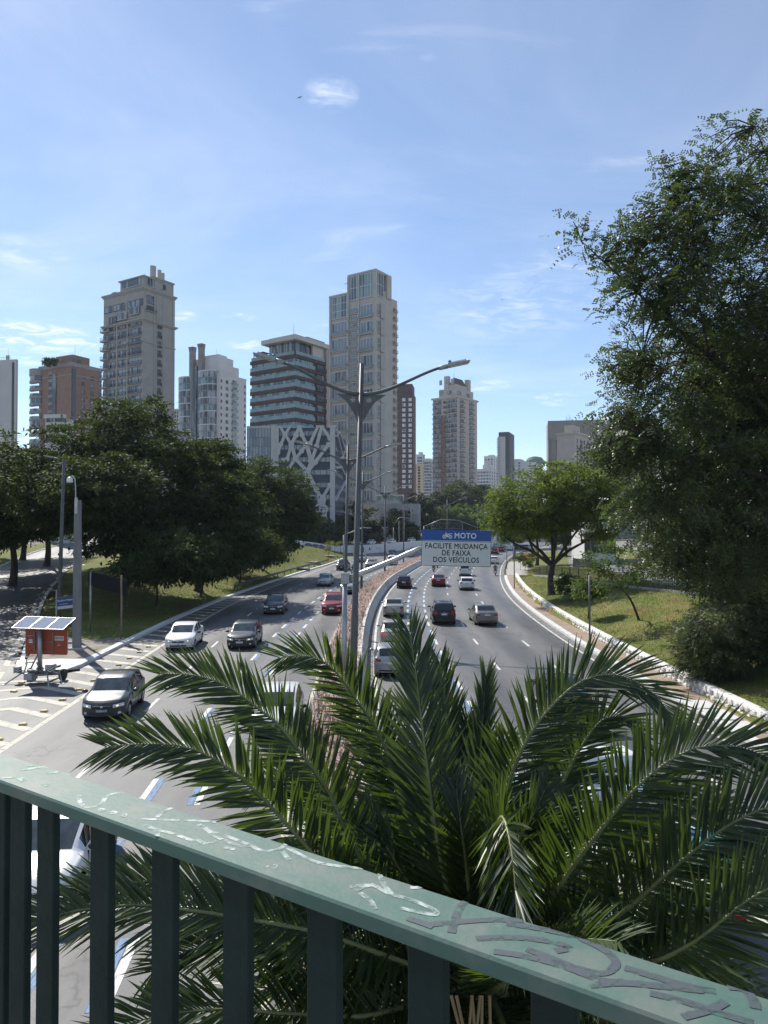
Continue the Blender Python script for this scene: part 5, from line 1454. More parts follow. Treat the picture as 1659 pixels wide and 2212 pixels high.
for s in (-1, 1):
    b = MB(); b.add([(1.55, s * .856, 1.25), (2.42, s * .856, 1.25), (2.16, s * .856, 1.92), (1.55, s * .856, 1.92)], [(0, 1, 2, 3)]); b.build('side_window', CGLASS, tk)
    b = MB(); b.tube([(2.35, s * .86, 1.2), (2.42, s * 1.08, 1.3)], .015, 5); b.box((2.36, s * 1.08 - .06, 1.15), (2.44, s * 1.08 + .06, 1.5)); b.build('mirror', BLACKP, tk)
    b = MB(); b.box((-2.3, s * .92 - .025, .82), (1.25, s * .92 + .025, 1.20)); b.build('side_board', TW, tk, bevel=.01)
    for x in (-2.2, -1.0, .2, 1.2):
        b = MB(); b.box((x - .03, s * .955 - .01, .78), (x + .03, s * .955 + .012, 1.22)); b.build('board_post', STEEL, tk)
    for x in (1.85, -1.3):
        w = link('wheel', WHEEL_ME, tk, (x, s * .72, .33), None, (.33, 1.3, .33)); link('rim', RIM_ME, w)
b = MB(); b.box((-2.33, -.95, .82), (-2.28, .95, 1.20)); b.build('tailgate', TW, tk, bevel=.01)
b = MB(); b.box((-2.336, .25, .95), (-2.331, .55, 1.12)); b.build('tailgate_sticker', PLATEB, tk)
b = MB(); b.box((-2.3, -.95, .70), (1.3, .95, .81)); b.build('bed_floor', STEEL_D, tk)
b = MB(); b.box((-2.2, -.45, .42), (2.3, -.33, .60)); b.box((-2.2, .33, .42), (2.3, .45, .60)); b.build('chassis', UNDER, tk)
for s in (-1, 1):
    b = MB(); b.box((-2.36, s * .75 - .12, .55), (-2.31, s * .75 + .12, .66)); b.build('tail_light', TAILL, tk)
b = MB(); b.tube([(1.27, -.9, .82), (1.27, -.9, 1.75), (1.27, .9, 1.75), (1.27, .9, .82)], .03, 6); b.build('head_rack', TW, tk)
# load pieces
LC = [mat('load_blue', (0.03, 0.10, 0.32), 0.6), mat('load_pale_blue', (0.28, 0.42, 0.60), 0.7), mat('load_teal', (0.06, 0.24, 0.28), 0.6), mat('load_white', (0.6, 0.6, 0.6), 0.7), mat('load_dark', (0.03, 0.03, 0.035), 0.8), mat('load_wood', (0.28, 0.17, 0.09), 0.8)]
mtx = Matrix.Translation((4.85, 14.3, 0)) @ Matrix.Rotation(hd + math.radians(2), 4, 'Z')
rl = random.Random(5)
LN = ['blue sack on the flatbed truck behind its cab', 'pale blue bundle on the flatbed truck', 'teal crate on the flatbed truck', 'white sack on the flatbed truck', 'dark box on the flatbed truck', 'wooden crate on the flatbed truck']
for k in range(20):
    c_ = k % 6; x = rl.uniform(-2.0, 1.0); y_ = rl.uniform(-.62, .62); sx, sy, sz = rl.uniform(.2, .4), rl.uniform(.16, .3), rl.uniform(.14, .3)
    lay = 0 if k < 12 else 1
    bm = bmesh.new(); bmesh.ops.create_cube(bm, size=2.0); bmesh.ops.subdivide_edges(bm, edges=bm.edges[:], cuts=2, use_grid_fill=True)
    for v in bm.verts:
        f = 1 - .12 * (abs(v.co.x) ** 2 + abs(v.co.y) ** 2) * (1 if c_ in (0, 1, 3) else .1)
        v.co = Vector((v.co.x * sx, v.co.y * sy, v.co.z * sz * f)) + Vector((rl.uniform(-1, 1), rl.uniform(-1, 1), rl.uniform(-1, 1))) * (.03 if c_ in (0, 1, 3) else .004)
    me = bpy.data.meshes.new('bundle'); bm.to_mesh(me); bm.free(); me.materials.append(LC[c_])
    wpos = mtx @ Vector((x, y_, .84 + sz + lay * .38))
    o = link(['sack', 'bundle', 'crate', 'sack', 'box', 'crate'][c_], me, None, wpos, (0, 0, hd + rl.uniform(-.3, .3)))
    tag(o, LN[c_], ['sack', 'bundle', 'crate', 'sack', 'box', 'crate'][c_], LN[c_] + 's')
for k in range(7):
    x = rl.uniform(-2.1, -.3); y_ = rl.uniform(-.6, .6); a = mtx @ Vector((x, y_, 1.55)); d_ = Vector((rl.uniform(-1, 1), rl.uniform(-1, 1), rl.uniform(-.1, .25))).normalized() * .7
    b = MB(); b.tube([tuple(-d_), tuple(d_)], .025, 6); o = b.build('salvaged_pipe', LC[5 if k % 2 else 4], loc=a); tag(o, 'loose pole lying on the salvage load of the flatbed truck', 'pole', 'poles on the truck load')

# two people on the far left of the side street
def standing(pos, head, label, m, h=1.7):
    s = h / 1.75
    J = [((0, 0, .95), (.13, .16)), ((0, 0, 1.15), (.11, .15)), ((0, 0, 1.40), (.11, .18)), ((0, 0, 1.52), .06), ((0, 0, 1.60), .085), ((.01, 0, 1.70), .085),
         ((0, .19, 1.42), .06), ((.02, .24, 1.15), .045), ((.10, .24, .92), .035), ((0, -.19, 1.42), .06), ((.0, -.25, 1.15), .045), ((.06, -.27, .92), .035),
         ((0, .10, .88), .095), ((.05, .11, .48), .065), ((.0, .11, .08), .045), ((.12, .12, .03), .04), ((0, -.10, .88), .095), ((-.04, -.11, .48), .065), ((-.10, -.11, .08), .045), ((.02, -.12, .03), .04)]
    E = [(0, 1), (1, 2), (2, 3), (3, 4), (4, 5), (2, 6), (6, 7), (7, 8), (2, 9), (9, 10), (10, 11), (0, 12), (12, 13), (13, 14), (14, 15), (0, 16), (16, 17), (17, 18), (18, 19)]
    r = empty('person', pos, head, s); tag(r, label, 'person')
    link('body', limb_mesh('body', J, E, m), r)
    bm = bmesh.new(); bmesh.ops.create_uvsphere(bm, u_segments=10, v_segments=8, radius=.1)
    me = bpy.data.meshes.new('hair'); bm.to_mesh(me); bm.free(); me.materials.append(LETTER_B); link('hair', me, r, (-.02, 0, 1.70), None, (1, .9, 1))
q = gp(180, 1174, 3.4); standing((q.x, q.y, float(hgt(q.x, q.y)) + .02), 2.5, 'person in orange and pale clothes at the far side street corner', mat('orange_clothes', (0.40, 0.12, 0.07), 0.8), 2.1)
q = gp(214, 1175, 3.4); standing((q.x, q.y, float(hgt(q.x, q.y)) + .02), -1.0, 'person in dark clothes at the far side street corner', JK_D, 1.8)

# ------------------------------------------------------------------ buildings
FRAME_W = mat('window_frame_white', (0.55, 0.55, 0.54), 0.5)
FRAME_D = mat('window_frame_dark', (0.05, 0.052, 0.055), 0.5)
GL_RES = glass_mat('residential_glass', (0.045, 0.057, 0.07), (0.25, 0.285, 0.31), 0.45)
GL_DARK = glass_mat('dark_glass', (0.02, 0.026, 0.033), (0.16, 0.18, 0.20), 0.15)
GL_AQUA = glass_mat('aqua_glass', (0.05, 0.095, 0.115), (0.20, 0.29, 0.31), 0.4)
GL_OFF = glass_mat('office_glass', (0.10, 0.13, 0.165), (0.21, 0.24, 0.27), 0.4, 0.1)
SILL = mat('sill_stone', (0.30, 0.285, 0.265), 0.8)
RAILM = mat('balcony_rail_dark', (0.06, 0.06, 0.062), 0.5, 0.3)
GRAIL = mat('glass_rail', (0.17, 0.24, 0.25), 0.1, spec=0.8, var=0.2, scale=0.6)
WM = {}
def win_mesh(w, h, cols=2, rows=1, fm=None, gm=None, fw=0.07, sill=True, name='window', d=0.10):
    fm = fm or FRAME_W; gm = gm or GL_RES
    key = (round(w, 2), round(h, 2), cols, rows, fm.name, gm.name, sill, fw, d)
    if key in WM: return WM[key]
    b = MB()
    b.cur = 0
    b.box((-w/2, -d, 0), (-w/2 + fw, 0.05, h)); b.box((w/2 - fw, -d, 0), (w/2, 0.05, h)); b.box((-w/2 + fw, -d, h - fw), (w/2 - fw, 0.05, h)); b.box((-w/2 + fw, -d, 0), (w/2 - fw, 0.05, fw))
    for k in range(1, cols):
        x = -w/2 + w * k / cols; b.box((x - fw/2.6, -d * .85, fw), (x + fw/2.6, 0.04, h - fw))
    for k in range(1, rows):
        z = h * k / rows; b.box((-w/2 + fw, -d * .8, z - fw/2.6), (w/2 - fw, 0.03, z + fw/2.6))
    if sill: b.box((-w/2 - .08, -d - .10, -.10), (w/2 + .08, 0.05, -.002))
    b.cur = 1
    b.quad((-w/2 + fw * .9, -d * .35, fw * .9), (w/2 - fw * .9, -d * .35, fw * .9), (w/2 - fw * .9, -d * .35, h - fw * .9), (-w/2 + fw * .9, -d * .35, h - fw * .9))
    WM[key] = b.mesh(name, [fm, gm]); return WM[key]
def balc_mesh(w, depth, rail='bars', slab=None, rh=1.0, st=.16):
    slab = slab or SILL
    key = ('bal', round(w, 2), depth, rail, slab.name, st)
    if key in WM: return WM[key]
    b = MB(); b.cur = 0
    b.box((-w/2, -depth, -st), (w/2, 0.02, 0))
    b.cur = 1
    if rail == 'bars':
        b.box((-w/2, -depth, rh - .05), (w/2, -depth + .05, rh)); b.box((-w/2, -depth, .08), (w/2, -depth + .03, .12))
        n = max(4, int(w / .35))
        for k in range(n + 1):
            x = -w/2 + .02 + (w - .04) * k / n; b.box((x - .02, -depth + .005, .0), (x + .02, -depth + .04, rh - .05))
        for s in (-1, 1):
            b.box((s * w/2 - (.03 if s > 0 else 0), -depth, rh - .05), (s * w/2 + (.03 if s < 0 else 0), 0, rh))
            for k in range(4): b.box((s * w/2 - (.03 if s > 0 else 0), -depth * (k + .5)/4 - .02, 0), (s * w/2 + (.03 if s < 0 else 0), -depth * (k + .5)/4 + .02, rh - .05))
    else:
        b.box((-w/2, -depth, .02), (w/2, -depth + .03, rh)); b.box((-w/2, -depth + .03, .02), (-w/2 + .03, -.02, rh)); b.box((w/2 - .03, -depth + .03, .02), (w/2, -.02, rh))
    WM[key] = b.mesh('balcony', [slab, RAILM if rail == 'bars' else GRAIL]); return WM[key]
class Bld:
    def __init__(s, name, label, u, D, phi, ul, ur, cat='building'):
        s.D = D; s.C = dp(u, 1133, D); s.phi = math.radians(phi)
        s.b = Vector((math.cos(s.phi), math.sin(s.phi), 0)); s.a = Vector((-math.sin(s.phi), math.cos(s.phi), 0))
        s.r = empty(name, (s.C.x, s.C.y, 0), s.phi); tag(s.r, label, cat)
        s.wl = s.solve(s.a, ul); s.wr = s.solve(s.b, ur)
    def solve(s, d, u):
        k = (u - CX) / F_PX     # x/y = k (pitch is small: use the exact ratio of the ray)
        rr_ = ray(u, 1133); k = rr_.x / rr_.y
        den = d.x - k * d.y
        return max(0.3, (k * s.C.y - s.C.x) / den)
    def z(s, v): return dp(829, v, s.D).z
    def sL(s, u): return s.solve(s.a, u)
    def sR(s, u): return s.solve(s.b, u)
    def box(s, name, m, x0, x1, y0, y1, z0, z1, bevel=0.0):
        b = MB(); b.box((x0, y0, z0), (x1, y1, z1)); return b.build(name, m, s.r, bevel=bevel)
    def L(s, me, t, z, name=None, out=0.0): return link(name or me.name.split('.')[0], me, s.r, (-out, t, z), (0, 0, -math.pi/2))
    def R(s, me, t, z, name=None, out=0.0): return link(name or me.name.split('.')[0], me, s.r, (t, -out, z))
def rod(B, x, y, z0, z1, r=.06, name='antenna'):
    b = MB(); b.tube([(x, y, z0), (x, y, z1)], [r, r * .4], 5); b.build(name, STEEL_D, B.r)
def bands(B, m, z, h, out, x0=None, name='cornice'):
    """a ledge that runs round both visible faces"""
    b = MB(); b.prism([(-out, -out), (B.wr + out, -out), (B.wr + out, 0.0), (0.0, 0.0), (0.0, B.wl + out), (-out, B.wl + out)], z, z + h)
    return b.build(name, m, B.r)
def facade(name, c, sc=0.25, var=0.10, lines=0.0):
    """rendered or clad wall with faint courses"""
    if name in MATS: return MATS[name]
    m = mat(name, c, 0.85, var=var, scale=sc, bump=0.1, bscale=3)
    if lines:
        nt = m.node_tree; b = nt.nodes['Principled BSDF']
        lk = b.inputs['Base Color'].links[0]; src = lk.from_socket
        tc = nt.nodes.new('ShaderNodeTexCoord'); sp = nt.nodes.new('ShaderNodeSeparateXYZ'); nt.links.new(tc.outputs['Object'], sp.inputs[0])
        f = nt.nodes.new('ShaderNodeMath'); f.operation = 'MULTIPLY'; f.inputs[1].default_value = 1 / lines; nt.links.new(sp.outputs[2], f.inputs[0])
        fr = nt.nodes.new('ShaderNodeMath'); fr.operation = 'FRACT'; nt.links.new(f.outputs[0], fr.inputs[0])
        gt = nt.nodes.new('ShaderNodeMath'); gt.operation = 'LESS_THAN'; gt.inputs[1].default_value = 0.08; nt.links.new(fr.outputs[0], gt.inputs[0])
        mx = nt.nodes.new('ShaderNodeMix'); mx.data_type = 'RGBA'; nt.links.new(gt.outputs[0], mx.inputs['Factor']); nt.links.new(src, mx.inputs['A'])
        mx.inputs['B'].default_value = (*[x * .62 for x in c], 1); nt.links.new(mx.outputs['Result'], b.inputs['Base Color'])
    return m

# 1. tall grey classical tower on the left ------------------------------------------------------
T = Bld('apartment_tower', 'tall grey classical apartment tower with rooftop chimneys, behind the left trees', 307, 232, 58, 221, 375.5)
ST1 = facade('grey_stone_cladding', (0.335, 0.32, 0.30), 0.3, 0.08, 0.62)
zc1 = T.z(622); T.box('wall', ST1, 0, T.wr, 0, T.wl, 0, zc1)
bands(T, ST1, zc1, .5, .6); bands(T, ST1, zc1 - .5, .5, .3, name='cornice')
bands(T, ST1, T.z(690), .45, .75); bands(T, ST1, T.z(690) - .4, .4, .4, name='ledge'); bands(T, ST1, T.z(738), .4, .25, name='ledge')
fl = 80 * .2604 / F_PX * 232
rows = [T.z(540 + .2604 * (590 + 80 * k)) for k in range(0, 20)]
cL = lambda x: T.sL(.2604 * x)
w3 = win_mesh(cL(1068) - cL(1168) if False else abs(T.sL(.2604*1066) - T.sL(.2604*1168)), 2.2, 4, 1, FRAME_D, GL_RES, .12)
w2 = win_mesh(abs(T.sL(.2604*978) - T.sL(.2604*1040)), 2.2, 2, 1, FRAME_D, GL_RES, .12)
w1 = win_mesh(abs(T.sL(.2604*915) - T.sL(.2604*948)), 2.2, 2, 1, FRAME_D, GL_RES, .12)
b3 = balc_mesh(abs(T.sL(.2604*1062) - T.sL(.2604*1174)), .5, 'bars'); b2 = balc_mesh(abs(T.sL(.2604*976) - T.sL(.2604*1042)), .35, 'bars'); b1 = balc_mesh(abs(T.sL(.2604*913) - T.sL(.2604*950)), .3, 'bars')
b0 = balc_mesh(abs(T.sL(.2604*850) - T.sL(.2604*905)), 1.5, 'bars', SILL, 1.0, .4)
wR_ = win_mesh(1.5, 2.2, 2, 1, FRAME_D, GL_DARK, .06); bR_ = balc_mesh(1.7, .3, 'bars')
for z in rows:
    if z < 14: break
    z0 = z - 1.0
    T.L(w3, (T.sL(.2604*1066) + T.sL(.2604*1168)) / 2, z0, out=.15); T.L(b3, (T.sL(.2604*1062) + T.sL(.2604*1174)) / 2, z0 - .1, out=.1)
    T.L(w2, (T.sL(.2604*978) + T.sL(.2604*1040)) / 2, z0); T.L(b2, (T.sL(.2604*978) + T.sL(.2604*1040)) / 2, z0 - .1)
    T.L(w1, (T.sL(.2604*915) + T.sL(.2604*948)) / 2, z0); T.L(b1, (T.sL(.2604*915) + T.sL(.2604*948)) / 2, z0 - .1)
    T.L(b0, (T.sL(.2604*850) + T.sL(.2604*905)) / 2, z0 - .1); T.L(w2, (T.sL(.2604*850) + T.sL(.2604*905)) / 2, z0)
    T.R(wR_, T.sR(.2604*1314), z0); T.R(bR_, T.sR(.2604*1314), z0 - .1)
for x in (962, 1050, 1178):      # pilasters on the left face
    t = T.sL(.2604 * x); T.box('pilaster', ST1, -.25, 0.02, t - .35, t + .35, 8, T.z(690) - .4)
for x in (1270, 1290, 1345, 1425):
    t = T.sR(.2604 * x); T.box('pilaster', ST1, t - .22, t + .22, -.14, 0.02, 8, zc1 - .5)
# winter gardens below the cornice
wg = win_mesh(4.6, 2.4, 6, 1, FRAME_W, GL_RES, .07)
for x, zz in ((1115, 676), (1015, 682), (940, 686)): T.L(wg if x > 950 else w2, T.sL(.2604 * x), T.z(zz) , out=.7)
for x in (885, 955, 1010, 1080, 1145): T.L(w2 if x != 1010 else w1, T.sL(.2604 * x), T.z(653) - .8)
T.R(win_mesh(3.0, 2.6, 3, 1, FRAME_D, GL_DARK), T.sR(.2604 * 1237), T.z(651)); T.R(win_mesh(3.2, 1.8, 3, 1, FRAME_D, GL_DARK), T.sR(.2604 * 1237), T.z(668)); T.R(balc_mesh(4.2, .9, 'bars', ST1, .6), T.sR(.2604 * 1237), T.z(669))
# penthouse
zp = T.z(594); a0 = T.sL(.2604 * 1165); a1 = T.sL(.2604 * 965)
T.box('penthouse', ST1, 1.0, T.wr * .62, 1.0, a1, zc1 + .5, zp); 
b = MB(); b.box((.5, .5, zp), (T.wr * .66, a1 + .5, zp + .4)); b.build('cornice', ST1, T.r)
b = MB(); b.box((1.2, a1 + .02, zc1 + .5), (T.wr * .6, T.wl - 1.0, T.z(616))); b.build('penthouse_wing', ST1, T.r)
T.L(win_mesh(abs(a1 - 2.0) * .85, 2.6, 9, 1, FRAME_W, GL_RES, .09), (a1 + 1) / 2 + .3, T.z(610), out=-.9)
T.L(win_mesh(2.6, 2.4, 3, 1, FRAME_W, GL_RES, .09), (a1 + T.wl) / 2 - .3, T.z(627), out=-1.1)
T.R(win_mesh(T.wr * .4, 2.8, 4, 1, FRAME_W, GL_DARK, .09), T.wr * .36, T.z(611), out=-.9)
T.box('lift_block', ST1, T.sR(.2604 * 1285), T.wr + .1, .8, T.wl * .5, zc1 + .5, T.z(590)); 
b = MB(); t0 = T.sR(.2604 * 1285); b.box((t0 - .3, .5, T.z(590)), (T.wr + .35, T.wl * .5 + .3, T.z(590) + .5)); b.build('cornice', ST1, T.r)
T.R(win_mesh(1.3, 1.6, 2, 1, FRAME_D, GL_DARK), T.sR(.2604 * 1366), T.z(608), out=-.78)
for k, x in enumerate((1278, 1300, 1350, 1382)):
    t = T.sR(.2604 * x); zt = T.z([573, 571, 574.5, 578][k])
    T.box('chimney', mat('chimney_stone', (0.42, 0.38, 0.33), 0.8), t - .45, t + .45, 1.2 + k * .3, 2.1 + k * .3, T.z(590) + .5, zt + 1.6)
T.box('roof_tank', ST1, T.wr * .3, T.wr * .6, 4, 8, zp + .4, zp + 1.6); rod(T, T.wr * .35, 5, zp + 1.6, zp + 3, .08)

# 0. white slab at the left edge ---------------------------------------------------------------
B0 = Bld('slab_building', 'plain pale slab building with one dark stripe at the left edge', 32.5, 240, 78, -60, 36)
PALE = facade('pale_render', (0.46, 0.455, 0.45), 0.15, 0.05)
zt = B0.z(776); B0.box('wall', PALE, 0, B0.wr, 0, B0.wl, 0, zt)
t = B0.sL(25); B0.box('dark_stripe', FRAME_D, -.05, .02, t - .55, t + .35, 0, zt - 1.0)
B0.box('roof_tank', PALE, .3, B0.wr * .8, B0.sL(15), B0.sL(8), zt, zt + 1.6); rod(B0, 1, B0.sL(10), zt, zt + 4)
b = MB()
for k in range(9): b.box((.1, B0.sL(20) + k * .9, zt), (.16, B0.sL(20) + k * .9 + .06, zt + .9))
b.box((.1, B0.sL(20), zt + .85), (.16, B0.sL(20) + 8, zt + .92)); b.build('roof_rail', STEEL_D, B0.r)

# 2. brick building with round balconies ------------------------------------------------------
K = Bld('brick_building', 'orange brick apartment block with glass corner balconies and rooftop planting', 152, 285, 62, 82, 217.5)
BRK = facade('orange_brick', (0.25, 0.155, 0.12), 0.5, 0.14, 0.9); GRB = facade('grey_band', (0.27, 0.25, 0.24), 0.3)
zt = K.z(790); K.box('wall', BRK, 0, K.wr, 0, K.wl, 0, zt); bands(K, GRB, zt, 1.5, .25, name='parapet')
K.box('penthouse', BRK, 2, K.wr * .7, 2, K.wl * .62, zt + .1, K.z(762)); bands(K, GRB, zt - 3.6, .4, .15, name='ledge')
for x in (612, 653): K.R(win_mesh(1.4, 1.5, 1, 1, FRAME_D, GL_DARK), K.sR(.2604 * (x + 20)), K.z(779), out=-1.95)
hfl = 65 * .2604 / F_PX * 285
tw_ = K.sL(.2604 * 320) if False else K.wl
g1 = K.sL(.2604 * 446); K.box('glass_strip', GL_DARK, -.35, .02, g1 - 1.0, g1 + 1.0, 0, zt - 2.5)
g2 = K.sR(.2604 * 601); K.box('glass_strip', GL_DARK, .2, g2 + .9, -.35, .02, 0, zt - 1.0)
wk = win_mesh(1.7, 1.6, 2, 1, FRAME_D, GL_DARK)
for k in range(13):
    z = K.z(540 + .2604 * (1092 + 65 * (k - 1))) - .8
    if z < 16: break
    K.L(wk, K.sL(.2604 * 408), z); K.box('spandrel', GRB, -.12, .02, K.sL(.2604 * 408) - 1.3, K.sL(.2604 * 408) + 1.3, z + 1.7, z + 2.9)
    K.R(wk, K.sR(.2604 * 681), z); K.R(wk, K.sR(.2604 * 755), z); K.R(wk, K.sR(.2604 * 820), z)
    # curved glazed balconies at the left end
    def arcring(rad, x0, z0, z1, n=10):
        pts = [(x0 + 0.3, K.wl - 1.5)]
        for q in range(n + 1):
            a = math.pi * q / n; pts.append((-rad * math.sin(a) * .55 + .2, K.wl + 1.6 - 3.4 * math.cos(a)))
        pts.append((x0 + .3, K.wl + 5)); return pts
    b = MB(); b.prism(arcring(4.6, 0, 0, 0), z - 1.15, z - .25); b.build('balcony', GRB, K.r)
    b = MB(); b.prism([(p_[0] + .12, p_[1]) for p_ in arcring(4.4, 0, 0, 0)], z - .25, z + (.75 if k % 3 else 1.9)); b.build('glass_balustrade', GL_AQUA if k % 2 else GL_RES, K.r)
b = MB(); b.prism(arcring(4.8, 0, 0, 0), K.z(802), K.z(787)); b.build('balcony_top', GRB, K.r)
rod(K, 4, 3, K.z(762), K.z(735), .07)
for k in range(7):      # roof garden
    pass

# 3. white building with glass cylinders ------------------------------------------------------
Wb = Bld('cylinder_building', 'white apartment tower with glass cylinder bays and twin grey pillars', 474, 330, 60, 384, 531)
WHT = facade('white_render', (0.55, 0.54, 0.53), 0.25, 0.06); GRP = facade('grey_pillar', (0.23, 0.21, 0.20), 0.4)
zt = Wb.z(808); Wb.box('wall', WHT, 0, Wb.wr, 0, Wb.wl, 0, zt)
Wb.box('upper_block', WHT, .8, Wb.wr * .55, 1.0, Wb.wl * .72, zt, Wb.z(768)); Wb.box('stepped_block', WHT, 2.0, Wb.wr * .8, 1.5, Wb.wl * .4, zt, Wb.z(783)); Wb.box('lift_block', WHT, 1.5, Wb.wr * .4, 2.5, Wb.wl * .5, Wb.z(768), Wb.z(762))
bands(Wb, WHT, zt, .7, .1, name='parapet')
fh = 45 * .3255 / F_PX * 330
def cyl(uc, rad, ztop, seg=12):
    t = Wb.sL(uc)
    z = ztop; k = 0
    def arc(r_, out=.0): return [(.3, t + r_)] + [(-r_ * .62 * math.sin(math.pi * q / seg) - out, t + r_ * math.cos(math.pi * q / seg)) for q in range(seg + 1)] + [(.3, t - r_)]
    while z > 12:
        b = MB(); b.prism(arc(rad, 0), z - fh + .45, z); b.build('glass_bay', [GL_RES, GL_AQUA, GL_DARK, GL_OFF][k % 4 if k % 3 else 0], Wb.r)
        b = MB(); b.prism(arc(rad + .12, .05), z - fh, z - fh + .45); b.build('bay_band', FRAME_W if k % 2 else GRP, Wb.r)
        for q in range(1, seg):
            a = math.pi * q / seg; xx, yy_ = -(rad) * .62 * math.sin(a), t + rad * math.cos(a)
            if k < 20 and q % 2 == 0: link('mullion', mull, Wb.r, (xx - .03, yy_, z - fh + .45), None, (1, 1, fh - .45))
        z -= fh; k += 1
    b = MB(); b.prism(arc(rad + .15, .05), ztop, ztop + .6); b.build('bay_cap', WHT, Wb.r)
_m = MB(); _m.box((-.05, -.05, 0), (.05, .05, 1)); mull = _m.mesh('mullion', FRAME_W)
cyl(402, 4.4, Wb.z(808)); cyl(448, 5.4, Wb.z(801))
for x, vt in ((116, 742), (175, 738)):
    t = Wb.sL(378 + .3255 * x); 
    Wb.box('pillar', GRP, -1.4, .6, t - 1.2, t + 1.2, 0, Wb.z(vt + 9))
    for q in range(3): Wb.box('pillar_ring', GRP, -1.5 - .12 * q, .7, t - 1.3 - .1 * q, t + 1.3 + .1 * q, Wb.z(vt + 9) + q * .75, Wb.z(vt + 9) + .6 + q * .75)
t = Wb.sL(378 + .3255 * 146); Wb.box('glass_strip', GL_DARK, -2.0, .5, t - 1.2, t + 1.2, 0, Wb.z(785))
ws = win_mesh(.9, 1.3, 1, 1, FRAME_D, GL_DARK); ws2 = win_mesh(1.6, 1.5, 2, 1, FRAME_D, GL_DARK); wbay = win_mesh(3.4, 2.3, 3, 1, FRAME_W, GL_RES); bbay = balc_mesh(3.8, 1.0, 'glass', WHT)
for k in range(26):
    z = zt - 3.6 - k * fh
    if z < 14: break
    Wb.R(ws, .9, z); Wb.R(ws2, Wb.sR(489), z); Wb.R(wbay, Wb.sR(505), z, out=.1); Wb.R(bbay, Wb.sR(505), z - .1); Wb.R(ws, Wb.sR(528), z)
for x in (230, 262, 245): Wb.L(win_mesh(1.5, 1.8, 1, 1, FRAME_D, GL_DARK), max(1.8, Wb.sL(378 + .3255 * x)), Wb.z(798), out=-.95)
b = MB()
for k in range(14): b.box((1.0, 1.2 + k * 1.1, Wb.z(768)), (1.05, 1.25 + k * 1.1, Wb.z(768) + 1.0))
b.box((1.0, 1.2, Wb.z(768) + .95), (1.05, 16, Wb.z(768) + 1.02)); b.build('roof_rail', FRAME_W, Wb.r)
rod(Wb, 4, 6, Wb.z(762), Wb.z(745), .08)

# 4. building with brown bands and aqua glass -------------------------------------------------
Q4 = Bld('banded_building', 'aqua glass apartment block with brown floor bands and pale flat roof', 637, 212, 55, 539, 704)
BRN = facade('brown_band', (0.085, 0.052, 0.047), 0.3); OFFW = facade('offwhite_roof', (0.50, 0.48, 0.45), 0.3, 0.05); SAND = facade('sand_wall', (0.36, 0.32, 0.28), 0.3)
V2 = lambda y: 540 + .3255 * y
tR = Q4.sR(378 + .3255 * 935)
core_top = Q4.z(V2(700))
Q4.box('core', GL_DARK, 1.2, Q4.wr - .3, 1.2, Q4.wl - .6, 0, core_top)
tops = [688, 762, 828, 902, 972, 1043, 1112]; 
for k, y in enumerate(tops + [1180, 1250]):
    z1 = Q4.z(V2(y)); h = 25 * .3255 / F_PX * 212 * .95
    b = MB(); b.prism([(0, 0), (Q4.wr, 0), (Q4.wr, Q4.wl), (0, Q4.wl)], z1 - h, z1); b.build('floor_band', BRN, Q4.r)
    if k:
        zup = Q4.z(V2((tops + [1180, 1250])[k - 1])) - h
        b = MB(); b.box((.05, 0.05, z1 + .01), (.10, Q4.wl - .05, z1 + 1.15)); b.box((.10, .05, z1 + .01), (tR - .1, .10, z1 + 1.15)); b.build('glass_balustrade', GRAIL, Q4.r)
        n = 7
        for q in range(n):
            ta = .4 + (Q4.wl - .8) * q / n; tb = .4 + (Q4.wl - .8) * (q + 1) / n
            Q4.L(win_mesh(tb - ta, zup - z1 - .02, 2, 1, STEEL_D, GL_AQUA, .05, False), (ta + tb) / 2, z1 + .01, out=-.45)
        for q in range(4):
            ta = .4 + (tR - .6) * q / 4; tb = .4 + (tR - .6) * (q + 1) / 4
            Q4.R(win_mesh(tb - ta, zup - z1 - .02, 2, 1, STEEL_D, GL_AQUA, .05, False), (ta + tb) / 2, z1 + .01, out=-.45)
        Q4.R(balc_mesh(Q4.wr - tR - .4, .5, 'bars', BRN), (tR + Q4.wr) / 2, z1 + .05); Q4.R(win_mesh((Q4.wr - tR) * .7, 2.0, 3, 1, FRAME_D, GL_DARK, sill=False), (tR + Q4.wr) / 2, z1 + .1, out=-.3)
Q4.box('corner_pier', SAND, Q4.wr - .05, Q4.wr + 1.4, -.15, Q4.wl * .6, 0, Q4.z(V2(560)))
Q4.box('pier', BRN, tR - .3, tR + .1, -.05, 1.5, 0, core_top)
zr0, zr1 = Q4.z(V2(592)), Q4.z(V2(563))
uoff = Q4.sL(378 + .3255 * 590)
b = MB(); b.prism([(-.6, -.6), (Q4.wr + .6, -.6), (Q4.wr + .6, Q4.wl * .75), (-.6, uoff + .8)], zr0, zr1); b.build('roof_slab', OFFW, Q4.r)
b = MB(); b.prism([(1.0, 1.0), (Q4.wr * .9, 1.0), (Q4.wr * .9, uoff - 1), (1.0, uoff - 1)], zr1, Q4.z(V2(548))); b.build('roof_upstand', SAND, Q4.r)
Q4.box('lift_block', SAND, Q4.wr * .5, Q4.wr + 1.2, 1.6, Q4.wl * .5, zr1 - 6, Q4.z(V2(535)))
zb0 = Q4.z(V2(688)); n = 10
b = MB(); b.prism([(1.6, 1.6), (Q4.wr * .62, 1.6), (Q4.wr * .62, uoff - .5), (1.6, uoff - .5)], zb0, zr0); b.build('penthouse_core', GL_DARK, Q4.r)
Q4.box('penthouse_wall', OFFW, Q4.wr * .62, Q4.wr - .1, .8, 6, zb0, zr0)
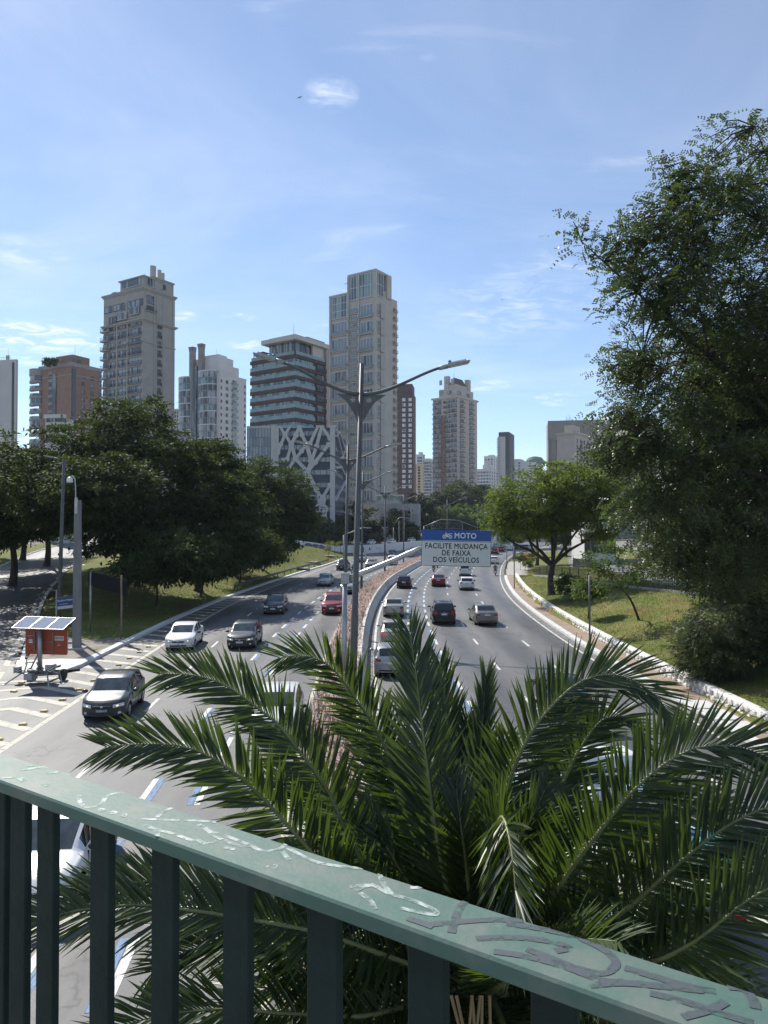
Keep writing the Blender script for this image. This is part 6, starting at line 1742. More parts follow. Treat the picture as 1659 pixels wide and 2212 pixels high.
for q in range(8):
    ta = 1.2 + (uoff - 2.2) * q / 8; tb = 1.2 + (uoff - 2.2) * (q + 1) / 8
    Q4.L(win_mesh(tb - ta, zr0 - zb0, 1, 3, FRAME_D, GL_RES, .08, False), (ta + tb) / 2, zb0, out=-1.4)
for q in range(3): Q4.R(win_mesh((Q4.wr * .6 - 1.2) / 3, zr0 - zb0, 1, 3, FRAME_D, GL_DARK, .08, False), 1.2 + (Q4.wr * .6 - 1.2) * (q + .5) / 3, zb0, out=-1.4)
Q4.L(balc_mesh(Q4.wl - 1, .1, 'glass', BRN), Q4.wl / 2, zb0 + .02, out=-.2); Q4.R(balc_mesh(Q4.wr - 1, .1, 'glass', BRN), Q4.wr / 2, zb0 + .02, out=-.2)
b = MB(); b.box((.5, uoff + 1.0, zb0 + 2.4), (3.5, Q4.wl - .8, zb0 + 2.6))
for yy_ in (uoff + 1.2, Q4.wl - 1.0): b.box((.6, yy_ - .1, zb0), (.8, yy_ + .1, zb0 + 2.4))
b.build('pergola', BRN, Q4.r)
rod(Q4, 1.5, 2, zr1, Q4.z(V2(475)), .07)

# 5. office building with the white lattice -----------------------------------------------------
N = Bld('lattice_building', 'blue grey office building with white branching lattice facade and glass wing', 723, 190, 87, 531.5, 749.5)
SLATE = facade('slate_panel', (0.060, 0.072, 0.105), 0.3, 0.06); LATT = facade('lattice_white', (0.45, 0.445, 0.445), 0.5, 0.05); 
zt = N.z(V2(1165)); tg = N.sL(378 + .3255 * 677); tg2 = N.sL(378 + .3255 * 635)
N.box('wall', SLATE, .4, N.wr, .4, tg, 0, zt - .5)
N.box('glass_wing', facade('wing_frame', (0.40, 0.40, 0.40), 0.3), .5, N.wr - 1, tg, N.wl, 0, zt + .1)
N.box('wing_panel', LATT, .2, 1.0, tg - .2, tg2, 0, zt + .15)
nC, nRw = 8, 13; wgw = (N.wl - tg2 - .3) / nC
wgm = win_mesh(wgw - .02, (zt - 1.0) / nRw - .02, 1, 1, STEEL_D, GL_OFF, .04, False)
for c_ in range(nC):
    for q in range(3, nRw): N.L(wgm, tg2 + .2 + wgw * (c_ + .5), .5 + (zt - 1.0) * q / nRw, out=-.45)
# window strips of the main block
fy = [1215, 1308, 1390, 1475, 1560, 1640, 1720]
nW = 9; ww = (tg - 1.0) / nW
wst = win_mesh(ww - .04, 33 * .3255 / F_PX * 190, 2, 1, FRAME_D, GL_OFF, .05, False)
wsr = win_mesh((N.wr - 1) / 4 - .05, 33 * .3255 / F_PX * 190, 2, 1, FRAME_D, GL_OFF, .05, False)
for y in fy:
    z = N.z(V2(y + 16))
    for c_ in range(nW): N.L(wst, .7 + ww * (c_ + .5), z, out=-.36)
    for c_ in range(4): N.R(wsr, .7 + (N.wr - 1) / 4 * (c_ + .5), z, out=-.36)
# the lattice: struts and rounded nodes
def lat(face, pts, wpx):
    """strut polyline on a face; points in picture units of the facade zoom, width likewise"""
    k = .3255 / F_PX * 190
    P2 = []
    for x, y in pts:
        t = N.sL(378 + .3255 * x) if face == 'L' else N.sR(378 + .3255 * x)
        P2.append((t, N.z(V2(y))))
    hw = wpx * k * .44
    for (a, c) in zip(P2, P2[1:]):
        d = Vector((c[0] - a[0], c[1] - a[1])); 
        if d.length < .01: continue
        d.normalize(); nn = Vector((-d.y, d.x)) * hw
        q = [(a[0] - d.x*hw*.4 + nn.x, a[1] - d.y*hw*.4 + nn.y), (c[0] + d.x*hw*.4 + nn.x, c[1] + d.y*hw*.4 + nn.y), (c[0] + d.x*hw*.4 - nn.x, c[1] + d.y*hw*.4 - nn.y), (a[0] - d.x*hw*.4 - nn.x, a[1] - d.y*hw*.4 - nn.y)]
        j = RNG.uniform(0, .04)
        b = MB()
        if face == 'L':
            vs = [(-.25 - j, s_, min(z_, zt + .05)) for s_, z_ in q] + [(.35, s_, min(z_, zt + .05)) for s_, z_ in q]
        else:
            vs = [(s_, -.25 - j, min(z_, zt + .05)) for s_, z_ in q] + [(s_, .35, min(z_, zt + .05)) for s_, z_ in q]
        b.add(vs, [(0, 1, 2, 3), (7, 6, 5, 4), (0, 4, 5, 1), (1, 5, 6, 2), (2, 6, 7, 3), (3, 7, 4, 0)]); b.build('lattice_strut', LATT, N.r)
    for (s_, z_) in P2:
        b = MB(); n = 10; rr_ = hw * 1.7; j = RNG.uniform(.05, .09)
        ring = [(s_ + rr_ * math.cos(2*math.pi*q/n), min(zt + .06, z_ + rr_ * math.sin(2*math.pi*q/n))) for q in range(n)]
        if face == 'L': vs = [(-.25 - j, a_, b_) for a_, b_ in ring] + [(.35, a_, b_) for a_, b_ in ring]
        else: vs = [(a_, -.25 - j, b_) for a_, b_ in ring] + [(a_, .35, b_) for a_, b_ in ring]
        b.add(vs, [tuple(range(n))[::-1], tuple(range(n, 2*n))] + [(i, (i+1) % n, n + (i+1) % n, n + i) for i in range(n)]); b.build('lattice_node', LATT, N.r)
for pts, w in (([(692, 1152), (730, 1222), (702, 1290), (682, 1345)], 22), ([(765, 1150), (730, 1222), (772, 1290), (745, 1385), (718, 1395)], 22), ([(772, 1290), (803, 1228), (826, 1160)], 26),
               ([(826, 1160), (842, 1225), (872, 1290)], 24), ([(872, 1290), (895, 1285), (950, 1160)], 24), ([(872, 1290), (840, 1335), (800, 1385)], 22), ([(872, 1290), (905, 1400)], 30),
               ([(905, 1400), (940, 1300), (974, 1168)], 24), ([(974, 1168), (1028, 1250)], 24), ([(905, 1400), (880, 1470), (800, 1385), (772, 1290)], 26), ([(800, 1385), (752, 1450), (700, 1560)], 22),
               ([(880, 1470), (930, 1410), (1020, 1290)], 24), ([(880, 1470), (862, 1570), (840, 1680)], 30), ([(880, 1470), (938, 1590), (972, 1655)], 26), ([(972, 1655), (1030, 1560)], 22), ([(972, 1655), (985, 1720), (990, 1800)], 44), ([(972, 1655), (940, 1720), (930, 1800)], 34), ([(680, 1150), (680, 1600)], 16)):
    lat('L', pts, w)
lat('L', [(1045, 1160), (1045, 1850)], 36)
for pts, w in (([(1070, 1190), (1110, 1330)], 16), ([(1092, 1180), (1138, 1292)], 14), ([(1138, 1215), (1110, 1330), (1070, 1400)], 18), ([(1110, 1330), (1139, 1352)], 16), ([(1066, 1440), (1102, 1412), (1139, 1475)], 16), ([(1139, 1475), (1105, 1560), (1066, 1655)], 18), ([(1085, 1185), (1066, 1230)], 12)):
    lat('R', pts, w)
# 6. tall beige duplex tower --------------------------------------------------------------------
H = Bld('beige_tower', 'tallest beige tower with big square glazed bays behind the street lamps', 812, 264, 56, 709.5, 846)
BEI = facade('beige_render', (0.44, 0.41, 0.378), 0.3, 0.06); BEI2 = facade('beige_panel', (0.39, 0.365, 0.335), 0.3, 0.05)
X2 = lambda x: 378 + .3255 * x
zt = H.z(V2(122)) ; tmid = H.sL(X2(1143)); zl = H.z(V2(238))
H.box('wall', BEI, .6, H.wr, .6, H.wl - .02, 0, H.z(V2(285)))
H.box('upper_wall', BEI2, H.wr * .55, H.wr, .6, H.wl - .02, H.z(V2(285)), zl)
H.box('rear_wing', BEI, H.wr - .1, H.sR(861), .6, 12, 0, H.z(V2(268)))
def slab(y0, y1, x0, x1, z0, z1, nm='frame'): return H.box(nm, BEI, x0, x1, y0, y1, z0, z1)
H.box('roof_slab', BEI, 0, H.wr, 0, tmid, zt - .7, zt); H.box('roof_slab', BEI, 0, H.wr * .9, tmid, H.wl, zl - .6, zl)
H.box('corner_pier', BEI, 0, .62, 0, .9, 0, zt - .7); H.box('upper_back', BEI, H.wr * .55, H.wr, 2.0, tmid - .05, zl, zt - .7)
H.box('corner_wall', BEI, H.wr - 3.0, H.wr, 0, 2.0, H.z(V2(285)), zt - .7)
for x in (1026, 1146, 1216, 1316):
    t = H.sL(X2(x)); H.box('mullion_wall', BEI, -.05 if x != 1316 else 0, .7, t - .35, t + .35, 0, (zl - .6) if x < 1140 else zt - .7)
GL_TW = glass_mat('tower_glass', (0.06, 0.08, 0.10), (0.20, 0.24, 0.275), 0.6)
f2 = 56.6 * .3255 / F_PX * 264
ta, tb = H.sL(X2(1035)), H.sL(X2(1138)); wbig = win_mesh(abs(ta - tb), f2 * 2 - 1.6, 5, 1, FRAME_W, GL_TW, .24, False)
tc, td = H.sL(X2(1155)), H.sL(X2(1208)); wmidm = win_mesh(abs(tc - td), f2 - 1.1, 3, 1, FRAME_W, GL_TW, .2, False); bmid = balc_mesh(abs(tc - td) + .5, .55, 'glass', BEI, .8)
te, tf = H.sL(X2(1224)), H.sL(X2(1311)); wrt = win_mesh(abs(te - tf), f2 * 2 - 1.6, 4, 1, FRAME_W, GL_TW, .24, False)
bbig = balc_mesh(abs(ta - tb) + .8, .6, 'glass', BEI, .9); brt = balc_mesh(abs(te - tf) + .5, .5, 'glass', BEI, .9)
wr1 = win_mesh(1.7, f2 * 2 - 1.8, 2, 2, FRAME_W, GL_DARK, .18, False)
for k in range(14):
    z = H.z(V2(513 + 113.2 * k))
    if z > 9:
        H.L(wbig, (ta + tb) / 2, z + .1, out=-.4); H.L(bbig, (ta + tb) / 2, z - .1)
        H.box('floor_slab', BEI, .1, .7, tb, ta, z - .8, z + .05) if ta > tb else H.box('floor_slab', BEI, .1, .7, ta, tb, z - .8, z + .05)
    z2 = H.z(V2(430 + 113.2 * k))
    if z2 > 9:
        H.L(wrt, (te + tf) / 2, z2 + .1, out=-.4); H.L(brt, (te + tf) / 2, z2 - .1)
        H.R(wr1, H.sR(X2(1351)), z2 + .2); 
        b = MB()
        x0_, x1_ = H.sR(X2(1366)), H.sR(X2(1394)); b.box((x0_, -.06, z2 - .3), (x1_, .1, z2 + f2 * 2 - 1.0)); b.build('wall_panel', BEI2, H.r) if x0_ < x1_ else None
for k in range(28):
    z = H.z(V2(385 + 56.6 * k))
    if z > 9: H.L(wmidm, (tc + td) / 2, z + .1, out=-.45); H.L(bmid, (tc + td) / 2, z - .05); H.box('floor_slab', BEI, .05, .7, min(tc, td), max(tc, td), z - .75, z + .02)
# glazed top storeys
H.L(win_mesh(tmid - 1.6, zt - .8 - H.z(V2(300)), 9, 2, FRAME_W, GL_AQUA, .26, False), (tmid + .5) / 2 + .3, H.z(V2(300)), out=-.3)
H.R(win_mesh(H.sR(X2(1388)) - .8, zt - .8 - H.z(V2(293)), 4, 2, FRAME_W, GL_DARK, .24, False), H.sR(X2(1388)) / 2 + .4, H.z(V2(293)), out=-.3)
H.L(win_mesh(abs(ta - tb), zl - .7 - H.z(V2(405)), 5, 3, FRAME_W, GL_AQUA, .24, False), (ta + tb) / 2, H.z(V2(405)), out=-.3)
wri = win_mesh(1.6, 1.6, 2, 1, FRAME_W, mat('orange_blind', (0.36, 0.15, 0.07), 0.8), .1, False); bri = balc_mesh(2.6, .8, 'bars', BEI)
for k in range(26):
    z = H.z(V2(350 + 56.6 * k))
    if z > 12: link('window', wri, H.r, (H.sR(861) - 2.2, .58, z)); link('balcony', bri, H.r, (H.sR(861) - 1.8, .58, z - .2))
b = MB(); b.box((-.1, H.sL(X2(1143)), zt - 3.2), (.1, H.sL(X2(1122)), zt - 3.0)); b.build('roof_beam', BEI, H.r)
rod(H, 2, H.sL(X2(1268)), zt, H.z(V2(100)), .09)
# podium of the beige tower
PD = Bld('podium_building', 'low white podium building with glazed terrace at the beige tower foot', 905, 236, 84, 800, 909)
zt = PD.z(1088); PD.box('wall', facade('podium_grey', (0.36, 0.355, 0.345), .3), 0, 12, 0, PD.wl, 0, zt); PD.L(balc_mesh(PD.wl * .62, .3, 'glass', WHT), PD.wl * .62, zt + .1)
PD.box('terrace_roof', WHT, 1, 10, PD.wl * .35, PD.wl * .9, PD.z(1071), PD.z(1068)); PD.box('terrace_glass', GL_AQUA, 2, 9, PD.wl * .38, PD.wl * .88, zt, PD.z(1071))
wpd = win_mesh(.9, 4.5, 1, 1, FRAME_W, GL_OFF, .1, False)
for k in range(9): PD.L(wpd, PD.wl * .3 + k * 1.25, 2.5)

# 7. dark brown slim tower, 8. classical tower in brick and beige, far buildings -----------------
E_ = Bld('brown_tower', 'slim dark brown apartment tower with two columns of small windows', 893, 440, 82, 857, 898.5)
DBR = facade('dark_brown_brick', (0.085, 0.058, 0.055), 0.4, 0.08)
V3 = lambda y: 702 + .3255 * y; U3 = lambda x: 810 + .3255 * x
E_.box('wall', DBR, 0, E_.wr, 0, E_.wl, 0, E_.z(V3(452))); E_.box('upper_wall', DBR, 1, E_.wr - 1, E_.sL(U3(247)), E_.wl, E_.z(V3(452)), E_.z(V3(388)))
wsm = win_mesh(2.0, 1.9, 1, 1, FRAME_W, glass_mat('pale_blind', (0.10, 0.11, 0.12), (0.62, 0.62, 0.61), 0.85), .15, False)
for k in range(18):
    z = E_.z(V3(505 + 34 * k)); E_.L(wsm, E_.sL(U3(192)), z); E_.L(wsm, E_.sL(U3(234)), z)
G = Bld('terraced_tower', 'beige and brick tower with stepped mansard top right of the lamps', 988, 430, 52, 935.5, 1031)
CRM = facade('cream_stone', (0.45, 0.40, 0.35), 0.3, 0.06); BRK2 = facade('brick_red', (0.22, 0.12, 0.09), 0.4)
zt = G.z(V3(480)); G.box('wall', CRM, 0, G.wr, 0, G.wl, 0, zt); bands(G, CRM, zt, 1.0, .8)
G.box('terrace_tier', CRM, 1.5, G.wr - 2, 1.5, G.wl * .8, zt, G.z(V3(412))); G.box('tower_tier', CRM, 3, G.wr * .75, 3, G.wl * .5, G.z(V3(412)), G.z(V3(382)))
b = MB(); x0, x1, y0, y1, z0, z1 = 3.5, G.wr * .72, 3.5, G.wl * .46, G.z(V3(382)), G.z(V3(332))
b.add([(x0, y0, z0), (x1, y0, z0), (x1, y1, z0), (x0, y1, z0), (x0 + 2, y0 + 2, z1), (x1 - 2, y0 + 2, z1), (x1 - 2, y1 - 2, z1), (x0 + 2, y1 - 2, z1)], [(0,3,2,1),(4,5,6,7),(0,1,5,4),(1,2,6,5),(2,3,7,6),(3,0,4,7)]); b.build('mansard_roof', facade('mansard_slate', (0.10, 0.07, 0.06), 0.5), G.r)
G.box('chimney', CRM, 2.6, 5.0, G.wl * .46, G.wl * .46 + 3, G.z(V3(412)), G.z(V3(322))); G.box('chimney', CRM, G.wr * .72, G.wr * .72 + 3, 2.4, 5.0, G.z(V3(412)), G.z(V3(330)))
for q in range(3): G.L(win_mesh(2.0, 3.0, 2, 1, FRAME_W, GL_RES, .2), 5 + q * 4.2, G.z(V3(382)) + .4, out=-2.6)
G.box('brick_panel', BRK2, -.12, .1, G.sL(U3(472)), G.sL(U3(418)), 0, G.z(V3(590)))
fh3 = 33.2 * .3255 / F_PX * 430
wA = win_mesh(4.0, 2.2, 3, 1, FRAME_D, GL_RES, .12, False); bA = balc_mesh(5.2, .9, 'bars', CRM, 1.1, .5); wB = win_mesh(1.5, 1.6, 1, 1, FRAME_D, GL_DARK, .12, False); wC = win_mesh(2.6, 2.2, 2, 1, FRAME_D, GL_RES, .12, False); bC = balc_mesh(3.2, .6, 'bars', CRM)
for k in range(19):
    z = G.z(V3(512 + 33.2 * k))
    G.R(wA, G.sR(U3(578)), z); G.R(bA, G.sR(U3(578)), z - .2); G.R(wA, G.sR(U3(640)), z); G.R(bA, G.sR(U3(640)), z - .2)
    G.L(wA, G.sL(U3(524)), z); G.L(bA, G.sL(U3(524)), z - .2); G.L(wC, G.sL(U3(487)), z, out=.12); G.L(bC, G.sL(U3(487)), z - .2); G.L(wB, G.sL(U3(462)), z, out=.12); G.L(wC, G.sL(U3(428)), z, out=.12); G.L(bC, G.sL(U3(428)), z - .2, out=.1); G.L(wC, G.sL(U3(398)), z); G.L(bC, G.sL(U3(398)), z - .2)
    bands(G, CRM, z - .9, .35, .1, name='ledge') if k % 2 == 0 else None
for x in (433, 487): G.L(wC, G.sL(U3(x)), G.z(V3(450)), out=-1.4)
for x in (575, 635): G.R(wA, G.sR(U3(x)), G.z(V3(455)), out=-1.4)
rod(G, 6, 6, G.z(V3(332)), G.z(V3(295)), .15)
S_ = Bld('thin_slab_tower', 'thin far tower, pale slab with a dark right side', 1092, 600, 70, 1075, 1104)
S_.box('wall', PALE, 0, 3, 0, S_.wl, 0, S_.z(943)); S_.box('dark_wall', facade('dark_cladding', (0.05, 0.055, 0.065), 0.3), 0.2, S_.wr, -3.0, S_.wl * .85, 0, S_.z(933))
wS = win_mesh(2.4, 1.6, 1, 1, FRAME_D, GL_RES, .2, False); bS = balc_mesh(2.6, 1.6, 'bars', PALE)
for k in range(16):
    z = S_.z(950 + 5.8 * k); link('window', wS, S_.r, (S_.wr * .45, -3.05, z)); link('window', wS, S_.r, (S_.wr * .8, -3.05, z)); S_.L(bS, S_.wl - 1, z)
def simple(name, label, u, D, phi, ul, ur, vt, m, wm, cols_l, cols_r, fl_px, n, extra=None, v0=8):
    B = Bld(name, label, u, D, phi, ul, ur)
    zt = B.z(vt); B.box('wall', m, 0, max(4, B.wr), 0, max(4, B.wl), 0, zt)
    bands(B, m, zt, .8, .3, name='parapet')
    for k in range(n):
        z = B.z(vt + v0 + fl_px * k)
        if z < 6: break
        for c_ in range(cols_l): B.L(wm, B.wl * (c_ + .5) / cols_l, z)
        for c_ in range(cols_r): B.R(wm, B.wr * (c_ + .5) / cols_r, z)
    if extra:
        for (a, c, d, e, v1) in extra: B.box('roof_block', m, B.wr * a, max(4, B.wr) * c, B.wl * d, max(4, B.wl) * e, zt, B.z(v1))
    return B
wF = win_mesh(2.4, 1.7, 2, 1, FRAME_D, GL_RES, .15, False); wF2 = win_mesh(4.5, 1.8, 3, 1, FRAME_D, GL_RES, .18, False); wF3 = win_mesh(1.6, 1.5, 1, 1, FRAME_D, GL_DARK, .12, False)
YEL = facade('cream_yellow', (0.56, 0.46, 0.32), 0.3, 0.05); FARW = facade('far_white', (0.55, 0.55, 0.55), 0.3, 0.05)
simple('yellow_building', 'narrow cream yellow building between brown tower and stepped tower', 912, 520, 78, 898.5, 916.5, 1004, YEL, wF3, 1, 1, 6, 14)
simple('far_white_tower', 'white balcony tower rising above the cream yellow building', 914, 640, 70, 899, 918, 983, FARW, wF2, 1, 1, 6.5, 6, [(.2, .7, .2, .7, 976)])
simple('far_blue_tower', 'pale tower with bluish top beside the cream yellow building', 928, 600, 65, 917, 935.5, 994, FARW, wF2, 2, 1, 6.5, 14, [(.0, 1, .1, .9, 990)])
simple('white_cluster_low', 'lower stepped white building behind the round tree top', 1056, 700, 60, 1031, 1076, 1014, FARW, wF, 4, 4, 7, 10, [(.1, .6, .1, .6, 1003), (.2, .5, .2, .5, 994)])
simple('white_cluster_high', 'taller white building left of the thin slab tower', 1066, 820, 60, 1046, 1076, 986, FARW, wF, 3, 2, 5, 8, [(.1, .6, .1, .6, 982)])
simple('pale_far_block', 'plain pale far building right of the thin slab tower', 1128, 720, 72, 1104, 1142, 994, PALE, wF3, 2, 2, 6, 6, [(.2, .6, .3, .8, 989)])
DM = simple('dome_building', 'far white building with small green domed roof', 1158, 800, 62, 1141, 1171, 1000, FARW, wF2, 2, 2, 5.5, 6)
b = MB()
n = 12; zz = DM.z(1000)
b.tube([(DM.wr * .5, DM.wl * .5, zz), (DM.wr * .5, DM.wl * .5, zz + 4), (DM.wr * .5, DM.wl * .5, zz + 7), (DM.wr * .5, DM.wl * .5, zz + 8.5)], [11, 10, 7.5, 2], 16); b.build('dome', facade('green_copper', (0.10, 0.15, 0.14), 0.3), DM.r)
simple('beige_gap_building', 'narrow beige building between the grey tower and the white cylinders', 381, 420, 70, 372, 384, 886, CRM, wF3, 1, 1, 8, 12)
simple('low_white_house', 'small white building behind the top of the big left tree', 134, 150, 80, 97, 137, 903, WHT, wF3, 2, 1, 22, 3)
# right-hand buildings behind the trees
GBK = facade('grey_brown_frame', (0.24, 0.225, 0.21), 0.3); 
RB = Bld('glass_frame_building', 'wide grey framed glass building behind the right trees', 1420, 340, 80, 1185, 1440)
zt = RB.z(905); RB.box('wall', GBK, .5, 18, 0, RB.wl, 0, zt); 
bigw = win_mesh(RB.wl * .17, zt * .62, 3, 9, FRAME_D, glass_mat('blue_grey_glass', (0.05, 0.075, 0.10), (0.12, 0.16, 0.20), 0.3), .25, False)
for k in range(5): RB.L(bigw, RB.wl * (.10 + .185 * k) + 2, zt * .30, out=-.2)
for k in range(6): RB.box('frame_rib', GBK, .0, .8, RB.wl * (.0 + .185 * k) + .2, RB.wl * (.0 + .185 * k) + 2.6, 0, zt)
RB.box('roof_frame', GBK, -.3, .9, -.1, RB.wl + .2, zt - 9, zt + .3)
R2 = Bld('beige_corner_block', 'plain beige block with roof masts in front of the glass building', 1243, 300, 52, 1204, 1283)
zt = R2.z(937); R2.box('wall', CRM, 0, R2.wr, 0, R2.wl, 0, zt); bands(R2, CRM, zt, .8, .5); R2.box('roof_block', CRM, 2, R2.wr * .5, 2, R2.wl * .7, zt, R2.z(916)); 
for k in range(6): rod(R2, 3 + k * .6, 3 + k * .7, R2.z(916), R2.z(900 - (k % 3) * 5), .12)
wq = win_mesh(1.2, 1.6, 2, 1, FRAME_D, GL_DARK, .1)
bq = balc_mesh(1.8, .7, 'bars', CRM)
for k in range(7):
    z = R2.z(955 + 12.5 * k)
    for c_ in range(5):
        R2.R(wq, R2.wr * (c_ + .6) / 5.3, z)
        if c_ in (1, 3): R2.R(bq, R2.wr * (c_ + .6) / 5.3, z - .1)
# street level glazed building on the right terrace
P7 = Bld('glazed_pavilion', 'low white fronted building with dark glazing behind the round tree trunk', 1330, 120, 84, 1262, 1345)
P7.box('wall', WHT, 0, 14, 0, P7.wl, 0, P7.z(1128)); 
wpv = win_mesh(P7.wl / 5 - .1, 3.6, 1, 1, FRAME_D, GL_DARK, .1, False)
for k in range(5): P7.L(wpv, P7.wl * (k + .5) / 5, 2.3)
P7.box('fascia', WHT, -1.0, .1, -.2, P7.wl + .2, P7.z(1150), P7.z(1130))
# long low overpass and white perimeter wall in the distance
b = MB(); a0 = dp(905, 1093, 360); a1 = dp(1075, 1093, 360); zv = dp(960, 1102, 360).z
b.box((a0.x, 358, zv), (a1.x, 366, zv + 2.2)); 
for k in range(4): b.box((a0.x + 6 + k * 10, 360, 0), (a0.x + 7.4 + k * 10, 364, zv))
o = b.build('overpass', CRM); tag(o, 'low beige overpass deck behind trees at the end of the road', 'overpass')
pw0 = dp(783, 1165, 232); pw1 = dp(903, 1165, 238)
b = MB(); b.box((pw0.x, 233, 1.0), (pw1.x, 233.5, dp(850, 1138, 233).z)); o = b.build('perimeter_wall', WALLP); tag(o, 'white perimeter wall behind the cars of the upper road', 'wall')
b = MB(); b.box((dp(1050, 1160, 300).x, 300, 0), (dp(1200, 1160, 300).x, 301, dp(1100, 1150, 300).z)); o = b.build('distant_wall', CONC); tag(o, 'grey distant wall where the road disappears', 'wall')

# ------------------------------------------------------------------ vegetation
BARK = mat('bark', (0.075, 0.058, 0.045), 0.95, var=0.35, scale=4, bump=0.9, bscale=14, stretch=(4, 4, 1))
BARK_D = mat('dark_bark', (0.045, 0.037, 0.03), 0.95, var=0.35, scale=4, bump=0.9, bscale=14, stretch=(4, 4, 1))
def leafm(name, c, t, tr=0.35, rough=0.42, sp=.12):
    rough = rough + .14
    return mat(name, c, rough, var=0.6, scale=0.7, transl=tr, tcol=t, spec=sp)
LF_DARK = leafm('leaf_dark_green', (0.032, 0.050, 0.018), (0.11, 0.16, 0.02), 0.22, 0.56)
LF_MID = leafm('leaf_mid_green', (0.055, 0.088, 0.026), (0.15, 0.23, 0.03), 0.36, 0.38)
LF_YEL = leafm('leaf_yellow_green', (0.085, 0.11, 0.025), (0.24, 0.27, 0.03), 0.42)
LF_E = leafm('leaf_feathery', (0.042, 0.062, 0.031), (0.12, 0.17, 0.035), 0.33, 0.30, .3)
LF_FAR = leafm('leaf_far_green', (0.045, 0.065, 0.03), (0.10, 0.14, 0.03), 0.3)
def unit(v): return v / np.maximum(np.linalg.norm(v, axis=-1, keepdims=True), 1e-9)
def kites(P, Dr, Nm, ln, wd):
    """leaf blades: pointed quads at P along Dr, facing Nm"""
    S = unit(np.cross(Dr, Nm))
    a = P; m = P + Dr * (ln * .45)[:, None]; tip = P + Dr * ln[:, None] - np.array([0, 0, 1.]) * (ln * .12)[:, None]
    l = m + S * (wd / 2)[:, None]; r = m - S * (wd / 2)[:, None]
    V = np.stack([a, l, tip, r], 1).reshape(-1, 3)
    Q = np.arange(len(V)).reshape(-1, 4)
    return V, Q
def rnd_dir(n, zb=0.0, rng=NR):
    v = rng.normal(size=(n, 3)); v[:, 2] = v[:, 2] * .7 + zb
    return unit(v)
def crown_leaves(C, cc, rad, n_per, ln, wd, kind='kite', flat=0.5, pairs=5, rng=NR, droop=-0.25):
    """C cluster centres, cc crown centre (leaves lean outwards)"""
    n = len(C) * n_per
    base = np.repeat(C, n_per, 0); R = np.repeat(rad, n_per)
    off = rng.normal(size=(n, 3)) * .55; off[:, 2] *= flat
    P = base + off * R[:, None]
    out = unit(base - cc)
    D_ = unit(rnd_dir(n, droop, rng) + out * .8)
    N_ = unit(rng.normal(size=(n, 3)) * .55 + np.array([0, 0, 1.0]))
    L_ = ln * rng.uniform(.65, 1.3, n); W_ = wd * rng.uniform(.7, 1.25, n)
    if kind == 'kite': return kites(P, D_, N_, L_, W_)
    S = unit(np.cross(D_, N_)); Vs = []; 
    for k in range(pairs):
        f = (k + .7) / pairs
        bp = P + D_ * (L_ * f)[:, None] - np.array([0, 0, 1.]) * (L_ * .22 * f * f)[:, None]
        for s in (-1, 1):
            d2 = unit(S * s + D_ * .55 + rng.normal(size=(n, 3)) * .12)
            V, _ = kites(bp, d2, N_, L_ * .26 * (1 - .35 * f), W_ * .32)
            Vs.append(V)
    V = np.concatenate(Vs)
    return V, np.arange(len(V)).reshape(-1, 4)
def ell_points(ells, n, rng, shell=2.4, gap=0.0, gs=0.5):
    w = np.array([e[6] if len(e) > 6 else (e[3] * e[4] * e[5]) ** .7 for e in ells]); w = w / w.sum()
    out = []
    for e, k in zip(ells, (w * n).astype(int)):
        d = unit(rng.normal(size=(k * 3, 3))); r = rng.uniform(0, 1, k * 3) ** (1 / shell)
        p = d * r[:, None] * np.array(e[3:6]) + np.array(e[:3])
        if gap:
            q = np.sin(p[:, 0] * gs * 1.7 + 1.3) + np.sin(p[:, 1] * gs * 1.9 + .4) + np.sin(p[:, 2] * gs * 2.6 + p[:, 0] * gs * .7)
            p = p[q > -3 + gap * 3]
        out.append(p[:k])
    return np.concatenate(out)
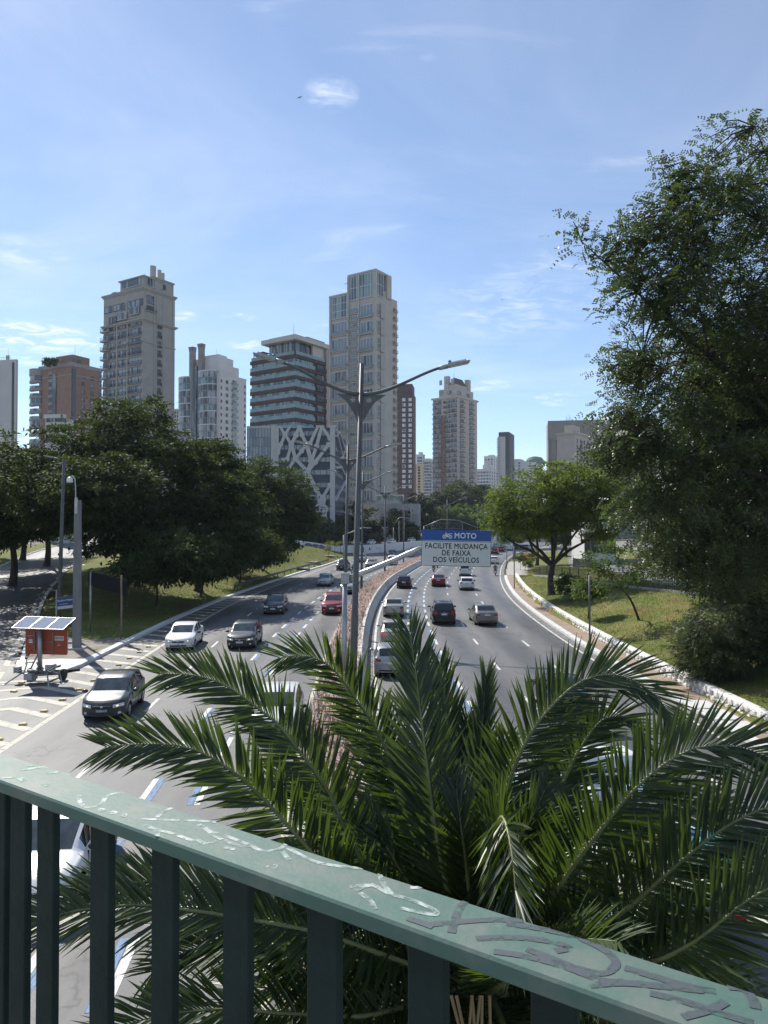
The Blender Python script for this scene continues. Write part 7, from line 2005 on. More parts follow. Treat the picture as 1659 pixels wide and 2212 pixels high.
def tree(name, label, base, trunk, limbs_at, ells, n_cl, n_leaf, ln, wd, m, bark=None, cl_r=0.9, kind='kite', group=None, cat='tree', tr=0.35, n_limb=14, seed=1, flat=0.5, gap=0.45, gs=0.5, twigs=True, shell=2.4, pairs=5, extra=None, limb_r=None, n_main=6):
    rng = np.random.default_rng(seed); rr_ = random.Random(seed)
    bark = bark or BARK
    r = empty(name, base); tag(r, label, cat, group)
    B0 = Vector(base)
    # trunk flares at the root
    tp = bent([tuple(Vector(p)) for p in trunk], 5); n = len(tp)
    rad = [tr * (1.0 - .45 * i / (n - 1)) * (1.45 if i == 0 else 1.12 if i == 1 else 1) for i in range(n)]
    b = MB(); b.tube([tuple(p) for p in tp], rad, 10); b.build('trunk', bark, r, True)
    C = ell_points([(e[0] - B0.x, e[1] - B0.y, e[2] - B0.z) + tuple(e[3:]) for e in ells], n_cl, rng, shell, gap, gs)
    if extra is not None: C = np.concatenate([C, np.array(extra) - np.array(B0)])
    cc = C.mean(0)
    top = tp[-1]
    # limbs spread from the fork to cluster centres far apart
    pick = []
    far = C[rng.integers(0, len(C))]
    dmin = np.full(len(C), 1e9)
    for _ in range(n_limb):
        i = int(np.argmax(dmin * rng.uniform(.6, 1.0, len(C)))) if pick else int(rng.integers(0, len(C)))
        pick.append(i); dmin = np.minimum(dmin, np.linalg.norm(C - C[i], axis=1))
    nodes = []; lb = MB()
    for q, i in enumerate(pick):
        e = Vector(C[i]); st = tp[max(0, n - 1 - (q % limbs_at if limbs_at else 0))]; r_st = None
        if q >= n_main:      # later limbs branch off earlier ones
            cand = [(p_, r_) for p_, r_ in nodes if r_ > .02] or nodes
            st, r_st = min(cand, key=lambda c_: (c_[0] - e).length + .6 * (c_[0] - top).length)
        mid = st.lerp(e, .45) + Vector((rr_.uniform(-1, 1), rr_.uniform(-1, 1), rr_.uniform(.0, 1.2))) * (e - st).length * .10
        path = bent([tuple(st), tuple(st.lerp(mid, .5) + Vector((0, 0, .25)) * (e - st).length * .12), tuple(mid), tuple(mid.lerp(e, .55)), tuple(e)], 3)
        r0 = (limb_r or tr * .5) * rr_.uniform(.75, 1.1) if r_st is None else r_st * .72
        lb.tube([tuple(p) for p in path], [max(.012, r0 * (1 - .93 * k / (len(path) - 1))) for k in range(len(path))], 6)
        nodes += [(p, max(.012, r0 * (1 - .93 * k / (len(path) - 1)))) for k, p in enumerate(path) if k > 2]
    lb.build('limb', bark, r, True)['kind'] = 'stuff'
    if twigs and nodes:
        NP = np.array([list(p) for p, _ in nodes]); tw = MB()
        for i in range(len(C)):
            d = np.linalg.norm(NP - C[i], axis=1); j = int(np.argmin(d)); 
            if d[j] > .4:
                a = nodes[j][0]; e = Vector(C[i]); md = a.lerp(e, .5) + Vector((0, 0, .12 * d[j]))
                tw.tube([tuple(a), tuple(md), tuple(e)], [max(.02, min(nodes[j][1], .05)), .026, .013], 4, False)
        tw.build('twig', bark, r, True)['kind'] = 'stuff'
    V, Q = crown_leaves(C, cc, np.full(len(C), cl_r) * rng.uniform(.7, 1.3, len(C)), n_leaf, ln, wd, kind, flat, pairs, rng)
    o = link('crown', mesh_np('crown', V, Q, m), r); o['kind'] = 'stuff'
    return r
zof = lambda x, y: float(hgt(x, y))
def pz(u, v, y):        # picture point at distance y, as tuple
    p = dp(u, v, y); return (p.x, p.y, p.z)
def ell_px(u, v, y, ru, rv, ry, w=None):
    p = dp(u, v, y); k = y / F_PX
    e = (p.x, p.y, p.z, ru * k, ry, rv * k)
    return e + ((w,) if w else ())

# --- big dark trees on the left island
def big(name_label, bx, by, ells, n_cl, n_leaf, seed, m=LF_DARK, tr=.42, **kw):
    z = zof(bx, by); tz = kw.pop('fork', 4.5)
    return tree('broadleaf_tree', name_label, (bx, by, z - .1), kw.pop('trunk', [(0, 0, 0), (.2, 0, tz * .5), (-.1, .1, tz)]), 3, ells, n_cl, n_leaf, kw.pop('ln', .42), kw.pop('wd', .17), m, BARK_D, seed=seed, tr=tr, group='broadleaf trees on the left island', **kw)
big('large dark spreading tree with the highest crown on the left island', -24.5, 68,
    [ell_px(290, 905, 70, 95, 50, 6), ell_px(200, 965, 68, 125, 52, 7), ell_px(340, 985, 70, 140, 70, 9), ell_px(410, 1060, 72, 90, 80, 8), ell_px(180, 1060, 64, 105, 60, 7), ell_px(300, 1100, 66, 140, 80, 8), ell_px(120, 1000, 66, 75, 34, 4), ell_px(260, 1160, 63, 95, 45, 6), ell_px(370, 1170, 64, 100, 60, 6), ell_px(215, 1050, 57, 115, 75, 5, 42), ell_px(150, 1088, 62, 100, 48, 5, 42), ell_px(175, 1075, 72, 115, 60, 6, 36), ell_px(110, 1085, 78, 90, 50, 6)], 1600, 64, 3, cl_r=.85, n_limb=38, gap=.33, gs=.8, flat=.26, fork=5.0)
big('dark tree with lower crown right of the large spreading tree', -18.5, 72,
    [ell_px(455, 1005, 70, 75, 58, 6), ell_px(475, 1085, 68, 85, 80, 7), ell_px(420, 1160, 66, 90, 65, 6), ell_px(510, 1140, 66, 60, 80, 6), ell_px(460, 1200, 64, 80, 45, 5)], 760, 60, 4, cl_r=.85, n_limb=20, gap=.28, gs=.8, flat=.3)
big('dark rounded tree nearest the lit lawn on the left island', -17.6, 101,
    [ell_px(590, 1050, 98, 88, 62, 7), ell_px(615, 1110, 97, 72, 70, 7), ell_px(550, 1130, 92, 76, 75, 8), ell_px(638, 1125, 98, 46, 36, 5), ell_px(560, 1185, 90, 75, 36, 6), ell_px(600, 1172, 96, 42, 24, 5)], 760, 56, 5, cl_r=1.0, n_limb=18, gap=.25, flat=.3, ln=.46, wd=.19)
big('yellow green tree at the far left behind the side street', -50, 100,
    [ell_px(30, 1060, 98, 85, 60, 7), ell_px(80, 1090, 100, 70, 60, 7), ell_px(10, 1120, 100, 60, 60, 6), ell_px(120, 1130, 104, 60, 40, 6)], 420, 50, 6, m=LF_YEL, cl_r=1.2, n_limb=12, gap=.3, ln=.48, wd=.2)
big('dark leafy tree cut by the left picture edge', -37, 72,
    [ell_px(-10, 1020, 74, 50, 60, 5), ell_px(30, 1120, 70, 80, 50, 5), ell_px(-30, 1140, 70, 70, 60, 5)], 300, 55, 8, cl_r=1.0, n_limb=10, gap=.3)
for k, (x, y, ee, lb) in enumerate(((-19.0, 60, [ell_px(395, 1200, 57, 85, 50, 4), ell_px(320, 1225, 55, 60, 34, 3)], 'slender young tree low before the large spreading tree'), (-17.5, 69, [ell_px(480, 1190, 66, 70, 50, 4), ell_px(440, 1225, 63, 50, 28, 3)], 'slender young tree in mid bank above the hatched gore'), (-16.8, 84, [ell_px(550, 1185, 82, 60, 42, 4), ell_px(510, 1210, 78, 40, 26, 3)], 'slender young tree at the guard rail start'))):
    big(lb, x, y, ee, 260, 44, 90 + k, tr=.12, fork=2.6, cl_r=.9, n_limb=9, gap=.1)
# shadow-giving tree beyond the left edge, over the side street
big('tree beyond the left edge whose boughs shade the side street', -38, 52,
    [(-40, 58, 9.5, 7, 7, 3.5), (-36, 64, 8.5, 5, 5, 2.5), (-36, 50, 10, 6, 6, 3), (-44, 68, 10, 6, 6, 3), (-33, 60, 11, 5, 6, 3), (-30.5, 52, 12, 4, 5, 2.5)], 620, 54, 9, cl_r=1.0, n_limb=10, gap=.35)
big('dark tree overhanging the side street at far left', -42, 90, [ell_px(120, 1040, 86, 95, 70, 7), ell_px(60, 1080, 84, 80, 60, 6), ell_px(170, 1095, 84, 75, 50, 6), ell_px(100, 1125, 82, 80, 34, 6), ell_px(40, 1150, 80, 80, 24, 5)], 520, 54, 11, cl_r=.95, n_limb=16, gap=.25, flat=.3)
# understorey behind the left trunks
for k, (x, y, h, lb) in enumerate(((-31, 98, 4.2, 'left dark shrub mass under the island trees'), (-27, 104, 4.5, 'middle dark shrub mass under the island trees'), (-24, 118, 4.5, 'right dark shrub mass under the island trees'), (-34, 120, 5, 'rear dark shrub mass under the island trees'))):
    z = zof(x, y)
    tree('shrub', lb, (x, y, z - .1), [(0, 0, 0), (.1, 0, h * .25), (0, .1, h * .45)], 2, [(x, y, z + h * .55, 4.2, 3.0, h * .5)], 130, 40, .42, .18, LF_DARK, BARK_D, cl_r=.9, n_limb=8, tr=.12, seed=30 + k, gap=.1, cat='shrub', group='shrubs under the left trees')

# --- right side
bx, by = 15.4, 66.5
tree('umbrella_tree', 'round umbrella shaped tree on the sunlit lawn beside the road bend', (bx, by, zof(bx, by) - .1), [(0, 0, 0), (-.1, 0, 1.6), (.15, 0, 2.9)], 2,
     [ell_px(1180, 1060, 67, 110, 62, 5), ell_px(1120, 1100, 66, 78, 58, 4.5), ell_px(1240, 1065, 67, 85, 62, 5), ell_px(1090, 1125, 66, 50, 38, 3.5), ell_px(1290, 1120, 67, 60, 50, 4), ell_px(1310, 1055, 66, 70, 55, 4), ell_px(1175, 1120, 68, 80, 34, 4, 30)], 820, 58, .30, .13, leafm('leaf_fresh_green', (0.07, 0.10, 0.024), (0.21, 0.29, 0.035), 0.40), BARK_D, cl_r=.75, n_limb=24, tr=.36, seed=12, gap=.30, gs=.8, flat=.45, limb_r=.19)
# feathery giant at the right
bx, by = 18.2, 27.5
fe_ells = [ell_px(1620, 420, 27, 150, 130, 3.0), ell_px(1490, 520, 26, 165, 110, 3.0), ell_px(1385, 545, 26, 80, 70, 2.0), ell_px(1640, 640, 28, 200, 190, 4.0), ell_px(1435, 660, 25, 115, 95, 2.5), ell_px(1480, 420, 26, 60, 60, 1.6), ell_px(1560, 800, 27, 230, 120, 3.5), ell_px(1380, 790, 25, 85, 55, 2.0),
           ell_px(1520, 960, 27, 210, 120, 3.5), ell_px(1390, 960, 25, 115, 80, 2.2), ell_px(1370, 870, 25, 75, 60, 2.0), ell_px(1600, 1130, 28, 200, 110, 4.0), ell_px(1420, 1080, 26, 110, 70, 2.4), ell_px(1345, 980, 25, 60, 45, 1.6), ell_px(1560, 1220, 29, 140, 70, 3.0), ell_px(1460, 1160, 28, 110, 60, 2.2), ell_px(1600, 900, 31, 160, 240, 3, 60)]
ext = [pz(*q, 25.5) for q in ((1238, 478), (1262, 495), (1290, 520), (1318, 548), (1255, 520), (1268, 548), (1300, 560), (1428, 352), (1445, 362), (1470, 372), (1560, 262), (1580, 285), (1600, 300), (1525, 300), (1640, 270), (1325, 795), (1345, 760), (1345, 612), (1480, 380), (1505, 355), (1535, 330))]
tree('feathery_tree', 'giant feathery leaved tree filling the right side of the picture', (bx, by, zof(bx, by) - .2), [(0, 0, 0), (.1, .1, 3.5), (-.1, 0, 7.0)], 6, fe_ells, 2600, 17, .42, .26, LF_E, BARK_D, cl_r=.58, kind='pinnate', n_limb=60, tr=.5, seed=15, gap=.30, gs=1.1, flat=.40, shell=2.0, pairs=4, extra=ext, limb_r=.22, n_main=9)
# trees beyond the fence, in the shade of the giant
for k, (x, y, ells, lb) in enumerate((
    (31, 58, [ell_px(1560, 1150, 58, 150, 80, 5), ell_px(1480, 1180, 56, 80, 60, 4), ell_px(1640, 1100, 60, 100, 110, 5)], 'dark tree behind the fence under the giant feathery tree'),
    (24, 46, [ell_px(1600, 1235, 45, 110, 70, 3.5), ell_px(1520, 1215, 46, 60, 45, 3)], 'shady tree in front of the fence at the right edge'),
    (41, 95, [ell_px(1400, 1040, 95, 90, 60, 6), ell_px(1480, 1090, 95, 90, 70, 6), ell_px(1350, 1090, 100, 50, 50, 5)], 'farther green tree right of the round umbrella tree'))):
    tree('shade_tree', lb, (x, y, zof(x, y) - .1), [(0, 0, 0), (.1, 0, 2.0), (0, .1, 3.6)], 2, ells, 360, 46, .36, .16, LF_DARK if k < 2 else LF_MID, BARK_D, cl_r=.9, n_limb=12, tr=.25, seed=20 + k, gap=.2, group='trees around the right-hand fence')
# small crooked tree and the shrubs on the bank
q = gt(1381, 1340); bx, by = q.x, q.y
tree('crooked_tree', 'small crooked tree with leaning bare trunk on the right lawn', (bx, by, zof(bx, by) - .1), [(0, 0, 0), (-.35, 0, 1.0), (-.75, 0, 1.7), (-1.2, .1, 2.2)], 3,
     [ell_px(1305, 1215, 44.5, 55, 28, 1.2), ell_px(1345, 1240, 44.5, 45, 30, 1.2), ell_px(1260, 1270, 43.5, 40, 26, 1.0), ell_px(1330, 1185, 44.5, 40, 18, 1.0), ell_px(1385, 1225, 45, 40, 25, 1.0)], 110, 20, .24, .10, LF_MID, BARK_D, cl_r=.42, n_limb=12, tr=.085, seed=31, gap=.3, gs=1.2, limb_r=.05)
for k, (u, v, y, ru, rv, lb, m) in enumerate(((1595, 1365, 30, 120, 112, 'large feathery shrub on the bank at the right edge', LF_E), (1525, 1405, 31, 75, 62, 'lower feathery shrub on the bank below the large one', LF_E), (1230, 1262, 60, 30, 20, 'small shrub at the foot of the round tree', LF_MID), (1270, 1275, 50, 30, 18, 'low shrub between round tree and crooked tree', LF_MID), (1650, 1340, 31, 70, 120, 'dark shrub cut by the right picture edge', LF_DARK))):
    p = dp(u, v, y); z = zof(p.x, p.y); h = max(.6, p.z - z)
    tree('bank_shrub', lb, (p.x, p.y, z - .05), [(0, 0, 0), (.05, 0, h * .4), (0, .05, h * .7)], 2, [ell_px(u, v, y, ru, rv, ru * y / F_PX * .8)], 90 if ru < 40 else 240, 22, .26, .13, m, BARK_D, cl_r=.4, kind='pinnate' if m == LF_E else 'kite', n_limb=9, tr=.06, seed=40 + k, gap=.15, cat='shrub', group='shrubs on the right-hand bank', pairs=4)
# saplings on the lawn tip
for k, (u, v, h, m, lb) in enumerate(((1124, 1233, 2.6, LF_MID, 'left young sapling on the lawn tip'), (1134, 1231, 2.4, mat('leaf_red', (0.30, 0.04, 0.03), .5, transl=.3), 'young sapling with a red leaf tuft'), (1150, 1233, 3.0, LF_YEL, 'yellow green sapling on the lawn tip'), (1141, 1236, 1.6, LF_MID, 'smallest sapling on the lawn tip'))):
    q = gt(u, v); z = q.z
    tree('sapling', lb, (q.x, q.y, z - .05), [(0, 0, 0), (.03, 0, h * .4), (0, .03, h * .7)], 2, [(q.x, q.y, z + h * .8, .8, .7, h * .3)], 34, 18, .26, .12, m, BARK, cl_r=.3, n_limb=7, tr=.03, seed=50 + k, gap=0, group='saplings on the right lawn')
for k, (u, v) in enumerate(((712, 1198), (723, 1199), (735, 1196), (749, 1194), (765, 1193), (709, 1212))):
    q = gt(u, v); z = q.z
    tree('young_palm', ['leftmost', 'second from left', 'third from left', 'fourth from left', 'rightmost', 'nearest'][k] + ' young bright palm sapling before the graffiti wall', (q.x, q.y, z - .05), [(0, 0, 0), (.02, 0, 1.0), (0, 0, 2.1)], 1, [(q.x, q.y, z + 2.4, .7, .7, .3)], 8, 10, .6, .12, LF_YEL, BARK, cl_r=.35, n_limb=5, tr=.05, seed=60 + k, gap=0, twigs=False, group='palm saplings before the graffiti wall')
# background trees at the end of the road and round the building feet
bgt = ((775, 1125, 215, 42, 42, LF_FAR, 'tree before the beige tower foot left of centre'), (735, 1140, 195, 30, 30, LF_FAR, 'small tree at the lattice building foot'), (860, 1130, 235, 40, 30, LF_DARK, 'dark tree before the white podium building'), (905, 1105, 250, 38, 42, LF_DARK, 'dark tree right of the white podium building'),
       (945, 1128, 270, 42, 36, LF_FAR, 'green tree behind the cantilever mast'), (985, 1120, 275, 40, 32, LF_MID, 'lighter tree above the blue sign panel'), (1030, 1125, 280, 40, 30, LF_FAR, 'tree right of the blue sign panel in the distance'), (1000, 1072, 330, 50, 34, LF_DARK, 'broad dark treetop behind the overpass, left half'), (1040, 1075, 335, 34, 28, LF_DARK, 'broad dark treetop behind the overpass, right half'), (955, 1085, 325, 34, 26, LF_DARK, 'dark treetop behind the overpass at its left end'),
       (1075, 1120, 260, 36, 36, LF_MID, 'green tree just left of the round tree'), (880, 1150, 232, 24, 18, LF_DARK, 'spiky dark plant before the white perimeter wall'), (800, 1150, 222, 26, 22, LF_FAR, 'bush above the left upper road car'), (700, 1150, 188, 40, 26, LF_DARK, 'dark bush behind the graffiti wall at left'), (1160, 1135, 120, 46, 30, LF_MID, 'tree behind the round tree trunk'), (1110, 1140, 150, 34, 30, LF_MID, 'tree behind the round tree at its left'),
       (1222, 1142, 150, 42, 36, LF_MID, 'tree behind the right side of the round tree trunk'), (1300, 1105, 135, 60, 28, LF_DARK, 'treetop above the pavilion behind the round tree'),
       (660, 1140, 180, 50, 40, LF_DARK, 'dark tree filling behind the island trees'), (1250, 1120, 140, 60, 30, LF_FAR, 'trees before the pavilion at right'))
for k, (u, v, y, ru, rv, m, lb) in enumerate(bgt):
    p = dp(u, v, y); z = zof(p.x, y); s = y / F_PX
    tree('background_tree', lb, (p.x, y, z - .1), [(0, 0, 0), (.1, 0, (p.z - z) * .4), (0, .1, (p.z - z) * .7)], 2, [ell_px(u, v, y, ru, rv, ru * s * .8), ell_px(u - ru * .4, v + rv * .5, y - 1, ru * .6, rv * .6, ru * s * .5), ell_px(u + ru * .4, v + rv * .45, y - 1, ru * .6, rv * .6, ru * s * .5)], 170, 36, .0042 * y * .8, .0022 * y * .8, m, BARK_D, cl_r=.10 * ru * s + .5, n_limb=8, tr=.3, seed=70 + k, gap=.15, gs=.4, twigs=False, group='trees at the end of the road')
# rooftop planting of the brick building
for k in range(5):
    p = dp(99 + k * 5, 781 + (k % 2) * 2, 284)
    tree('roof_plant', ['leftmost', 'second', 'middle', 'fourth', 'rightmost'][k] + ' green plant on the roof terrace of the brick building', (p.x, p.y, K.z(790)), [(0, 0, 0), (0, 0, 1), (.1, 0, 2)], 1, [(p.x, p.y, p.z, 1.3, 1.2, 1.5)], 26, 18, .7, .3, LF_FAR, BARK, cl_r=.6, n_limb=4, tr=.12, seed=95 + k, gap=0, twigs=False, cat='plant', group='plants on the brick building roof')

# ------------------------------------------------------------------ grasses
def blades(P, h, w, lean, rng, segs=1):
    n = len(P); a = rng.uniform(0, 2 * math.pi, n)
    D_ = np.stack([np.cos(a), np.sin(a), np.zeros(n)], 1); S = np.stack([-np.sin(a), np.cos(a), np.zeros(n)], 1)
    tip = P + D_ * (h * lean)[:, None] + np.array([0, 0, 1.]) * h[:, None]
    V = np.stack([P - S * (w / 2)[:, None], P + S * (w / 2)[:, None], tip], 1).reshape(-1, 3)
    return V, np.arange(len(V)).reshape(-1, 3)
def lawn_blades(name, n, xr, yr, mask, h, w, m, seed):
    rng = np.random.default_rng(seed)
    x = rng.uniform(*xr, n); y = rng.uniform(*yr, n); k = mask(x, y); x, y = x[k], y[k]
    z = hgt(x, y)
    P = np.stack([x, y, z - .01], 1)
    V, Q = blades(P, h * rng.uniform(.5, 1.4, len(P)), w * rng.uniform(.6, 1.3, len(P)), rng.uniform(.1, .8, len(P)), rng)
    return tag(link(name, mesh_np(name, V, Q, m)), kind='stuff')
GRS = mat('grass_blade', (0.10, 0.13, 0.03), .7, var=.45, scale=.5, transl=.35, tcol=(0.22, 0.26, 0.04), spec=.2, col2=(0.20, 0.19, 0.065), lo=.4, hi=.7)
o = lawn_blades('lawn_grass', 72000, (12, 28), (22, 112), lambda x, y: (x > RR(y) + 2.4) & (x < RR(y) + 11.5) & (y < 112), .13, .035, GRS, 1); o['label'] = 'short mown grass on the right-hand bank'
o = lawn_blades('lawn_grass', 60000, (-32, -6), (36, 172), lambda x, y: (x < KL(y) - .45) & (x > np.maximum(SR(y) + 1.0, KL(y) - 17)) & ~((y < 45) & (x < -15)), .17, .05, GRS, 2); o['label'] = 'grass on the left island and lit lawn'
# fountain grass of the median: arching blades and pinkish plumes
rng = np.random.default_rng(5)
ncl = 2100
yy_ = 6 + 150 * rng.uniform(0, 1, ncl) ** 1.25
xl_ = MR(yy_) + .55; xr_ = ML(yy_) - .95
xx_ = xl_ + (xr_ - xl_) * rng.uniform(0, 1, ncl)
def arcs(nper, h0, spread, w0, seed, tipw):
    r_ = np.random.default_rng(seed)
    n = ncl * nper
    P = np.repeat(np.stack([xx_, yy_, np.full(ncl, .15)], 1), nper, 0) + r_.normal(size=(n, 3)) * np.array([.10, .10, 0])
    a = r_.uniform(0, 2 * math.pi, n); D_ = np.stack([np.cos(a), np.sin(a), np.zeros(n)], 1); S = np.stack([-np.sin(a), np.cos(a), np.zeros(n)], 1)
    h = h0 * r_.uniform(.65, 1.2, n); sp = spread * r_.uniform(.3, 1.2, n)
    up = np.array([0, 0, 1.])
    p1 = P + D_ * (sp * .35)[:, None] + up * (h * .65)[:, None]; p2 = P + D_ * (sp * .75)[:, None] + up * h[:, None]; p3 = P + D_ * (sp * 1.15)[:, None] + up * (h * .92)[:, None]
    return P, p1, p2, p3, S
P, p1, p2, p3, S = arcs(7, .62, .45, .02, 3, 0)
w = .022
V1 = np.stack([P - S * w, P + S * w, p1 + S * w, p1 - S * w, p2], 1).reshape(-1, 3); n = len(P); I = np.arange(n) * 5
Q1 = np.stack([I, I + 1, I + 2, I + 3], 1); T1 = np.stack([I + 3, I + 2, I + 4], 1)
P, p1, p2, p3, S = arcs(13, .86, .32, .02, 4, 0)
w2_ = .028; off = len(V1)
V2_ = np.stack([p1 - S * .012, p1 + S * .012, p2 + S * w2_, p2 - S * w2_, p3], 1).reshape(-1, 3); n2 = len(P); I = np.arange(n2) * 5 + off
Q2 = np.stack([I, I + 1, I + 2, I + 3], 1); T2 = np.stack([I + 3, I + 2, I + 4], 1)
me = mesh_np('fountain_grass', np.concatenate([V1, V2_]), [np.concatenate([Q1, Q2]), np.concatenate([T1, T2])],
             [mat('fountain_blade', (0.14, 0.12, 0.05), .7, var=.4, scale=1.2, transl=.3, tcol=(0.25, 0.2, 0.08), spec=.2), mat('fountain_plume', (0.46, 0.36, 0.32), .8, var=.35, scale=1.5, transl=.45, tcol=(0.58, 0.45, 0.39), spec=.1)],
             midx=np.concatenate([np.zeros(n), np.ones(n2), np.zeros(n), np.ones(n2)]))
o = tag(link('fountain_grass', me), kind='stuff'); o['label'] = 'pinkish fountain grass plumes filling the median bed'

# ------------------------------------------------------------------ palm on the median, right under the bridge
PALM = bpy.data.materials.new('palm_leaflet')
nt, bs = nodes_of(PALM)
bs.inputs['Roughness'].default_value = .40; bs.inputs['Specular IOR Level'].default_value = .45
tcn = nt.nodes.new('ShaderNodeTexCoord'); nzn = nt.nodes.new('ShaderNodeTexNoise'); nzn.inputs['Scale'].default_value = 2.2; nzn.inputs['Detail'].default_value = 4
nt.links.new(tcn.outputs['Object'], nzn.inputs['Vector'])
mxn = nt.nodes.new('ShaderNodeMix'); mxn.data_type = 'RGBA'; mrn = nt.nodes.new('ShaderNodeMapRange'); mrn.inputs['From Min'].default_value = .35; mrn.inputs['From Max'].default_value = .65
nt.links.new(nzn.outputs[0], mrn.inputs['Value']); nt.links.new(mrn.outputs[0], mxn.inputs['Factor'])
mxn.inputs['A'].default_value = (0.020, 0.036, 0.017, 1); mxn.inputs['B'].default_value = (0.045, 0.066, 0.027, 1)
nt.links.new(mxn.outputs['Result'], bs.inputs['Base Color'])
trn = nt.nodes.new('ShaderNodeBsdfTranslucent'); trn.inputs['Color'].default_value = (0.15, 0.24, 0.025, 1)
msn = nt.nodes.new('ShaderNodeMixShader'); msn.inputs[0].default_value = .22
nt.links.new(bs.outputs[0], msn.inputs[1]); nt.links.new(trn.outputs[0], msn.inputs[2]); nt.links.new(msn.outputs[0], nt.nodes['Material Output'].inputs['Surface'])
RACH = mat('palm_rachis', (0.20, 0.21, 0.085), .5, var=.2, scale=5)
BOOT = mat('palm_boot', (0.16, 0.11, 0.07), .9, var=.35, scale=6, bump=.8, bscale=20)
HUB = Vector((0.78, 5.6, 3.55))
palm = empty('date_palm', (HUB.x, HUB.y, 0.15)); tag(palm, 'big feathery date palm rising from the median just below the bridge railing', 'palm')
tb_ = MB(); zs_ = np.linspace(0, HUB.z - .15, 14)
tb_.tube([(0, 0, z) for z in zs_], [.34 + .05 * (i % 2) + (.08 if i > 11 else 0) for i in range(14)], 14); tb_.build('trunk', BOOT, palm, True)
bt = MB(); bt.prism_xz([(-.10, 0), (.10, 0), (.06, .28), (-.06, .28)], -.04, .03); BT = bt.mesh('leaf_base', BOOT)
for i in range(110):
    a = i * 2.39996; z = .2 + (HUB.z - .5) * i / 110
    link('leaf_base', BT, palm, (.37 * math.cos(a), .37 * math.sin(a), z), (math.radians(-18), 0, a + math.pi / 2))
def frond(pts, seed, facing=(0.45, 0.85), leaf=.50, wid=.031, start=.10, spacing=.023, vlift=22, alpha=(68, 30), m=None):
    """pts: 3D points from hub to tip. facing: weights of 'up' and 'towards the open side' for the blade plane"""
    rg = np.random.default_rng(seed)
    path = bent([tuple(p) for p in pts], 8)
    seg = [0.0]
    for a, b in zip(path, path[1:]): seg.append(seg[-1] + (b - a).length)
    L = seg[-1]; PP = np.array([list(p) for p in path]); sg = np.array(seg)
    at = lambda s: np.stack([np.interp(s, sg, PP[:, k]) for k in range(3)], -1)
    n = int(L / spacing); ss = np.linspace(start * L, L * .995, n)
    f = ss / L
    p = at(ss); T = unit(at(np.minimum(ss + .03, L)) - at(ss - .03))
    face = np.array([0, 0, 1.0]) * facing[0] + np.array(facing[2] if len(facing) > 2 else (0, -1, .15)) * facing[1]
    N_ = unit(face - T * (T @ face)[:, None])
    S = np.cross(T, N_)
    Vs = []; Fs = []; cnt = 0
    for sd in (-1, 1):
        al = np.radians(alpha[0] + (alpha[1] - alpha[0]) * f + rg.normal(0, 5, n)); be = np.radians(vlift * (1 - .4 * f) + rg.normal(0, 9, n))
        d = unit(T * np.cos(al)[:, None] + (S * sd * np.cos(be)[:, None] + N_ * np.sin(be)[:, None]) * np.sin(al)[:, None])
        ln = leaf * np.interp(f, [0, .10, .25, .5, .75, .92, 1], [.35, .55, .92, 1.0, .95, .72, .55]) * rg.uniform(.86, 1.1, n)
        wd = wid * np.interp(f, [0, .15, .5, .9, 1], [.5, .85, 1, .8, .6]) * rg.uniform(.85, 1.1, n)
        X = unit(np.cross(d, N_)); M_ = unit(np.cross(X, d))
        tw = rg.normal(0, .28, n)[:, None]; Xr = X * np.cos(tw) + M_ * np.sin(tw); Mr = M_ * np.cos(tw) - X * np.sin(tw)
        sag = rg.uniform(.02, .10, n)
        pts_ = []
        for q, hw, dr in ((0, .35, 0), (.33, 1.0, .25), (.70, .72, .62), (1.0, .04, 1.0)):
            c = p + d * (ln * q)[:, None] - np.array([0, 0, 1.]) * (ln * sag * dr * q)[:, None]
            pts_ += [c - Xr * (wd / 2 * hw)[:, None] + Mr * (wd * .22 * hw)[:, None], c, c + Xr * (wd / 2 * hw)[:, None] + Mr * (wd * .22 * hw)[:, None]]
        V = np.stack(pts_, 1).reshape(-1, 3); I = np.arange(n)[:, None] * 12
        Q = np.concatenate([I + np.array([r * 3 + k, r * 3 + k + 1, r * 3 + k + 4, r * 3 + k + 3])[None, :] for r in range(3) for k in range(2)])
        Vs.append(V); Fs.append(Q + cnt); cnt += len(V)
    V = np.concatenate(Vs); Q = np.concatenate(Fs)
    fo = link('frond', mesh_np('frond', V - np.array([HUB.x, HUB.y, .15]), Q, m or PALM, smooth=False), palm)
    b = MB(); k = 26; sr_ = np.linspace(0, L * .99, k); q = at(sr_) - np.array([HUB.x, HUB.y, .15])
    b.tube([tuple(x) for x in q], [max(.004, .030 * (1 - i / (k - 1)) ** .8) for i in range(k)], 6); b.build('rachis', RACH, fo, True)
    return fo
def fr_px(tab, seed, **kw):
    frond([HUB + Vector((RNG.uniform(-.08, .08), RNG.uniform(-.08, .08), RNG.uniform(-.05, .1)))] + [dp(u, v, y) for u, v, y in tab], seed, **kw)
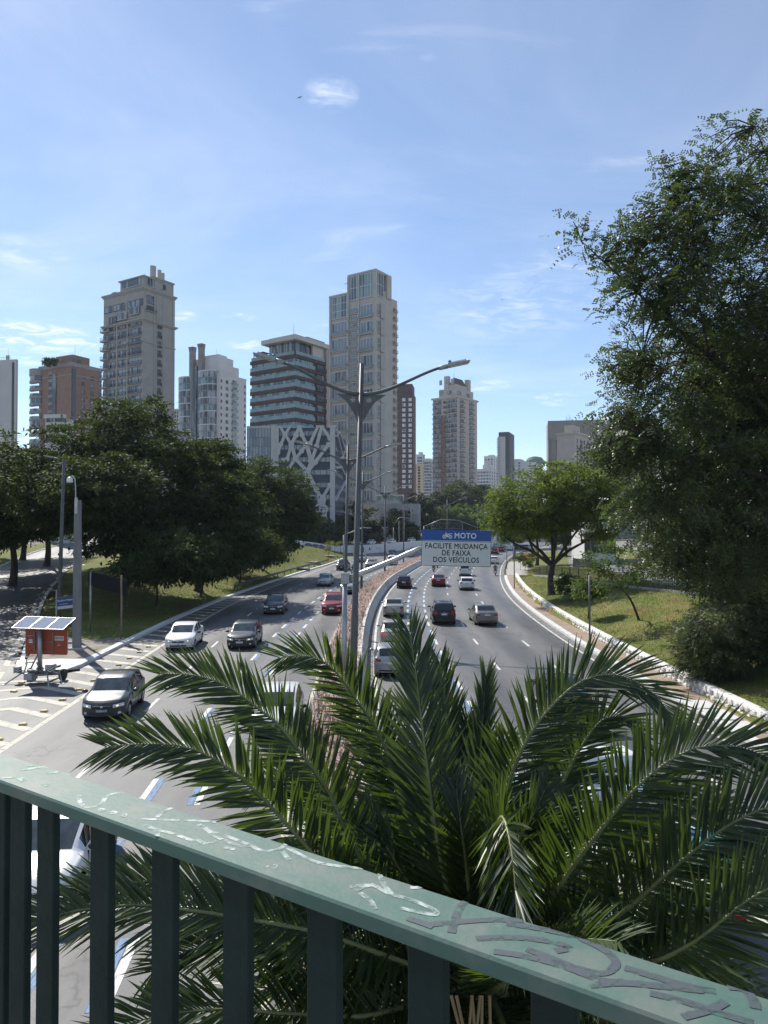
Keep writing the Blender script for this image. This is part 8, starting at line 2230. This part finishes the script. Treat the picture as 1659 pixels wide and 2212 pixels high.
# the fronds one sees, from hub to tip
fr_px([(860, 2010, 5.3), (720, 1890, 5.1), (610, 1770, 5.0), (549, 1706, 4.95), (481, 1651, 4.9), (404, 1614, 4.85), (312, 1607, 4.8), (225, 1614, 4.8)], 1, facing=(.35, .9), leaf=.44)
fr_px([(900, 1990, 5.6), (773, 1842, 5.7), (709, 1710, 5.8), (654, 1633, 5.85), (600, 1564, 5.9), (559, 1532, 5.9), (513, 1496, 5.9), (454, 1466, 5.9), (381, 1455, 5.85), (340, 1457, 5.8)], 2, facing=(.35, .9), leaf=.47)
fr_px([(960, 1930, 5.9), (905, 1790, 6.2), (850, 1660, 6.4), (814, 1578, 6.5), (768, 1510, 6.5), (736, 1464, 6.5), (700, 1430, 6.45), (654, 1416, 6.4), (600, 1421, 6.3)], 3, facing=(.3, .95), leaf=.47)
fr_px([(985, 1970, 5.5), (953, 1862, 5.5), (928, 1698, 5.6), (910, 1555, 5.75), (896, 1435, 5.95), (884, 1362, 6.1)], 4, facing=(.0, 1.0), leaf=.52, alpha=(50, 22), vlift=14)
fr_px([(1010, 1950, 6.0), (990, 1800, 6.4), (975, 1640, 6.7), (962, 1520, 6.9), (950, 1430, 7.0)], 5, facing=(.1, .95), leaf=.48, alpha=(48, 20))
fr_px([(1035, 1900, 5.9), (1035, 1700, 6.2), (1042, 1560, 6.4), (1050, 1462, 6.5)], 6, facing=(.1, .95), leaf=.42, alpha=(30, 14))
fr_px([(1060, 1900, 5.8), (1080, 1760, 5.9), (1107, 1667, 6.0), (1143, 1591, 6.0), (1189, 1529, 6.0), (1245, 1478, 6.0), (1301, 1458, 6.0), (1352, 1463, 5.95), (1399, 1488, 5.9), (1432, 1519, 5.85), (1446, 1552, 5.8)], 7, facing=(.45, .8))
fr_px([(1110, 1960, 5.7), (1180, 1780, 5.9), (1220, 1683, 6.0), (1260, 1606, 6.05), (1301, 1555, 6.05), (1342, 1549, 6.0), (1368, 1570, 6.0), (1385, 1610, 5.95)], 8, facing=(.4, .8), leaf=.40)
fr_px([(1140, 2010, 5.3), (1245, 1862, 5.0), (1312, 1775, 4.9), (1373, 1703, 4.85), (1440, 1647, 4.8), (1501, 1616, 4.75), (1568, 1611, 4.7), (1624, 1621, 4.65), (1690, 1660, 4.6)], 9, facing=(.45, .85))
fr_px([(1200, 2040, 5.1), (1330, 1980, 4.8), (1424, 1903, 4.6), (1501, 1836, 4.5), (1578, 1780, 4.45), (1659, 1744, 4.4), (1740, 1735, 4.35), (1820, 1770, 4.3)], 10, facing=(.5, .8))
fr_px([(1250, 2090, 5.0), (1400, 2080, 4.5), (1490, 2040, 4.3), (1552, 1995, 4.2), (1608, 1949, 4.15), (1680, 1910, 4.1), (1760, 1890, 4.0), (1850, 1900, 3.9)], 11, facing=(.55, .75))
fr_px([(1060, 1960, 5.4), (1068, 1850, 5.1), (1077, 1778, 4.8), (1090, 1770, 4.45), (1107, 1850, 4.15), (1116, 1960, 3.95), (1120, 2060, 3.8)], 12, facing=(.0, 1.0, (-.8, -.3, .5)), leaf=.40)
fr_px([(1060, 2140, 5.2), (1110, 2110, 4.5), (1180, 2060, 4.0), (1260, 2030, 3.7), (1340, 2035, 3.45)], 13, facing=(.7, .5), leaf=.40)
fr_px([(900, 2090, 5.2), (700, 2020, 4.9), (498, 1981, 4.7), (337, 1957, 4.6), (259, 1957, 4.55), (130, 1975, 4.5), (0, 2030, 4.45), (-60, 2080, 4.4)], 14, facing=(.75, .5), leaf=.5)
fr_px([(880, 2070, 5.5), (650, 1985, 5.7), (480, 1920, 5.8), (342, 1903, 5.85), (240, 1915, 5.85), (150, 1950, 5.8)], 15, facing=(.55, .7))
fr_px([(850, 2150, 5.2), (674, 2108, 5.0), (620, 2060, 4.9), (566, 2040, 4.85), (480, 2035, 4.8), (400, 2055, 4.75), (330, 2100, 4.7)], 16, facing=(.6, .6), leaf=.42)
fr_px([(820, 2190, 5.0), (620, 2190, 4.6), (480, 2180, 4.4), (337, 2196, 4.3), (230, 2230, 4.2)], 17, facing=(.8, .4), leaf=.42)
fr_px([(920, 2010, 5.8), (800, 1900, 6.2), (740, 1790, 6.5), (690, 1720, 6.6), (620, 1690, 6.6), (560, 1700, 6.6)], 18, facing=(.4, .8))
fr_px([(940, 1960, 6.2), (870, 1800, 6.8), (820, 1680, 7.1), (790, 1600, 7.2), (740, 1560, 7.2)], 19, facing=(.3, .9))
fr_px([(1100, 1940, 6.2), (1150, 1780, 6.7), (1190, 1660, 7.0), (1230, 1590, 7.1), (1290, 1560, 7.1)], 20, facing=(.3, .9), leaf=.42)
fr_px([(1150, 1990, 6.0), (1290, 1850, 6.3), (1380, 1770, 6.4), (1470, 1740, 6.4), (1560, 1760, 6.4), (1620, 1820, 6.3)], 21, facing=(.5, .8))
fr_px([(1180, 2060, 5.8), (1360, 1960, 5.9), (1490, 1910, 5.9), (1600, 1910, 5.8), (1690, 1960, 5.7)], 22, facing=(.6, .7))
for k, (ua, va, ub, vb, y) in enumerate(((1000, 1800, 1010, 1560, 6.6), (1070, 1780, 1090, 1600, 6.8), (960, 1850, 870, 1640, 6.0), (1110, 1850, 1180, 1700, 5.5), (900, 1930, 790, 1760, 5.6), (1010, 1900, 985, 1700, 5.3), (1130, 1960, 1240, 1900, 5.3))):
    fr_px([(ua, va, (y + 5.6) / 2), ((ua + ub) / 2, (va + vb) / 2, y), (ub, vb, y + .2)], 300 + k, facing=(.25, .9), leaf=.44, alpha=(46, 20))
# the rest of the crown, all round and hanging below
rg_ = random.Random(3)
for k in range(34):
    az = k * 2.39996 + .4; el = math.radians(rg_.choice([-35, -20, -5, 12, 30])); Lf = rg_.uniform(2.3, 2.9)
    if math.sin(az) < -.55 and el > 0: el = -el
    d = Vector((math.cos(az) * math.cos(el), math.sin(az) * math.cos(el), math.sin(el) + .35)).normalized()
    pts = [HUB]
    p = HUB.copy(); v = d.copy()
    for q in range(6):
        p = p + v * Lf / 6; v = (v + Vector((0, 0, -.20 - .02 * q))).normalized(); pts.append(p.copy())
    if min((q_ - Vector((0, 0, CAM_Z))).length for q_ in pts) < 2.2 or any(q_.y < 1.6 for q_ in pts): continue
    frond(pts, 100 + k, facing=(1.0, .0), spacing=.034, leaf=.46)
DRY = mat('dry_frond', (0.26, 0.18, 0.09), .8, var=.4, scale=3, transl=.25, tcol=(0.3, 0.2, 0.08), spec=.1)
for k, az in enumerate((.3, 1.7, 2.6, 3.5, 5.1)):
    pts = [HUB - Vector((0, 0, .15))]; p = pts[0].copy(); v = Vector((math.cos(az), math.sin(az), .1)).normalized()
    for q in range(6):
        p = p + v * .38; v = (v + Vector((0, 0, -.5))).normalized(); pts.append(p.copy())
    frond(pts, 400 + k, facing=(1.0, .0), spacing=.04, leaf=.34, m=DRY)
STALK = mat('dry_stalk', (0.35, 0.24, 0.12), .8)
for k in range(7):
    a = dp(RNG.uniform(960, 1060), 2150, 4.9); b = MB()
    b.tube([(a.x - HUB.x, a.y - HUB.y, a.z - .15), (a.x - HUB.x + RNG.uniform(-.2, .2), a.y - HUB.y - .2, a.z - .5), (a.x - HUB.x + RNG.uniform(-.3, .3), a.y - HUB.y - .3, a.z - .95)], [.012, .008, .004], 5); b.build('dry_stalk', STALK, palm)

# ------------------------------------------------------------------ the bridge railing in front
RZ = CAM_Z - .45
ex = Vector((.835, -.55, 0)).normalized(); en = Vector((.55, .835, 0)).normalized()
ang = math.atan2(ex.y, ex.x)
rl_ = empty('bridge_railing', (0, 0, 5.55), ang); tag(rl_, 'green painted steel railing of the footbridge with graffiti scribbles on its handrail', 'railing')
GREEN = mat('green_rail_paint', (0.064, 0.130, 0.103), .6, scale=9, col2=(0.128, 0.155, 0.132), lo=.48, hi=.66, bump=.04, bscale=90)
GREEN_SHADED = mat('green_paint_shaded', (0.015, 0.027, 0.025), .7, spec=.2, var=.2, scale=9, bump=.1, bscale=60)  # same rail paint, darkened: shade on the bars put into the colour
h0 = RZ - 5.55
b = MB(); b.box((-4.5, .695, h0 - .022), (3.5, .781, h0)); hr = b.build('handrail', GREEN, rl_, bevel=.003)
b = MB(); b.box((-4.5, .722, .09), (3.5, .756, .13)); b.build('bottom_rail', GREEN_SHADED, rl_, bevel=.003)
bb = MB(); bb.box((-.025, -.007, .13), (.025, .007, h0 - .0225)); BAL = bb.mesh('baluster', GREEN_SHADED); bevel_mesh(BAL, .002)
for k in range(-20, 24):
    s = -1.034 + k * .1525
    if -4.4 < s < 3.4: link('baluster', BAL, rl_, (s, .738, 0))
link('baluster', BAL, rl_, (-1.272, .738, 0))
bb = MB(); bb.box((-.03, -.03, -.05), (.03, .03, h0 - .0225)); POST = bb.mesh('post', GREEN_SHADED)
for s in (-4.3, 3.2): link('post', POST, rl_, (s, .738, 0))
bb = MB(); bb.box((-6, -1.6, -.3), (6, .80, 0)); dk = bb.build('footbridge_deck', CONC, loc=(0, 0, 5.55), rot=(0, 0, ang)); tag(dk, kind='structure')
# scribbles on the handrail: thin paint ribbons
inv = (Matrix.Translation((0, 0, 5.55)) @ Matrix.Rotation(ang, 4, 'Z')).inverted()
def scrib(pts, w, m, z):
    P_ = bent([tuple(inv @ gp(u, v, RZ)) for u, v in pts], 6)
    V = []; Fq = []
    for i, p in enumerate(P_):
        t = (P_[min(i+1, len(P_)-1)] - P_[max(i-1, 0)]); t.z = 0
        t = t.normalized() if t.length > 1e-6 else Vector((1, 0, 0)); nn = Vector((-t.y, t.x, 0)) * w / 2
        for sgn in (1, -1):
            q = p + nn * sgn; q.y = min(max(q.y, .6965), .7795); V.append((q.x, q.y, h0 + z))
        if i: Fq.append((2*i-2, 2*i-1, 2*i+1, 2*i))
    me = bpy.data.meshes.new('graffiti_stroke'); me.from_pydata(V, [], Fq); me.materials.append(m); link('graffiti_stroke', me, rl_)
WS = mat('marker_white', (0.42, 0.47, 0.44), .6, scale=60, col2=(0.13, 0.21, 0.17), lo=.42, hi=.66); DS = mat('marker_dark', (0.062, 0.072, 0.082), .6, scale=60, col2=(0.075, 0.12, 0.105), lo=.42, hi=.7); MS = mat('marker_mint', (0.22, 0.38, 0.28), .6, scale=60, col2=(0.09, 0.17, 0.13), lo=.4, hi=.65)
patchy(WS, 70, .47, .66); patchy(DS, 60, .48, .66); patchy(MS, 60, .45, .62)
z4 = lambda P_: [(.4883 * x, 1620 + .4883 * y) for x, y in P_]; z5 = lambda P_: [(756 + .5444 * x, 1728 + .5444 * y) for x, y in P_]
zz = .0003
for st in ([(350, 200), (358, 238), (400, 255), (450, 236), (472, 205), (520, 190), (590, 181), (640, 186), (652, 205), (615, 214)], [(690, 300), (740, 266), (800, 242)], [(600, 305), (700, 308), (850, 313), (960, 320)], [(880, 330), (930, 360), (1010, 385), (1100, 420), (1160, 445), (1230, 440), (1268, 410), (1240, 380), (1150, 350), (1050, 342)],
           [(640, 332), (688, 355), (698, 385)], [(870, 395), (910, 415), (960, 405)], [(1270, 432), (1380, 490), (1500, 515), (1610, 525)], [(905, 345), (960, 385), (1060, 425), (1110, 425)], [(1250, 450), (1280, 488)], [(990, 432), (1040, 440)], [(660, 345), (760, 370), (860, 405)], [(1180, 520), (1215, 512), (1210, 526)]):
    zz += .00001; scrib(z4(st), .0072, WS, zz)
for c in ((450, 266), (500, 277), (550, 289)):
    zz += .00001; scrib(z4([(c[0] - 14, c[1]), (c[0], c[1] - 5), (c[0] + 14, c[1]), (c[0], c[1] + 6), (c[0] - 14, c[1])]), .005, WS, zz)
for st in ([(80, 95), (130, 85), (200, 75), (260, 90), (320, 110)], [(120, 75), (190, 65), (260, 70), (290, 92), (200, 105)], [(10, 125), (70, 122), (110, 138)], [(190, 150), (215, 160)]):
    zz += .00001; scrib(z4(st), .010, MS, zz)
for st in ([(0, 345), (90, 340), (150, 370), (250, 400), (330, 435), (342, 455), (290, 450), (200, 430)], [(165, 375), (130, 330), (122, 292), (160, 285), (220, 310), (280, 322), (283, 345), (240, 350)], [(40, 370), (80, 400), (100, 435)], [(20, 360), (60, 345), (95, 335)]):
    zz += .00001; scrib(z5(st), .0068, WS, zz)
for st in ([(470, 392), (430, 440), (402, 528)], [(310, 496), (420, 486), (560, 476), (690, 479)], [(620, 492), (750, 511), (880, 540), (980, 580), (1040, 622), (1052, 660), (1000, 688), (900, 668), (780, 622), (700, 592)], [(500, 552), (640, 546), (780, 560), (868, 586), (815, 600)], [(570, 602), (700, 622), (850, 662), (1000, 718), (1090, 722)],
           [(1090, 667), (1200, 700), (1330, 738), (1450, 760)], [(950, 736), (1080, 727), (1250, 742), (1400, 757)], [(1190, 767), (1330, 802), (1450, 842), (1600, 886)], [(1490, 802), (1430, 832), (1320, 862)], [(1500, 742), (1560, 752), (1600, 792), (1608, 830)], [(230, 470), (330, 505)]):
    zz += .00001; scrib(z5(st), .0098, DS, zz)
# two birds far up in the sky
for k, (u, v, y) in enumerate(((647, 211, 160), (1086, 648, 260))):
    p = dp(u, v, y)
    b = MB(); b.tube([(-.25, 0, 0), (-.1, 0, .03), (.15, 0, 0), (.3, 0, -.02)], [.02, .09, .07, .02], 6)
    b.add([(.1, .05, .02), (-.1, .05, .02), (-.12, .45, .14), (.02, .75, .08)], [(0, 1, 2, 3)]); b.add([(.1, -.05, .02), (-.1, -.05, .02), (-.12, -.45, .14), (.02, -.75, .08)], [(0, 1, 2, 3)])
    o = b.build('bird', LETTER_B, loc=p, rot=(0, 0, 1.0 + k)); tag(o, ['dark bird gliding high above the centre', 'dark bird low in the sky right of the tall tower'][k], 'bird')

# ------------------------------------------------------------------ the air: thin even haze round everything
HZ = bpy.data.materials.new('haze_air'); HZ.use_nodes = True
hn = HZ.node_tree; hn.nodes.clear()
pv = hn.nodes.new('ShaderNodeVolumePrincipled'); ho = hn.nodes.new('ShaderNodeOutputMaterial')
pv.inputs['Color'].default_value = (0.80, 0.88, 1.0, 1); pv.inputs['Density'].default_value = 0.00014; pv.inputs['Anisotropy'].default_value = 0.0
hn.links.new(pv.outputs[0], ho.inputs['Volume'])
b = MB(); b.box((-1650, -260, -1.5), (1650, 2700, 112.0))
tag(b.build('haze', HZ), kind='stuff')
